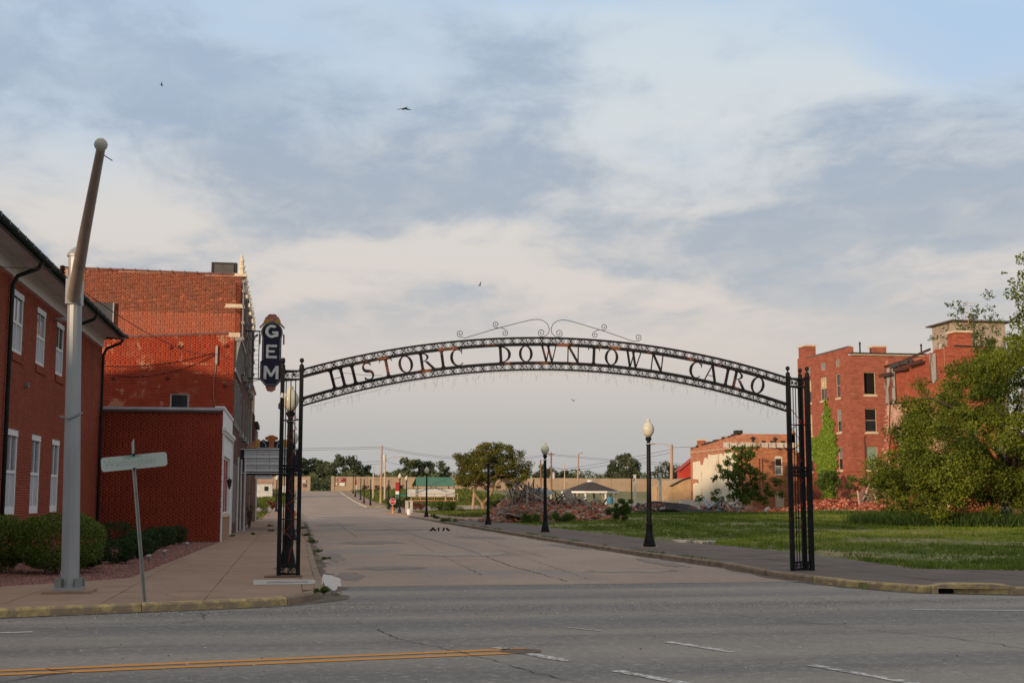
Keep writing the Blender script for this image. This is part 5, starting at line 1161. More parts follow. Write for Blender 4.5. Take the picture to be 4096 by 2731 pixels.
corr(-.05,2.1,11.0,12.8,.12); corr(.25,2.2,9.75,11.05,.18); corr(8.2,9.3,10.9,13.2,.12)
for a, b__, w in (((-.0,13.0,.1),(3.6,13.15,.1),.16),((3.6,13.15,.1),(8.4,13.6,.1),.18),((-.1,12.2,.5),(2.2,12.2,.5),.28),((2.6,12.45,.5),(4.9,12.4,.5),.28),((5.4,12.6,.5),(7.7,12.7,.5),.30),((3.4,13.1,.4),(3.4,12.4,.4),.1),((4.4,12.4,.4),(5.2,13.0,.4),.10),((5.0,13.2,.4),(5.0,12.5,.4),.08)):
    q = MB(); q.bar(Fr.P(*a),Fr.P(*b__),w*.6,w); q.build('steel_beam', BEAM, ru)
q = MB(); q.bar(Fr.P(1.6,12.85,.3),Fr.P(5.6,13.0,.3),.05,.30); q.build('truss_plate', M('truss_grey', (.045,.05,.055), .6), ru)
q = MB(); q.tube([Fr.P(.9,9.7,.1),Fr.P(.7,8.6,.1),Fr.P(.6,7.6,.12),Fr.P(.9,7.0,.1),Fr.P(.3,5.6,.1),Fr.P(-.4,3.5,.1)], .035, 5); q.build('hanging_conduit', TARP, ru)
for i in range(9):
    q = MB(); q.bar(Fr.P(2.2+i*.42,6.0+.06*i,.12),Fr.P(2.2+i*.42,7.0+.06*i,.12),.07,.05); q.build('lath', M('grey_lath', (.35,.30,.26), .9), ru)
q = MB(); q.bar(Fr.P(2.0,7.0,.15),Fr.P(6.2,7.5,.15),.06,.08); q.build('lath_rail', M('grey_lath', (.35,.30,.26)), ru)
Fn = Frame((51.04,95.5,0), (1,0,0), (0,-1,0))
q = MB(); Fn.wall(q, 4.2, (13.6,13.55)); q.add([Fn.P(4.2,0),Fn.P(4.2,13.55),Fn.P(4.2,13.55,-9),Fn.P(4.2,0,-9)], [(0,1,2,3)]); q.build('front_wall', RB2, ru)
for i in range(8):
    q = MB(); Fn.box(q, 1.0+i*.4, 1.39+i*.4, 13.58-.005*i, 13.72-.005*i, -.35, .05); q.build('coping_tile', TARP, ru)
st_ = MB()
for i in range(12): Fn.box(st_, .0+i*.085, .085+i*.085+.02, 13.55, 13.62+.0*i, -.3, .0) if i > 9 else None
chimney(52.1,53.5,95.6,96.9,13.3,14.75,RB2,ru)
# debris in front of the ruin
WDEB = M('grey_timber', (.21,.17,.14), .9, .3, 5); WDEB2 = M('pale_timber', (.36,.30,.25), .9, .2, 5); CHAR = M('roofing_felt', (.03,.028,.028), .9, .4, 2, .5, 12)
rs_ = random.Random(21)
def planks(par, n, cx, cy, rx, ry, z0, zr, ln=(1.,3.), steep=.5, mats=(WDEB,WDEB2), name='plank', w=(.08,.22)):
    for i in range(n):
        a = rs_.uniform(0,6.28); r = rs_.random()**.5; x, y = cx+rx*r*math.cos(a), cy+ry*r*math.sin(a); L_ = rs_.uniform(*ln); th_ = rs_.uniform(0,6.28); e = rs_.uniform(-.1,steep)
        z = z0(x,y) if callable(z0) else z0; z += rs_.uniform(0,zr); d = Vector((math.cos(th_)*math.cos(e), math.sin(th_)*math.cos(e), math.sin(e)))
        c = Vector((x,y,z)); q = MB(); q.bar(c-d*L_*.3, c+d*L_*.7, rs_.uniform(*w), rs_.uniform(.03,.06)); q.build(name, rs_.choice(mats), par)
def rubble(name, label, c, hf, region, nb, seed, mats=None, size=(.10,.24), mound=None, cat='rubble', nx=40, ny=24, indiv=200):
    """mound + broken bricks lying on it"""
    r = thing(name, (c[0],c[1],0), label, cat); rs2 = np.random.default_rng(seed); x0,x1,y0,y1 = region
    xs = np.linspace(x0,x1,nx); ys = np.linspace(y0,y1,ny)
    g0 = lambda x,y: gz(float(x),float(y))-.06
    V = np.array([(x,y,g0(x,y)+max(0,hf(x,y))*(.9+.1*math.sin(x*7+y*5))) for y in ys for x in xs])-np.array(org(r))
    F_ = np.array([(j*nx+i,j*nx+i+1,(j+1)*nx+i+1,(j+1)*nx+i) for j in range(ny-1) for i in range(nx-1)])
    link('mound', npmesh('mound', V, F_, mound or M('rubble_dust', (.27,.17,.125), .95, .35, 3, .8, 12, col2=(.36,.29,.24), c2=(.5,.65), c2s=1.5)), r)
    X = rs2.uniform(x0,x1,nb*3); Y = rs2.uniform(y0,y1,nb*3); Hh = np.array([hf(a,b) for a,b in zip(X,Y)]); ok = Hh > .06; X,Y,Hh = X[ok][:nb],Y[ok][:nb],Hh[ok][:nb]; n = len(X)
    big_ = rs2.random(n) < .08
    S_ = np.c_[rs2.uniform(*size,n), rs2.uniform(.08,.13,n), rs2.uniform(.05,.09,n)]*np.where(big_,rs2.uniform(1.6,3.0,n),1)[:,None]
    ca, sa = np.cos(rs2.uniform(0,6.28,n)), np.sin(rs2.uniform(0,6.28,n)); tx, ty = rs2.normal(0,.45,n), rs2.normal(0,.45,n)
    C_ = np.c_[X,Y,[g0(a,b) for a,b in zip(X,Y)]+Hh+rs2.uniform(-.02,.07,n)]-np.array(org(r))
    V = np.zeros((n,8,3)); sg = [(-1,-1,-1),(1,-1,-1),(1,1,-1),(-1,1,-1),(-1,-1,1),(1,-1,1),(1,1,1),(-1,1,1)]
    for k,(a,b,d) in enumerate(sg):
        lx, ly, lz = a*S_[:,0]/2*rs2.uniform(.8,1.1,n), b*S_[:,1]/2*rs2.uniform(.8,1.1,n), d*S_[:,2]/2
        lz2 = lz + lx*tx + ly*ty; V[:,k,0] = C_[:,0]+lx*ca-ly*sa; V[:,k,1] = C_[:,1]+lx*sa+ly*ca; V[:,k,2] = C_[:,2]+lz2
    FB = np.array([(0,3,2,1),(4,5,6,7),(0,1,5,4),(1,2,6,5),(2,3,7,6),(3,0,4,7)])
    F_ = (FB[None]+8*np.arange(n)[:,None,None]).reshape(-1,4)
    me = npmesh('broken_masonry', V.reshape(-1,3), F_, mats or BRKM, np.repeat(rs2.uniform(0,1,n),6)); o = link('broken_masonry', me, r); o['kind'] = 'stuff'
    for i in range(min(indiv, n)):
        k = rs2.integers(0,n); b = link('brick', bm_[int(rs2.integers(0,3))], r); b.location = (C_[k,0]+rs2.normal(0,.08), C_[k,1]-abs(rs2.normal(0,.08)), C_[k,2]+.05); b.rotation_euler = tuple(rs2.normal(0,.5,2))+(float(rs2.uniform(0,6)),)
    return r
def brkmat():
    m = bpy.data.materials.new('mixed_rubble'); m.use_nodes = True; t = m.node_tree; b = t.nodes['Principled BSDF']; b.inputs['Roughness'].default_value = .95
    at = t.nodes.new('ShaderNodeAttribute'); at.attribute_name = 'tone'; r = t.nodes.new('ShaderNodeValToRGB'); e = r.color_ramp.elements; r.color_ramp.interpolation = 'CONSTANT'
    cols = [(0,(.36,.12,.07)),(.2,(.44,.17,.10)),(.36,(.30,.10,.06)),(.48,(.34,.255,.20)),(.62,(.40,.18,.11)),(.74,(.27,.22,.19)),(.86,(.46,.39,.33)),(.93,(.12,.11,.11))]
    while len(e) < len(cols): e.new(.5)
    for i,(p,c) in enumerate(cols): e[i].position = p; e[i].color = (*c,1)
    t.links.new(at.outputs['Fac'], r.inputs[0]); t.links.new(r.outputs[0], b.inputs['Base Color']); return m
BRKM = brkmat()
REDR = M('red_rubble', (.29,.085,.05), .95, .25, 3, tone=.6, col2=(.38,.24,.18), c2=(.56,.62), c2s=2.2)
def lump(x,y,cx,cy,rx,ry,h): 
    d = ((x-cx)/rx)**2+((y-cy)/ry)**2; return h*max(0,1-d)**.8 if d < 1 else 0.
# main heap
h1 = lambda x,y: max(lump(x,y,16.3,91.5,2.6,4,1.55), lump(x,y,18.4,90,3.2,4,1.25), lump(x,y,20.8,90,2.4,3.4,.95), lump(x,y,14.6,89.5,1.6,2.4,.45))+.10*math.sin(x*3.3)*math.sin(y*2.9)*(1 if 13.5 < x < 22.6 and 87 < y < 94 else 0)
r1 = rubble('rubble_heap', 'big heap of broken bricks and splintered timber beyond the right sidewalk', (18,90), h1, (12.9,23.2,86,96), 9000, 3, size=(.07,.19), nx=52, ny=30)
planks(r1, 90, 16.3, 91, 1.7, 2.2, lambda x,y: h1(x,y)+.2, .55, (.5,1.6), 1.25, (WDEB,WDEB2,WDEB,CHAR), w=(.04,.13)); planks(r1, 60, 19.8, 89.5, 2.4, 2., lambda x,y: h1(x,y)+.15, .3, (.5,1.7), .6, (WDEB,WDEB2,CHAR), w=(.04,.12)); planks(r1, 14, 15.2, 88, 1.8, 1.5, lambda x,y: h1(x,y)+.2, .2, (.8,2.), .35)
for (x,y,zc,sz,ry_,rz_) in ((19.1,89.0,1.75,(.55,.14,.95),-.45,.3),(16.2,89.3,1.55,(.14,.14,1.3),.06,0),(20.1,89,1.35,(1.1,.5,.12),.5,.4),(17.2,88.6,1.5,(1.5,.10,.12),.5,.2),(14.9,87.6,.45,(1.3,.9,.08),.25,.5),(18.2,87.8,.5,(.5,.4,.3),.2,.6),(21.4,88.0,.8,(1.6,.12,.1),-.25,.3)):
    q = MB(); q.obox((x,y,zc), sz, Matrix.Rotation(rz_,3,'Z') @ Matrix.Rotation(ry_,3,'Y')); q.build('concrete_slab', M('slab_pale', (.36,.31,.27), .9, .2, 3), r1)
q = MB(); q.bar((14.9,91.5,2.78),(16.9,91.2,2.42),.12,.07); q.build('jutting_board', WDEB2, r1)
# collapsed roofing, mid distance
h2 = lambda x,y: max(lump(x,y,30.6,107,3.0,2.4,.75), lump(x,y,28.0,107,2.0,1.8,.42), lump(x,y,33.6,107.4,2.2,1.6,.36))
r2 = rubble('collapsed_roofing', 'low heap of black roofing felt and boards lying in the grass', (30,108), h2, (26.2,35.4,105,111), 420, 5, mound=CHAR, size=(.1,.3))
for (pts) in ([(28.6,106,.75),(31.2,105.8,1.18),(34.4,106.2,.62),(34.0,104.9,.50),(31,104.6,.72),(29.0,104.8,.50)],[(31.2,105,.80),(34.9,105.4,.68),(35.4,104.2,.50),(32,103.9,.46)],[(28.3,107.5,.85),(30.4,107.4,1.38),(33.4,107.6,1.12),(33.6,106.5,.95),(29.0,106.6,.85)]):
    q = MB(); n_ = len(pts); q.add(pts+[(x,y,z-.05) for x,y,z in pts], [tuple(range(n_)), tuple(range(2*n_-1,n_-1,-1))]+[(i,n_+i,n_+(i+1)%n_,(i+1)%n_) for i in range(n_)]); q.build('roof_felt_sheet', CHAR, r2)
planks(r2, 22, 28.4, 106.3, 1.6, 1.2, .42, .25, (1.,2.2), .25, (WDEB,M('rust_board',(.20,.10,.06)))); planks(r2, 12, 32.8, 105.8, 2, .8, .40, .12, (1.2,2.6), .12, (WDEB,CHAR))
h3 = lambda x,y: max(lump(x,y,36.2,108,2.2,1.8,.6), lump(x,y,38.6,107.4,2.2,1.3,.25))
r3 = rubble('debris_heap', 'scrap heap of pale sheet metal and boards below the sapling', (37,108), h3, (33.8,41.2,105.5,110.5), 320, 6, size=(.1,.3))
planks(r3, 30, 36.6, 107.3, 2.2, 1.3, lambda x,y: h3(x,y)+.4, .35, (.8,2.2), .8, (WDEB,WDEB2,CHAR,M('blue_grey_sheet',(.30,.35,.40)))); 
for (x,y,z_,sz) in ((35.3,107,1.0,(.9,.5,.05)),(35.9,106.6,.75,(.6,.4,.3)),(40.2,106.6,.62,(.5,.4,.35)),(34.4,106.8,.6,(.7,.3,.2)),(33.9,106.5,.55,(1.2,.3,.12))):
    q = MB(); q.obox((x,y,z_), sz, Matrix.Rotation(rs_.uniform(-.6,.6),3,'Y') @ Matrix.Rotation(rs_.uniform(0,3),3,'Z')); q.build('sheet_metal', M('blue_grey_sheet',(.36,.39,.42)), r3)
h4 = lambda x,y: max(lump(x,y,46.0,106.5,4.2,2.6,1.15), lump(x,y,42.4,106,2.4,1.6,.5))
r4 = rubble('red_brick_heap', 'long low heap of red bricks left of the three storey building', (45,106.5), h4, (40,50.3,103.5,109.5), 2300, 7, mats=REDR)
h5 = lambda x,y: max(lump(x,y,50.0,103.5,3.8,2.2,1.15), lump(x,y,48.8,101.5,4.0,1.6,.75), lump(x,y,51.6,105.2,2.2,2.6,1.9))
r5 = rubble('red_brick_heap', 'heap of red bricks and broken timbers at the foot of the three storey building', (50,103), h5, (45.5,54,99.5,108.2), 3000, 8, mats=REDR)
planks(r5, 40, 49.8, 104.6, 2.2, 1.6, lambda x,y: h5(x,y)+.5, .7, (1.2,3.0), 1.3, (WDEB,WDEB2), w=(.10,.24)); planks(r5, 8, 52.0, 104.0, 1.6, 1., lambda x,y: h5(x,y)+.4, .5, (1.5,3), .6)
q = MB(); q.add([(50.9,103.6,1.2),(52.4,103.2,1.0),(52.9,103.5,3.3),(51.6,104.3,4.3),(51.0,104.2,3.4)], [(0,1,2,3,4)]); q.build('black_tarp', CHAR, r5)
# ---- stucco tower behind
tw = thing('stucco_tower', (71.1,127,0), 'weathered grey stucco tower with flat overhanging roof behind the ruin', 'building')
STU = M('weathered_stucco', (.34,.28,.23), .9, .22, 1.2, .4, 8, col2=(.52,.46,.40), c2=(.55,.66), c2s=.9)
Ft = Frame((68.2,125.5,0), (1,0,0), (0,-1,0)); wops = [(3.6,4.9,17.3,18.3),(.9,2.3,18.2,18.6),(.5,1.2,16.9,17.8)]
q = MB(); Ft.wall(q, 5.9, (20.0,20.0), wops, .3); Ftl = Frame((68.2,125.5,0), (0,1,0), (-1,0,0)); Ftl.wall(q, 4.6, (20.0,19.95), [(.9,1.5,17.2,18.4),(2.9,3.7,17.0,18.1)], .3); q.add([(74.1,125.5,0),(74.1,125.5,20),(74.1,130,20),(74.1,130,0)], [(0,1,2,3)]); q.build('wall', STU, tw)
q = MB(); q.add([(67.76,125.0,20.15),(74.8,125.0,20.15),(74.8,130.6,20.1),(67.7,130.6,20.1),(67.76,125.0,20.0),(74.8,125.0,20.0),(74.8,130.6,19.96),(67.7,130.6,19.96)], [(0,1,2,3),(7,6,5,4),(0,4,5,1),(1,5,6,2),(2,6,7,3),(3,7,4,0)]); q.build('roof_slab', M('roof_slab', (.12,.10,.09)), tw)
for o_ in wops: Ft.window(tw, *o_, OLDW, DARK if o_[0] != 3.6 else None, None, -.2, .07, (), (.5,))
q = MB(); q.cyl((69.6,124.9,19.0),(69.6,124.9,22.2),.03,None,6); q.cyl((69.0,124.9,21.9),(70.6,124.9,21.9),.02,None,5); q.build('antenna', GOLD, tw)

# ---- plastered ruin and orange brick building in the middle
mb_ = thing('plastered_ruin', (43.4,123,0), 'ruined brick building with large white plaster patch on its side wall', 'building')
PLAST = M('white_plaster', (.66,.60,.48), .9, .10, 1.5, col2=(.42,.30,.20), c2=(.60,.64), c2s=.55, stretch=(1,1,.5))
Fm = Frame((43.43,123,0), (0,1,0), (-1,0,0))
q = MB(); Fm.wall(q, 15.5, (7.92,7.0)); q.add([Fm.P(0,0),Fm.P(0,7.92),Fm.P(0,7.92,-6),Fm.P(0,0,-6)], [(0,1,2,3)]); q.build('wall', brickmat('salmon_brick', (.36,.115,.06), (.42,.16,.09), (.38,.25,.17), var=.2), mb_)
pl = [(1.0,.6),(5.6,.6),(5.4,2.6),(6.2,3.4),(6.0,6.0),(7.2,6.3),(8.8,6.4),(9.4,6.0),(9.2,4.8),(10.4,4.9),(11.4,5.4),(12.2,5.3),(12.4,3.6),(14.2,3.5),(14.4,3.0),(14.0,.9),(12.,.6),(8.,.6)]
pl = [(.3,.75),(.3,6.05),(2.2,6.2),(4,6.15),(4.3,5.8),(4.8,6.15),(8,6.1),(9.2,6.2),(9.5,5.6),(10.0,5.9),(10.6,5.8),(11.1,5.1),(11.9,5.2),(12.3,4.6),(12.2,3.9),(12.7,3.5),(12.5,3.2),(13.6,3.3),(14.6,3.15),(14.7,1.3),(13.9,1.25),(13.7,.9),(12.6,1.0),(11.5,.7),(9.4,.9),(8.2,.7),(5.5,1.0)]
q = MB(); q.prism(pl, lambda a,b,d: Fm.P(a,b,d), .004, .03); q.build('plaster_patch', PLAST, mb_)
q = MB(); q.prism([(12.2,3.6),(12.0,5.6),(14.6,5.5),(14.7,3.7)], lambda a,b,d: Fm.P(a,b,d), .004, .028); q.build('plaster_patch', PLAST, mb_)
q = MB(); Fm.box(q, 0, 15.5, 6.55, 6.62, .0, .06); q.build('string_course', LIME, mb_)
rs_2 = random.Random(4)
for i in range(16):
    q = MB(); t0 = 7.92-(.92)*i/16; Fm.box(q, i*.96, i*.96+.9, t0-.05-.06, t0+.06+rs_2.uniform(-.05,.08), -.35, .05); q.build('coping_block', rs_2.choice((TARP, BEAM, RBO)), mb_)
chimney(43.6,44.3,135.6,136.6,6.8,7.8,RB,mb_)
q = MB(); q.box(43.5,44.2,123.6,124.4,7.7,8.3); q.build('broken_chimney', TARP, mb_)
mo = thing('orange_brick_building', (46,119,0), 'low orange brick building with broken parapet and one arched white window', 'building')
Fo = Frame((43.36,119,0), (1,0,0), (0,-1,0)); oop = [(2.32,3.10,3.85,5.45)]
q = MB(); Fo.wall(q, 4.6, (6.35,6.10), oop, .25); 
vs = [Fo.P(0,0),Fo.P(0,6.35),Fo.P(0,6.5,-3.8),Fo.P(0,0,-3.8)]; q.add(vs, [(0,1,2,3)]); q.box(43.6,60,119.5,123,.0,6.0); q.build('wall', RBO, mo)
for i in range(26):
    q = MB(); h_ = rs_2.uniform(.0,.22)*(1.6 if i < 8 else .8); Fo.box(q, i*.18, i*.18+.175, 6.0, 6.33+h_-.01*i, -.3, -.004); q.build('parapet_brick', RBO, mo)
Fo.window(mo, *oop[0], M('window_white', (.62,.60,.52)), [GLB, GLD], LIME, -.1, .09, (.5,), (), .1)
q = MB(); q.prism(arcpts(2.71,5.45,.42,.16,0,180,10), lambda a,b,d: Fo.P(a,b,d), -.1, .02); q.build('window_arch', M('window_white', (.62,.60,.52)), mo)
q = MB(); q.prism([(2.30,.6)]+[(2.30,1.9)]+list(reversed(arcpts(2.72,1.9,.42,.35,0,180,8)))+[(3.14,.6)], lambda a,b,d: Fo.P(a,b,d), .003, .03); q.build('bricked_door', M('pale_plaster', (.55,.48,.36)), mo)
for u_ in (.75,1.05):
    q = MB(); q.cyl(Fo.P(u_,2.6,.06),Fo.P(u_,5.4,.06),.035,None,6); q.build('downpipe', M('rust_pipe', (.12,.05,.035)), mo)
q = MB(); q.box(41.8,50,122.2,122.6,6.55,7.05); 
for i in range(9): q.box(42.0+i*.8,42.2+i*.8,122.05,122.2,6.5,6.98)
q.build('pressed_metal_cornice', M('rusty_white_metal', (.48,.46,.42), .8, .2, 2, col2=(.22,.12,.07), c2=(.55,.66), c2s=1.5), mo)
for x, z1_, w_ in ((45.0,7.55,.18),(47.3,7.5,.16)):
    q = MB(); q.cyl((x,123,6.8),(x,123,z1_),w_*.7,None,8); q.lathe([(w_*1.5,z1_-.1),(w_*1.5,z1_-.05),(0,z1_+.15)], (x,123,0), 8); q.build('roof_ventilator', TARP, mo)
for x in (45.9,46.8,47.9):
    q = MB(); q.box(x,x+.45,123,123.4,6.9,7.25); q.build('roof_stub', RBO, mo)
chimney(48.9,49.4,123,123.6,6.9,8.1,RB,mo)
an = thing('annex_ruin', (42.3,138.7,0), 'low tan stuccoed wall with charred sloping top beside the plastered ruin', 'wall')
q = MB(); q.add([(41.2,138.7,.1),(43.6,138.7,.1),(43.6,138.7,3.85),(42.6,138.7,3.6),(41.2,138.7,2.9),(41.2,147,.1),(43.6,147,.1),(43.6,147,3.8),(42.6,147,3.6),(41.2,147,2.8)], [(0,1,2,3,4),(5,9,8,7,6),(0,4,9,5),(1,6,7,2),(4,3,8,9),(3,2,7,8)]); q.build('wall', M('tan_render', (.42,.29,.17), .9, .2, 1.3, col2=(.28,.18,.11), c2=(.58,.66), c2s=1.6), an)
q = MB(); q.bar((41.1,138.68,2.92),(42.6,138.68,3.66),.3,.12); q.bar((42.6,138.68,3.66),(43.6,138.68,3.92),.3,.12); q.build('charred_coping', TARP, an)
rd = thing('red_shed', (52,165,0), 'bright red metal shed gable showing beside the plastered ruin', 'shed')
q = MB(); q.add([(50.5,165,0),(57,165,0),(57,165,6.6),(53.8,165,7.9),(50.5,165,5.25),(50.5,167,0),(57,167,0),(57,167,6.6),(53.8,167,7.9),(50.5,167,5.25)], [(0,1,2,3,4),(5,9,8,7,6),(0,4,9,5),(1,6,7,2)]); q.build('wall', M('red_metal', (.42,.045,.025), .6, .08, 2), rd)
q = MB(); q.add([(50.2,164.8,5.2),(53.8,164.8,8.0),(57.3,164.8,6.6),(57.3,167.2,6.6),(53.8,167.2,8.0),(50.2,167.2,5.2)], [(0,1,4,5),(1,2,3,4)]); q.build('roof', M('red_roof', (.33,.04,.025), .6), rd)
# ------------------------------------------------------------------ levee, floodwall, park and poles
FW = M('floodwall_concrete', (.33,.25,.18), .9, .14, .35, .2, 6, col2=(.24,.175,.125), c2=(.52,.7), c2s=.25)
def floodwall(x0, x1, label, zt0, zt1):
    r = thing('floodwall', ((x0+x1)/2,300,0), label, 'wall'); n = int(abs(x1-x0)/8)
    for i in range(n):
        a, b = x0+(x1-x0)*i/n, x0+(x1-x0)*(i+1)/n; za, zb = zt0+(zt1-zt0)*i/n, zt0+(zt1-zt0)*(i+1)/n
        q = MB(); q.add([(a+.03,299.7,0),(b-.03,299.7,0),(b-.03,299.7,zb),(a+.03,299.7,za),(a+.03,300.4,0),(b-.03,300.4,0),(b-.03,300.4,zb),(a+.03,300.4,za)], [(0,1,2,3),(7,6,5,4),(3,2,6,7),(0,3,7,4),(1,5,6,2)]); q.build('wall_panel', FW, r)
    q = MB(); q.box(x0,x1,299.55,299.69,0,4.2); q.build('base_ledge', FW, r)
    return r
fl_ = floodwall(-70, 4.43, 'tan concrete floodwall left of the levee gap', 6.4, 6.44); fr_ = floodwall(9.1, 140, 'long tan concrete floodwall right of the levee gap', 6.45, 5.9)
for x in (4.1, 9.5):
    q = MB(); q.box(x-.35,x+.35,299.45,300.6,2.8,6.5); q.build('end_pier', FW, fl_ if x < 6 else fr_)
q = MB(); q.box(10.5,12.3,299.48,299.53,5.25,6.1); s1 = thing('levee_sign', (11.4,299.5,5), 'dark red notice board on the floodwall right of the gap', 'sign'); q.build('board', M('maroon_board', (.22,.03,.02), .6), s1)
for z_, t_x in ((5.88,'CAIRO LEVEE'),(5.62,'CITY OF'),(5.36,'ILLINOIS')):
    q = MB(); q.box(10.7,10.7+.09*len(t_x),299.46,299.475,z_,z_+.07); q.build('text_line', WHITE, s1)
q = MB(); q.box(11.0,12.2,299.48,299.53,4.35,5.05); tag(q.build('levee_sign', M('white_board', (.6,.6,.57))), 'white notice board below the red one on the floodwall', 'sign')
q = MB(); q.box(10.15,10.5,299.48,299.53,4.6,5.0); tag(q.build('levee_sign', M('white_board', (.6,.6,.57))), 'smallest white plate on the floodwall', 'sign')
q = MB(); q.box(2.6,3.5,299.48,299.53,5.0,5.7); tag(q.build('levee_sign', M('grey_board', (.42,.42,.40))), 'pale grey plate on the left floodwall', 'sign')
q = MB(); q.box(2.8,3.4,299.3,299.5,4.1,4.8); tag(q.build('gauge_box', M('dark_box', (.10,.09,.08))), 'dark box fixed to the left floodwall by the gap', 'box')
q = MB(); q.box(-2.3,-.2,262,262.1,2.7,4.0); q.box(-2.0,-1.9,262.1,262.2,1.9,2.7); q.box(-.6,-.5,262.1,262.2,1.9,2.7); tag(q.build('notice_board', M('white_board', (.6,.6,.57))), 'white notice board standing on the left levee slope', 'sign')
wb = thing('white_shed', (-8,240,0), 'long low white shed on the far left beyond the grass', 'building')
q = MB(); q.box(-16,-3.2,240,246,1.2,4.2); q.build('wall', M('shed_white', (.50,.51,.50), .7), wb); q = MB(); q.box(-16.3,-3.0,239.7,246.3,4.2,4.7); q.build('roof', M('shed_roof', (.30,.20,.15)), wb)
for x in (-7.2,-4.6):
    q = MB(); q.box(x,x+.7,239.94,239.99,2.9,3.7); q.build('window', GLD, wb)
POLEW = M('wood_pole', (.36,.24,.16), .9, .2, 3, stretch=(1,1,.2)); POLEG = M('grey_pole', (.42,.36,.30), .8, .1, 3); POLED = M('brown_pole', (.20,.11,.075), .9, .2, 3)
def pole(x, y, x2, ztop, mat, r, label, cross=0, arm=None, extra=None, zb=None):
    z0 = gz(float(x),float(y)) if zb is None else zb; t = thing('utility_pole', (x,y,z0), label, 'utility pole', 'utility poles beyond the lots')
    q = MB(); q.cyl((x,y,z0-.2),(x2,y,ztop),r,r*.75,8); q.build('pole', mat, t)
    if cross: q = MB(); q.box(x2-cross,x2+cross,y-.06,y+.06,ztop-.45,ztop-.33); q.build('crossarm', mat, t); q = MB(); [q.cyl((x2+d,y,ztop-.33),(x2+d,y,ztop-.18),.05,None,6) for d in (-cross*.9,-.25,cross*.9)]; q.build('insulators', BLACK, t)
    if arm:
        dx, dz = arm; q = MB(); q.tube([(x2,y,ztop-.3),(x2+dx*.4,y,ztop-.05+dz),(x2+dx*.8,y,ztop+dz),(x2+dx,y,ztop+dz-.03)], .045, 6); q.build('lamp_arm', POLEG, t)
        q = MB(); q.lathe([(.0,-.1),(.16,-.05),(.2,.02),(.1,.09),(0,.1)], (0,0,0), 10); me = q.mesh('lamp_head', POLEG); me.transform(Matrix.Diagonal((1.9,1,1,1))); o = link('lamp_head', me, t); o.location = Vector((x2+dx*1.08,y,ztop+dz-.05))-org(t)
    if extra: q = MB(); q.cyl((x2+.45,y,extra),(x2+.45,y,extra+1.1),.25,None,10); q.build('transformer', M('transformer_grey', (.45,.45,.44)), t)
    return t
pole(13.94,205,14.03,9.8,POLEW,.19,'tall tan wooden utility pole left of the stage with a transformer',.0,None,7.3)
pole(15.27,215,15.27,8.0,POLEG,.16,'grey pole with curved lamp arm just right of the tall wooden pole',.25,(2.6,.35))
pole(14.63,235,14.65,7.2,POLEG,.14,'plain grey pole left of the tall wooden pole')
pole(22.89,165,23.63,8.4,POLEW,.17,'leaning wooden pole beside the park tree')
pole(42.54,230,42.54,8.6,POLEG,.11,'thin grey pole with a bell lamp right of the park tree')
pole(44.26,230,44.18,8.45,POLED,.16,'brown pole just left of the second globe lamp')
pole(45.17,225,45.11,9.6,POLED,.17,'brown pole with crossarm behind the second globe lamp',.5,None,5.0)
pole(49.74,225,50.06,9.4,POLEW,.16,'tan pole with a small lamp above the gazebo',.0,(.45,.15))
pole(44.55,150,44.75,7.95,POLEW,.22,'brown pole with long cobra lamp arm left of the plastered ruin',.0,(-2.2,.12))
pole(-5.2,165,-5.2,5.2,POLEW,.16,'short wooden pole on the grass at the far left')
pole(52.8,250,52.8,8.5,POLEG,.10,'thin distant pole behind the gazebo')
for x, y, z0, l in ((15.9,320,11.6,'tall dark lamp mast with hanging bell lamp behind the floodwall'),):
    t = thing('lamp_mast', (x,y,1), l, 'street lamp'); q = MB(); q.cyl((x,y,1),(x,y,z0),.12,.09,8); q.tube([(x,y,z0),(x-.2,y,z0+.3),(x-.8,y,z0+.2),(x-.9,y,z0-.2)], .07, 6); q.build('mast', BLACK, t); q = MB(); q.lathe([(.42,-1.2),(.30,-.9),(.12,-.5),(.12,-.2)], (x-.9,y,z0), 10); q.build('bell', BLACK, t)
WIRE = M('wire_grey', (.06,.06,.06), .6)
def wire(a, b, d, label, r=.022): q = MB(); q.tube(sag(a,b,d,24), r, 4, 0, False); return tag(q.build('power_line', WIRE, None, False, False), label, 'wire', 'power lines beyond the lots')
for i, (a,b,d) in enumerate((((-60,190,10.6),(14.0,205,9.6),1.1),((-60,190,10.2),(14.0,205,9.35),1.1),((14.0,205,9.6),(45.1,225,9.3),1.3),((14.0,205,9.35),(45.1,225,9.05),1.3),((45.1,225,9.3),(110,230,7.6),1.),((45.1,225,9.1),(110,230,7.2),1.1),((45.1,225,7.0),(100,240,5.6),1.3),((15.3,215,7.6),(44.2,230,6.0),1.2),((-50,230,7.4),(15.3,215,7.7),1.),((44.7,150,7.6),(49.0,123,7.4),.15),((44.7,150,7.4),(30,226,5.6),.9),((44.7,150,7.0),(30,226,5.2),.9),((14.0,205,7.0),(-40,240,5.6),.8))):
    wire(a,b,d,['upper power line from the left edge to the tall wooden pole','lower power line from the left edge to the tall wooden pole','upper power line from the tall wooden pole to the crossarm pole','lower power line from the tall wooden pole to the crossarm pole','upper power line from the crossarm pole to the right','second power line from the crossarm pole to the right','lowest power line from the crossarm pole over the gazebo','power line from the lamp arm pole past the park tree','power line from the left edge to the lamp arm pole','short power line from the cobra lamp pole to the plastered ruin','upper power line crossing left from the cobra lamp pole','lower power line crossing left from the cobra lamp pole','low power line from the tall wooden pole to the left'][i])
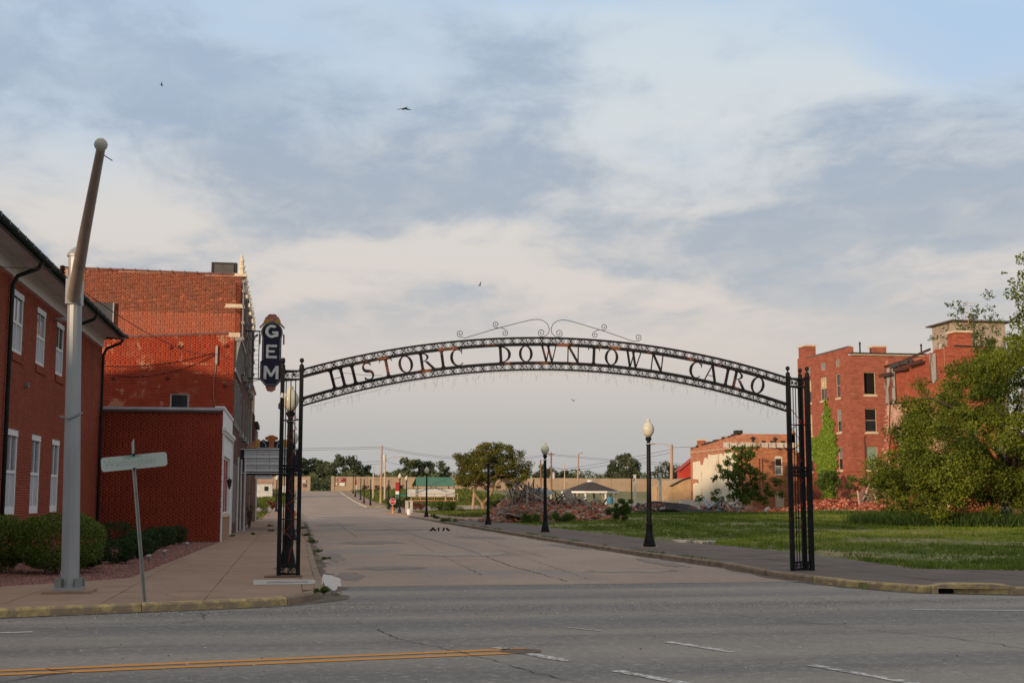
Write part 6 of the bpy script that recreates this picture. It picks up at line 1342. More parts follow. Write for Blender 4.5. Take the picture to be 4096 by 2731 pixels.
# park: pavilion, stage, fence, gazebo
GR = M('green_metal_roof', (.055,.165,.10), .5, .12, 3)
pv = thing('park_pavilion', (23.5,215,gz(23.5,215.)), 'open park pavilion with a green metal roof on thin posts', 'pavilion')
q = MB(); q.add([(20.2,213,4.85-1.25),(26.8,213,3.55),(26.6,217,5.05),(20.6,217,5.05),(26.8,221,3.6),(20.2,221,3.6)], [(0,1,2,3),(3,2,4,5)]); q.build('roof', GR, pv)
for x in (20.5,23.5,26.5):
    for y in (213.3,220.7): q = MB(); q.cyl((x,y,.9),(x,y,3.7),.07,None,6); q.build('post', BEAM, pv)
stg = thing('park_stage', (21.8,205,gz(21.8,205.)), 'wooden park stage with green skirt, orange rail and steps', 'stage')
q = MB(); q.box(18.5,25.9,203,208,1.15,1.32); q.build('deck', M('orange_boards', (.38,.17,.08), .8), stg); q = MB(); q.box(18.55,25.85,203.05,203.2,.55,1.15); q.build('skirt', M('green_skirt', (.02,.09,.055), .7), stg)
for x in (18.55,20.0,22.2,24.0,25.8): q = MB(); q.cyl((x,203.1,1.2),(x,203.1,2.25),.05,None,6); q.build('rail_post', OLDW, stg)
q = MB(); q.box(18.5,25.9,203.05,203.12,2.2,2.3); q.build('handrail', OLDW, stg); q = MB(); q.box(18.5,25.9,203.05,203.1,1.7,1.78); q.build('handrail', M('orange_boards', (.38,.17,.08)), stg)
for i in range(4): q = MB(); q.box(23.9,25.0,202.0+i*.25,202.3+i*.25,.5+i*.17,.56+i*.17); q.build('step', BEAM, stg)
for x in (23.8,25.1): q = MB(); q.bar((x,201.9,.6),(x,203.1,2.25),.08,.12); q.build('stair_rail', OLDW, stg)
q = MB(); q.bar((19.7,202.9,2.55),(22.25,202.9,3.3),.15,.08); q.bar((22.25,202.9,3.3),(24.5,202.9,2.55),.15,.08); q.bar((19.9,207,2.55),(22.3,207,3.3),.15,.08); q.bar((22.3,207,3.3),(24.6,207,2.55),.15,.08); q.build('gable_frame', M('blue_grey_frame', (.08,.12,.17), .6), stg)
pf = thing('white_picket_fence', (22,211,gz(22.,211.)), 'white picket fence behind the park stage', 'fence')
q = MB(); q.box(18.4,26.4,211.05,211.1,1.95,2.05); q.box(18.4,26.4,211.05,211.1,2.75,2.85); q.build('rail', WHITE, pf)
q = MB(); q.box(0,.12,0,.04,0,1.2); pm = q.mesh('picket', WHITE)
for i in range(44):
    o = link('picket', pm, pf); o.location = Vector((18.45+i*.18,211,1.85))-org(pf)
gzb = thing('gazebo', (34.7,150,gz(34.7,150.)), 'small park gazebo with a dark hipped roof on white posts', 'gazebo')
q = MB(); n_ = 8; ring = [(34.7+3.45*math.cos(2*math.pi*i/8+.39),150+3.45*math.sin(2*math.pi*i/8+.39),2.42) for i in range(8)]
q.add(ring+[(34.7,150,3.62)], [(i,(i+1)%8,8) for i in range(8)]); q.build('roof', M('dark_shingle', (.055,.048,.045), .9, .25, 5), gzb)
q = MB(); vs = ring+[(x,y,z-.22) for x,y,z in ring]; q.add(vs, [(i,8+i,8+(i+1)%8,(i+1)%8) for i in range(8)]); q.build('fascia', WHITE, gzb)
q = MB(); q.lathe([(.35,3.5),(.35,3.66),(.2,3.72),(0,3.74)], (34.7,150,0), 8); q.build('roof_cap', WHITE, gzb)
for i in range(8): x, y, z = ring[i]; q = MB(); q.box(34.7+(x-34.7)*.9-.09,34.7+(x-34.7)*.9+.09,150+(y-150)*.9-.09,150+(y-150)*.9+.09,.2,2.25); q.build('post', WHITE, gzb)
for i in range(8): x, y, z = ring[i]; q = MB(); q.bar((34.7+(x-34.7)*.88,150+(y-150)*.88,1.4),(34.7+(x-34.7)*.55,150+(y-150)*.55,2.3),.08,.1); q.build('brace', OLDW, gzb)
q = MB(); q.lathe([(.35,1.0),(.38,1.05),(.38,1.7),(.3,1.75)], (36.1,146,0), 12); tag(q.build('blue_drum', M('blue_plastic', (.04,.18,.30), .5)), 'bright blue drum on the rubble by the gazebo', 'drum')
bt_ = thing('blue_roof_shelter', (36.5,190,.4), 'low shelter with a blue metal roof behind the rubble heap', 'shelter')
q = MB(); q.add([(34.9,190,2.4),(38.3,190,2.4),(37.9,193,3.1),(35.2,193,3.1)], [(0,1,2,3)]); q.box(34.9,38.3,189.95,190.0,2.2,2.4); q.build('roof', M('blue_metal', (.06,.13,.20), .5), bt_)
for x in (35.1,38.1): q = MB(); q.cyl((x,190.2,.4),(x,190.2,2.4),.06,None,6); q.build('post', WHITE, bt_)
wp = M('white_post_paint', (.66,.63,.56), .7)
for (x,y,zt,l) in ((34.8,130,3.95,'white square post left of the cobra lamp pole'),(34.6,120,3.95,'white square post right beside the second nearest globe lamp')):
    t = thing('white_post', (x,y,gz(x,float(y))), l, 'post'); q = MB(); q.box(x-.11,x+.11,y-.11,y+.11,gz(x,float(y)),zt); q.build('post', wp, t); q = MB(); q.box(x-.14,x+.14,y-.14,y+.14,zt,zt+.06); q.build('cap', wp, t)
    q = MB(); q.tube([(x,y-.1,zt-.3),(x-.15,y-.2,zt-.4),(x-.28,y-.2,zt-.6)], [.05,.05,.10], 6); q.build('floodlight', LG, t)
ff = thing('white_rail_fence', (34,117,.3), 'low white rail fence behind the collapsed roofing', 'fence')
for i in range(9): q = MB(); q.box(29.4+i*1.35,29.55+i*1.35,117,117.15,.2,1.35); q.build('post', wp, ff)
for z_ in (.65,.98,1.28): q = MB(); q.box(29.3,40.6,117.02,117.12,z_,z_+.09); q.build('rail', wp, ff)
q = MB(); q.box(35.4,39.6,116.2,116.8,.9,1.45); q.build('white_stack', wp, ff)
# street furniture beyond the crossing
st = thing('stop_sign', (11.58,150,0), 'red octagonal STOP sign on the far right corner', 'stop sign')
q = MB(); q.prism([(.38*math.cos(rad(22.5+45*i)),.38*math.sin(rad(22.5+45*i))) for i in range(8)], lambda a,b,d: (11.58+a,150+d,1.25+b), -.004,.004); q.build('border', WHITE, st)
q = MB(); q.prism([(.345*math.cos(rad(22.5+45*i)),.345*math.sin(rad(22.5+45*i))) for i in range(8)], lambda a,b,d: (11.58+a,149.994+d,1.25+b), -.003,.0015); q.build('face', M('stop_red', (.36,.012,.015), .5, .05), st)
textmesh('lettering', 'STOP', .275, WHITE, st, (11.58,149.985,1.155), (1,0,0), (0,0,1), .002); q = MB(); q.cyl((11.58,150.03,0),(11.58,150.03,1.55),.03,None,6); q.build('post', POLEG, st)
def hydrant(x, y, l, c1, c2):
    z = gz(5.,float(y)); t = thing('fire_hydrant', (x,y,z), l, 'hydrant', 'fire hydrants'); q = MB(); q.lathe([(.17,0),(.17,.06),(.12,.08),(.12,.5),(.15,.52),(.15,.56)], (x,y,z), 12); q.build('barrel', c1, t, False)
    q = MB(); q.lathe([(.14,.56),(.12,.66),(.05,.73),(.03,.78),(0,.78)], (x,y,z), 12); q.build('bonnet', c2, t); q = MB(); q.cyl((x-.2,y,z+.42),(x+.2,y,z+.42),.06,None,8); q.cyl((x,y-.22,z+.40),(x,y,z+.40),.08,None,8); q.build('nozzles', c2, t)
HY = M('hydrant_yellow', (.50,.28,.08), .6); HR = M('hydrant_red', (.38,.06,.03), .6)
hydrant(10.95,141,'small yellow and red fire hydrant under the stop sign',HY,HR); hydrant(.30,98,'rusty red and yellow fire hydrant seen through the left arch tower',HY,HR)
t = thing('utility_cabinet', (13.1,146,0), 'plain light grey utility cabinet right of the lamps', 'cabinet'); q = MB(); q.box(12.72,13.50,146,146.5,0,1.28); q.build('body', M('cabinet_grey', (.42,.40,.37), .6), t); q = MB(); q.box(12.68,13.54,145.96,146.54,1.28,1.34); q.build('lid', M('cabinet_grey', (.42,.40,.37)), t)
q = MB(); q.box(12.75,12.78,145.985,146,.1,1.2); q.build('hinge_strip', POLEG, t)
t = thing('white_bucket', (11.5,128,0), 'white tub planter holding a small green sign in front of the grey cabinet', 'tub'); q = MB(); q.lathe([(.20,0),(.24,.5),(.26,.5),(.26,.54),(.2,.52)], (11.5,128,0), 16); q.build('tub', WHITE, t, False); q = MB(); q.cyl((11.5,128,.4),(11.5,128,.7),.02,None,5); q.build('stake', BLACK, t); q = MB(); q.box(11.42,11.58,127.98,128.0,.68,1.32); q.build('sign_plate', M('sign_green', (.02,.13,.06), .5), t)
t = thing('flag_pylon', (14.95,185,gz(14.95,185.)), 'tall pylon banded red, white and blue behind the stop sign', 'pylon')
for z0_, z1_, m_ in ((.3,1.42,M('pylon_blue', (.045,.11,.27), .6)),(1.421,2.58,WHITE),(2.581,3.70,M('pylon_red', (.30,.03,.03), .6))): q = MB(); q.box(14.68,15.22,185,185.3,z0_,z1_); q.build('band', m_, t)
q = MB(); q.box(14.62,15.28,184.95,185.35,3.70,3.82); q.build('cap', M('pylon_red', (.30,.03,.03)), t)
t = thing('street_name_sign', (13.9,168,0), 'small green street name sign behind the lamps by the grey cabinet', 'street sign'); q = MB(); q.cyl((13.9,168,0),(13.9,168,2.1),.03,None,6); q.build('post', POLEG, t); q = MB(); q.box(13.3,14.6,167.98,168.0,1.85,2.1); q.build('blade', M('sign_teal', (.02,.16,.13), .5), t)
t = thing('flag_pole', (15.6,262,2.3), 'thin red white and blue pole on the levee', 'pole')
for z0_, z1_, m_ in ((2.2,3.2,'pylon_blue'),(3.2,4.2,'white_paint'),(4.2,5.2,'pylon_red')): q = MB(); q.cyl((12.9,262,z0_),(12.9,262,z1_),.10,None,6); q.build('band', MT[m_], t)
q = MB(); q.box(18.0,18.7,110.5,111.2,.0,.32); tag(q.build('white_crate', wp), 'small white box lying by the foot of the leaning pole', 'box')
# scattered bricks on the far pavement
for i in range(16):
    o = link('loose_brick', bm_[i%3]); o.location = (12.8+random.gauss(0,.45), 97+random.gauss(0,1.2), .04); o.rotation_euler = (0,0,random.uniform(0,3)); tag(o, 'loose broken brick lying on the far right pavement', 'brick', 'loose bricks on the pavement')
for (x,y,sx,sy,l) in ((14.55,47.7,.32,.35,'pale broken concrete slab at the lawn edge, left one of two'),(15.25,47.0,.42,.35,'pale broken concrete slab at the lawn edge, right one of two')):
    q = MB(); P = [(x+sx*math.cos(a)*random.uniform(.8,1.1), y+sy*2.2*math.sin(a)*random.uniform(.8,1.1)) for a in np.linspace(0,5.4,7)]; q.prism(P, lambda a,b,d: (a,b,d), -.02, .07); tag(q.build('concrete_slab', CONCG), l, 'slab')

# ------------------------------------------------------------------ trees and plants
BARK2 = M('pale_bark', (.26,.18,.11), .95, .25, 4, .5, 15)
def limbs(mb, base, dirs, r0, rs):
    ends = []
    for (d, L_, k) in dirs:
        p = Vector(base); pts = [p]; dd = Vector(d).normalized()
        for i in range(4): dd = (dd+Vector((rs.uniform(-.22,.22),rs.uniform(-.22,.22),rs.uniform(-.05,.22)))).normalized(); p = p+dd*L_/4; pts.append(p)
        mb.tube(pts, [r0*k*(1-.2*i) for i in range(5)], 6); ends.append(pts)
    return ends
# park tree with two bent stems
pt = thing('park_tree', (22.85,155,0), 'spreading round headed park tree with forked trunk behind the rubble', 'tree')
rs = random.Random(2); q = MB(); q.tube([(22.85,155,-.1),(22.75,155,.7),(22.7,155,1.15)], [.34,.27,.26], 8)
q.tube([(22.65,155,1.0),(21.9,155,1.9),(21.6,155,2.5),(21.9,155,3.3),(22.2,155,4.4)], [.17,.15,.14,.12,.07], 7); q.tube([(22.8,155,1.0),(23.6,155.2,1.9),(24.0,155.3,2.7),(24.2,155.5,3.7),(24.6,155.4,4.8)], [.18,.16,.15,.12,.07], 7)
for i in range(14):
    a = i*.9; s0 = (21.9,155,3.0) if i%2 else (24.0,155.3,2.8); e0 = (23.4+4.0*math.cos(a),155+3.0*math.sin(a),4.6+1.4*math.sin(i*1.7)); q.tube([s0,((s0[0]+e0[0])/2,(s0[1]+e0[1])/2,(s0[2]+e0[2])/2+.5),e0], [.08,.05,.02], 5)
q.build('trunk', BARK2, pt); nr = np.random.default_rng(3); cl_ = []
while len(cl_) < 210:
    x, y, z = nr.uniform(-5.0,5.0), nr.uniform(-3.8,3.8), nr.uniform(-2.9,3.1)
    e = (x/4.9)**2+(y/3.8)**2+(z/(3.2 if z > 0 else 2.9))**2
    if .12 < e < 1.0 and not (z < -1.6 and abs(x) < 2.2): cl_.append(((23.55+x,155+y,5.0+z), nr.uniform(.45,.85)))
cl_ += [((23.6+.4*i,155,8.05+.12*math.sin(i*2)), .32) for i in range(-2,3)]
P, T_ = clump_points(cl_, 300, nr, .5, .65); PTL = leafmat('park_tree_leaf', (.050,.056,.010), (.21,.20,.035), .4)
link('crown', leafmesh('crown', P, .20, PTL, org(pt), nr, T_), pt)
# big tree at the right edge
bt = thing('broad_tree', (39.6,66.5,0), 'large dense leafy tree filling the right edge in front of the ruin', 'tree')
q = MB(); q.tube([(39.6,66.5,-.1),(39.5,66.6,1.2),(39.3,66.8,2.6),(39.6,67,4.5)], [.36,.30,.25,.15], 8); rs = random.Random(8)
for i in range(18):
    a = i*.75; e0 = (39.3+(5+2*math.sin(i))*math.cos(a),67+4*math.sin(a),3+4.5*abs(math.sin(i*1.3))); q.tube([(39.4,66.7,1.6+.12*i),(39.3+2.5*math.cos(a),67+2*math.sin(a),2.6+.5*e0[2]),e0], [.12,.08,.025], 5)
q.build('trunk', WOOD, bt); nr = np.random.default_rng(17); cl_ = []
topx = lambda x: float(np.interp(x,[32.,32.8,33.6,34.6,35.6,37,39,42,47],[1.5,3.0,4.4,6.0,7.5,9.1,10.2,11.3,11.6])); lowx = lambda x: float(np.interp(x,[32,33.,36,39,42],[.5,.6,.9,1.1,.9]))
while len(cl_) < 640:
    x = nr.uniform(32.,47); y = nr.uniform(61.5,73); lo_, hi2 = lowx(x), topx(x); z = nr.uniform(lo_,hi2)
    if z < 2.6 and x < 33.6: continue
    dz = (z-(lo_+hi2)/2)/((hi2-lo_)/2); dy = (y-67)/5.6; dx = (x-39.5)/9.2
    if dz*dz*.6+dy*dy+dx*dx*.7 < 1.3 and (dz*dz+dy*dy+dx*dx > .22): cl_.append(((x,y,z), nr.uniform(.35,1.0)))
for i in range(130):
    x = nr.uniform(31.4,44); z = topx(max(x,32))*nr.uniform(.25,1.0)+nr.uniform(0,.5) if x < 33 else topx(x)+nr.uniform(-.5,.7); cl_.append(((x,nr.uniform(62.5,67),z), nr.uniform(.15,.38)))
P, T_ = clump_points(cl_, 520, nr, .6, .75); BTL = leafmat('broad_tree_leaf', (.030,.054,.008), (.225,.265,.030), .45, (.30,.29,.05))
ph_ = np.sin(P[:,0]*.8)*np.sin(P[:,2]*1.1+P[:,1]*.5); T_ = np.clip(T_+.14*ph_,0,1)
link('crown', leafmesh('crown', P, .13, BTL, org(bt), nr, T_, asp=.7), bt)
# tall tree whose edge shows at upper right, tree growing through the ruin
def blob_tree(name, base, label, clumps, per, size, mat, trunk_to, r, seed, bark=WOOD, squash=.8):
    t = thing(name, base, label, 'tree'); nr = np.random.default_rng(seed); q = MB()
    q.tube([base, tuple(base[i]+(trunk_to[i]-base[i])*.5+(.1 if i < 2 else 0) for i in range(3)), trunk_to], [r,r*.75,r*.3], 7)
    for (c, rr) in clumps[::max(1,len(clumps)//14)]: q.tube([tuple(base[i]+(trunk_to[i]-base[i])*.55 for i in range(3)), tuple((base[i]+(trunk_to[i]-base[i])*.7+c[i])/2 for i in range(3)), c], [r*.3,r*.2,r*.06], 5)
    q.build('trunk', bark, t); P, T_ = clump_points(clumps, per, nr, .5, squash); link('crown', leafmesh('crown', P, size, mat, org(t), nr, T_, asp=.65), t); return t
nr = np.random.default_rng(31)
blob_tree('tall_tree', (50.5,75,0), 'tall tree reaching in at the upper right edge above the broad tree', [((48.4+nr.normal(0,1.8),75+nr.normal(0,2),13.+nr.normal(0,2.2)), nr.uniform(.5,1.0)) for i in range(60)]+[((45.1+.6*abs(nr.normal()),75+nr.normal(0,.8),11.3+4.6*i/24), nr.uniform(.25,.55)) for i in range(26)], 200, .20, BTL, (50.4,75,14), .3, 4)
TTL = leafmat('ruin_tree_leaf', (.025,.05,.010), (.12,.165,.04), .3, (.24,.11,.05))
blob_tree('ruin_tree', (63.5,113,0), 'sparse tree growing up in front of the stucco tower', [((63.2+nr.normal(0,1.5),113+nr.normal(0,1.2),17.0+nr.normal(0,1.1)), nr.uniform(.35,.8)) for i in range(46)]+[((60.0+nr.uniform(0,2.5),112,15.6+nr.normal(0,.5)), nr.uniform(.4,.7)) for i in range(14)]+[((63.0+nr.uniform(-2.2,3.0),113,18.6+nr.uniform(0,1.5)), nr.uniform(.18,.35)) for i in range(34)], 110, .22, TTL, (63.4,113,18.2), .16, 6)
SAPL = leafmat('sapling_leaf', (.030,.064,.012), (.135,.205,.040), .4)
sap = [((39.95+nr.normal(0,1.5)*(1.15-.8*k),112+nr.normal(0,.9),1.2+5.0*k), nr.uniform(.20,.46)*(1.15-.5*k)) for k in nr.random(190)]
blob_tree('sapling', (39.95,112,.35), 'young leafy sapling growing in front of the white plaster wall', sap, 420, .20, SAPL, (39.8,112,5.9), .09, 7)
blob_tree('sapling', (47.3,109,.3), 'small sapling between the right arch tower and the ivy', [((47.3+nr.normal(0,.8),109+nr.normal(0,.6),1.0+nr.uniform(0,3.2)), nr.uniform(.3,.55)) for i in range(24)], 400, .2, SAPL, (47.3,109,3.6), .06, 8)
blob_tree('sapling', (49.8,107.2,.3), 'bushy sapling at the corner of the three storey building', [((49.8+nr.normal(0,.75),107+nr.normal(0,.5),1.0+nr.uniform(0,2.3)), nr.uniform(.25,.5)) for i in range(20)], 400, .2, SAPL, (49.8,107,2.8), .05, 9)
def bush(name, c, rx, h, n, size, mat, label, dry=False):
    nr2 = np.random.default_rng(int(abs(c[0]*31+c[1]))); z0 = gz(float(c[0]),float(c[1])); t = thing(name, (c[0],c[1],z0), label, 'shrub')
    cl2 = [((c[0]+nr2.normal(0,rx*.5),c[1]+nr2.normal(0,rx*.4),z0+h*nr2.uniform(.15,.85)), rx*nr2.uniform(.22,.42)) for i in range(16)]
    P, T_ = clump_points(cl2, n/16/(rx*.32)**2, nr2, .5, .85); P[:,2] = np.maximum(P[:,2],z0+.02); link('foliage', leafmesh('foliage', P, size, mat, org(t), nr2, T_), t)
    q = MB(); [q.tube([(c[0],c[1],z0),(c[0]+rx*.5*math.cos(i),c[1]+rx*.4*math.sin(i),z0+h*.6)], [.02,.01], 4) for i in range(5)]; q.build('stems', WOOD, t)
BSH = leafmat('park_bush_leaf', (.018,.040,.006), (.10,.15,.02), .25); WEED = leafmat('weed_leaf', (.030,.062,.010), (.14,.21,.038), .35)
bush('park_bush', (17.8,150), 1.5, 1.1, 4200, .13, BSH, 'rounded green bush on the park lawn left of the park tree')
bush('park_bush', (24.9,158), 1.6, 1.2, 3200, .13, BSH, 'green bush just right of the park tree trunk')
bush('park_bush', (13.9,176), 1.5, 1.8, 3000, .15, YEW, 'dark bush behind the stop sign and pylon')
bush('wild_shrub', (20.5,79.5), .75, 1.7, 4200, .10, WEED, 'wild green shrub at the right end of the rubble heap')
bush('weed_clump', (15.7,86.2), .75, .55, 1600, .10, WEED, 'weed clump left in front of the rubble heap'); bush('weed_clump', (18.0,85.2), .8, .5, 1600, .10, WEED, 'weed clump in front of the middle of the rubble heap')
bush('weed_clump', (11.4,104), .35, .35, 500, .09, WEED, 'weed tuft growing at the far right kerb'); bush('weed_clump', (11.0,92), .55, .22, 600, .08, WEED, 'flat weed patch at the right kerb near the birds')
bush('garden_bush', (-3.8,140), 1.1, 1.3, 1800, .13, WEED, 'spiky green bush on the far left lawn'); bush('garden_bush', (-2.2,168), .8, 1.3, 900, .14, leafmat('red_bush_leaf', (.06,.02,.012), (.22,.07,.04), .2), 'reddish bush on the far left lawn')
bush('garden_bush', (15.8,168), 1.3, .9, 1500, .14, MT['red_bush_leaf'], 'row of reddish shrubs behind the grey cabinet')
for i, (x,y,s_) in enumerate(((-1.6,60.5,.16),(-.9,66,.2),(.7,58,.22),(.85,49,.22),(.9,41,.14),(-1.1,78,.2),(.75,72,.25),(.62,23.3,.20),(-2.2,73,.45),(-2.2,75.5,.35),(-2.45,57.9,.15),(.95,36,.12),(.35,65,.2))):
    bush('pavement_weed', (x,y), s_*.75, s_*(.45 if i not in (8,9) else 5), 320, .045, WEED, ['weed in a pavement joint by the painted building','weed patch in the middle of the left pavement','weed at the left kerb below the marquee','weed at the left kerb behind the arch tower','small weed in the left gutter','weed patch farther down the left pavement','far weed at the left kerb','weed sprouting from the broken yellow kerb corner','tall vine on the theatre front','second vine on the theatre front','weed at the foot of the white shopfront','tiny weed in the gutter nearest the arch','weed beside the kerb past the shopfront'][i])
BUSHB = leafmat('burnt_shrub_leaf', (.03,.012,.008), (.10,.04,.02), .2)
for i in range(7): bush('levee_shrub', (16.5+i*2.6+(14 if i > 3 else 0), 292), 1.0, 1.2, 500, .18, BUSHB, 'dark reddish shrub at the foot of the floodwall, number %s from the gap' % ('one','two','three','four','five','six','seven')[i])
# distant trees behind the floodwall
FTL = [leafmat('far_leaf_a', (.055,.078,.040), (.125,.150,.075), .35), leafmat('far_leaf_b', (.065,.088,.040), (.140,.165,.080), .35), leafmat('far_leaf_c', (.075,.075,.045), (.16,.15,.09), .25)]  # greens lightened so the leaf colour carries the haze of distance
fv = []
for k in range(5):
    nr3 = np.random.default_rng(50+k); cl3 = []
    while len(cl3) < 46:
        d = nr3.normal(size=3); d /= np.linalg.norm(d); rr = nr3.uniform(.35,1)**.5; c = (d[0]*4.6*rr, d[1]*4.2*rr, 8.2+d[2]*4.4*rr); cl3.append((c, nr3.uniform(.8,1.6)))
    P, T_ = clump_points(cl3, 62, nr3, .5, .8); fv.append((P, T_, nr3))
fme = [[leafmesh('crown', P, .70, FTL[j], (0,0,0), nr3, T_) for j in range(2)] for (P,T_,nr3) in fv]; fpale = leafmesh('crown', fv[2][0][::2], .55, FTL[2], (0,0,0), fv[2][2])
q = MB(); q.tube([(0,0,-1),(0.2,0,3),(-.1,.1,7),(.1,0,10)], [.4,.32,.2,.08], 6); [q.tube([(0,0,4+i*.5),(2.2*math.cos(i*1.4),2.2*math.sin(i*1.4),7+i*.4)], [.14,.05], 5) for i in range(6)]; ftr = q.mesh('trunk', WOOD)
FT = [(-2,395,1.05,0,0),(4.5,405,1.1,1,0),(9.5,400,1.0,2,0),(15.5,392,1.13,3,0),(20.5,398,1.0,4,0),(36.1,400,1.08,0,0),(44.2,402,1.03,1,0),(60,420,.72,2,1),(70,420,.74,3,1),(83.5,425,.98,4,0),(92,430,.86,1,1),(102.4,395,1.18,2,0),(121.6,415,1.06,3,2),(131,405,.9,0,1),(-14,410,1.1,2,0),(-27,400,1.0,3,1),(26,430,.8,1,1),(112,440,.8,4,1),(143,420,.9,1,0),(160,430,1.0,2,1)]
ORD = 'first second third fourth fifth sixth seventh eighth ninth tenth eleventh twelfth thirteenth fourteenth fifteenth sixteenth seventeenth eighteenth nineteenth twentieth'.split()
for i, (x,y,s_,k,m_) in enumerate(FT):
    t = thing('distant_tree', (x,y,0), 'distant rounded green tree behind the floodwall, %s from the left' % ORD[sorted(a[0] for a in FT).index(x)], 'tree', 'distant trees behind the floodwall')
    link('trunk', ftr, t); link('crown', fpale if m_ == 2 else fme[k][m_], t); t.scale = (s_,s_,s_*1.02); t.rotation_euler = (0,0,i*1.1)
nr4 = np.random.default_rng(77); n = 34000; X = nr4.uniform(-90,230,n); Y = nr4.uniform(425,455,n); Z = 1+nr4.uniform(0,1,n)**.8*(8.6+1.1*np.sin(X*.21)+.8*np.sin(X*.53+1)); 
Xg = nr4.uniform(-25,40,12000); Yg = nr4.uniform(345,372,12000); Zg = 0+nr4.uniform(0,1,12000)*(7.6+.9*np.sin(Xg*.5)+.8*np.sin(Xg*1.3))
P = np.r_[np.c_[X,Y,Z],np.c_[Xg,Yg,Zg]]; tag(link('riverside_wood', leafmesh('riverside_wood', P, .95, FTL[1], (0,0,0), nr4)), 'continuous belt of low green riverside woodland beyond the floodwall', 'woodland', kind='stuff')
# ------------------------------------------------------------------ grass
def blades(name, X, Y, Hh, mat, label, per=5, wid=.014, spread=.06, lean=.5, seed=1, tone=None, zoff=-.02):
    r = np.random.default_rng(seed); n = len(X)*per; X = np.repeat(X,per)+r.normal(0,spread,n); Y = np.repeat(Y,per)+r.normal(0,spread,n); Hh = np.repeat(Hh,per)*r.uniform(.5,1.25,n); Z = gz(X,Y)+zoff
    a = r.uniform(0,6.28,n); lx, ly = r.normal(0,lean,n)*Hh, r.normal(0,lean,n)*Hh; w = wid*(1+Y/60.)
    V = np.zeros((n,3,3)); V[:,0] = np.c_[X-w*np.cos(a),Y-w*np.sin(a),Z]; V[:,1] = np.c_[X+w*np.cos(a),Y+w*np.sin(a),Z]; V[:,2] = np.c_[X+lx,Y+ly,Z+Hh]
    t = np.clip(r.normal(.45,.2,n),0,1) if tone is None else np.clip(np.repeat(tone,per)+r.normal(0,.12,n),0,1)
    return tag(link(name, npmesh(name, V.reshape(-1,3), np.arange(3*n).reshape(n,3), mat, t)), label, 'grass', kind='stuff')
GRS = leafmat('grass_blade', (.062,.105,.012), (.200,.255,.032), .3, (.22,.17,.08)); GRSD = leafmat('tall_grass_blade', (.020,.048,.010), (.072,.120,.025), .3); GRSL = leafmat('park_grass_blade', (.06,.08,.012), (.14,.16,.03), .3)
LAWN = [(16.5,27.95),(14.65,29.2),(15.15,34.4),(15.2,41.8),(14.45,53),(14.7,84),(14.7,99),(26,104),(70,104),(70,27.6)]
r_ = np.random.default_rng(9); N0 = 60000; Y = 27.6+76*r_.random(N0)**1.35; X = 14+(r_.random(N0))*(.25*Y+28); 
ok = np.array([inpoly(a,b,LAWN) for a,b in zip(X,Y)]); X, Y = X[ok], Y[ok]
bare = np.sin(X*.55+1.3*np.sin(Y*.31))+np.sin(Y*.47+X*.21)+.6*np.sin(X*1.7)*np.sin(Y*1.3); keep = r_.random(len(X)) < np.where(bare > .9, .15, np.where(bare > .4, .6, 1.0)); X, Y, bare = X[keep], Y[keep], bare[keep]
clm = np.sin(X*1.9+.7*Y)*np.sin(Y*1.1-.6*X); tuft = (clm > .55)
Hh = .055+.05*r_.random(len(X))+tuft*.17*r_.random(len(X))+(Y > 95)*.06*r_.random(len(X))
blades('lawn_grass', X, Y, Hh, GRS, 'patchy green grass of the empty lot on the right', 5, .010, .09, .6, 2, .46+.14*np.sin(X*.4)*np.sin(Y*.33)-.22*tuft+.04*bare)
# mound of tall grass under the broad tree
n = 9000; X = r_.uniform(31,46,n); Y = r_.uniform(60,76,n); k = ((X-39)/7.5)**2+((Y-69)/6.8)**2 < 1; X, Y = X[k], Y[k]
blades('tall_grass', X, Y, .35+.45*r_.random(len(X)), GRSD, 'dark tall grass and weeds beneath the broad tree', 6, .014, .16, .45, 3)
n = 4200; X = r_.uniform(24,50,n); Y = r_.uniform(99,104.5,n); blades('weed_strip', X, Y, .08+.16*r_.random(n)+.25*(X > 43)*r_.random(n), WEED, 'ragged weeds along the foot of the debris heaps', 5, .012, .16, .5, 4)
n = 7000; X = r_.uniform(14.8,32,n); Y = r_.uniform(112,205,n); k = (Y < 160) | (Y > 187); X, Y = X[k], Y[k]; blades('park_grass', X, Y, .12+.1*r_.random(len(X)), GRSL, 'short sunlit park grass beyond the rubble', 4, .03, .3, .5, 5)
n = 5000; X = r_.uniform(-14,-2.6,n); Y = r_.uniform(102,260,n); k = (Y < 160) | (Y > 187); X, Y = X[k], Y[k]; blades('verge_grass', X, Y, .10+.1*r_.random(len(X)), GRSL, 'sunlit grass on the far left lot', 4, .03, .3, .5, 6)
n = 2600; X = np.r_[r_.uniform(13.8,40,n//2), r_.uniform(-10,.2,n//2)]; Y = r_.uniform(205,298,n); blades('levee_grass', X, Y, .25+.3*r_.random(n), GRSL, 'rough grass on the levee slope', 4, .04, .4, .5, 7)
n = 700; Y = r_.uniform(28,98,n); X = np.interp(Y,[28,32.6,41,54,100],[11.08,11.25,10.9,10.85,10.98])+r_.normal(0,.05,n); k = np.sin(Y*1.3)+np.sin(Y*.37) > .2; blades('kerb_weeds', X[k], Y[k], .03+.05*r_.random(k.sum()), WEED, 'thin line of weeds along the right kerb joint', 5, .006, .05, .8, 8, zoff=.0)
n = 500; Y = r_.uniform(24,90,n); X = np.interp(Y,[24,31,45,79],[.80,.72,.78,.92])+np.abs(r_.normal(0,.06,n)); k = np.sin(Y*.9)+np.sin(Y*.31+1) > .5; blades('gutter_weeds', X[k], Y[k], .02+.05*r_.random(k.sum()), WEED, 'weeds along the left gutter', 5, .006, .05, .8, 9, zoff=-.12)
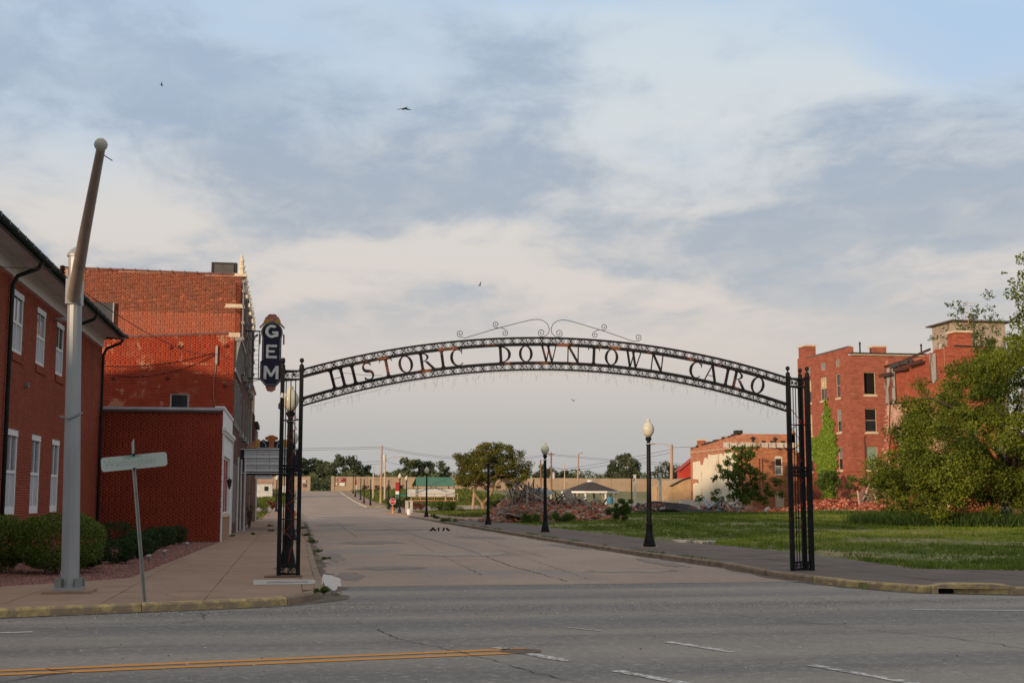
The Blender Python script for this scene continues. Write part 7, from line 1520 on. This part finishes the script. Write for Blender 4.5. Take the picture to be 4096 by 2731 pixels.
# little white flowers in the grass
n = 260; X = np.r_[r_.normal(38.5,1.6,130), r_.normal(33.5,.8,60), r_.normal(44,1.5,70)]; Y = np.r_[r_.normal(68,1.4,130), r_.normal(97,1,60), r_.normal(99,1,70)]
P = np.c_[X,Y,gz(X,Y)+.35+.3*r_.random(n)*(Y < 80)]; tag(link('white_flowers', leafmesh('white_flowers', P, .05, leafmat('petal', (.45,.45,.42), (.6,.6,.58), .2), (0,0,0), r_, asp=1.)), 'tiny white wildflowers in the tall grass', 'flowers', kind='stuff')
# ------------------------------------------------------------------ birds
BIRD = M('bird_black', (.012,.011,.012), .7, .2, 5)
def flying(c, yaw, span, up, roll, label):
    t = thing('bird', c, label, 'bird'); q = MB(); s = span
    q.tube([(0,-.28*s,0),(0,-.2*s,.01*s),(0,-.05*s,.0),(0,.14*s,0),(0,.30*s,-.005*s)], [.008*s,.035*s,.055*s,.04*s,.012*s], 8)
    q.add([(0,.2*s,0),(.07*s,.36*s,0),(0,.33*s,.004),(-.07*s,.36*s,0)], [(0,1,2,3)])
    for sg in (-1,1):
        w = [(.02*s,-.10*s,.02*s),(.24*s,-.16*s,.02*s+up*.5*s*.5),(.5*s,-.02*s,up*.5*s),(.30*s,.04*s,.01*s+up*.3*s),(.03*s,.10*s,.015*s)]
        q.add([(sg*a,b,d) for a,b,d in w]+[(sg*a,b,d-.012*s) for a,b,d in w], [(0,1,2,3,4),(9,8,7,6,5)]+[(i,5+i,5+(i+1)%5,(i+1)%5) for i in range(5)])
    b = link('body', q.mesh('body', BIRD), t); t.rotation_euler = (0,rad(roll),rad(yaw)); return t
flying((3.74,45,15.4), 205, .62, -.12, 8, 'largest black bird gliding high above the street'); flying((8.62,60,11.58), 120, .32, .9, 25, 'black bird with raised wings above the arch'); flying((13.13,60,6.19), 10, .30, .7, 0, 'small black bird flying below the arch'); flying((-7.27,70,23.69), 80, .3, .8, 60, 'tiny distant bird high at upper left')
def pecking(x, y, yaw, lean, label):
    z = stz(x,67.9); t = thing('bird', (x,y,z), label, 'bird', 'black birds standing on the street'); q = MB()
    q.tube([(-.10,0,.05),(-.06,0,.075),(0,0,.10),(.05,0,.145),(.075,0,.185),(.095,0,.19)], [.010,.040,.052,.046,.032,.010], 8); q.tube([(.092,0,.19),(.118,0,.183)], [.009,.002], 5); q.tube([(-.07,0,.07),(-.14,0,.03)], [.018,.008], 5)
    for s in (-1,1): q.tube([(0,s*.016,.07),(.005,s*.018,.0)], .005, 4)
    link('body', q.mesh('body', BIRD), t); t.rotation_euler = (0,rad(lean*.4),rad(yaw)); t.scale = (1.1,1.1,1.1)
for i, (x, a, l) in enumerate(((7.29,-10,-12),(7.42,150,4),(7.63,80,-8),(7.91,60,-4),(8.12,160,2))): pecking(x, 67.9+.15*math.sin(i*3), a, l, ('leftmost','second','middle','fourth','rightmost')[i]+' of the five black birds standing on the street')
pecking(-2.02,72,30,0,'small bird perched on the service ladder of the blade sign'); bpy.data.objects[-1].name if False else None
for o in [o for o in COL.objects if o.get('label','').startswith('small bird perched')]: o.location = (-2.0,72,10.34); o['group'] = 'perched bird'
# ------------------------------------------------------------------ buildings across the avenue (behind the camera) that shade the foreground
FB1 = brickmat('across_brick', (.26,.10,.06), (.32,.14,.08), (.35,.26,.2))
def across(x0, x1, y0, y1, h, label, storeys):
    t = thing('row_building', ((x0+x1)/2,y1,0), label, 'building', 'row of buildings across the avenue'); Fq = Frame((x1,y1,0), (-1,0,0), (0,1,0)); Wd = x1-x0; n = max(2,int(Wd/4)); ops = []
    for s in range(storeys):
        for i in range(n): u0 = (i+.25)*Wd/n; ops.append((u0,u0+Wd/n*.5,.9+s*3.9,2.9+s*3.9))
    q = MB(); Fq.wall(q, Wd, (h,h), ops, .2); q.add([(x0,y1,0),(x0,y0,0),(x0,y0,h),(x0,y1,h),(x1,y0,0),(x1,y0,h),(x1,y1,0),(x1,y1,h)], [(0,1,2,3),(1,4,5,2),(4,6,7,5)]); q.add([(x0,y0,h-.4),(x1,y0,h-.4),(x1,y1,h-.4),(x0,y1,h-.4)], [(0,1,2,3)]); q.build('wall', FB1, t)
    for o_ in ops: Fq.window(t, *o_, WHITE, GLD, LIME, -.12, .08, (.5,))
    q = MB(); Fq.box(q, 0, Wd, h, h+.15, -.3, .12); q.build('cornice', LIME, t)
across(-62,-40,-24,-6,11.0,'three bay brick building across the avenue farthest left behind the camera',2); across(-39.8,-20,-22,-6,10.6,'two storey brick building across the avenue behind the camera',2); across(-19.8,-9.5,-20,-6,7.6,'lower brick building across the avenue nearest behind the camera',1)
strip = MB(); strip.box(-120,120,-11,-6.2 if False else -7.0,-.3,0.0); tag(strip.build('near_sidewalk', CONC), kind='structure')
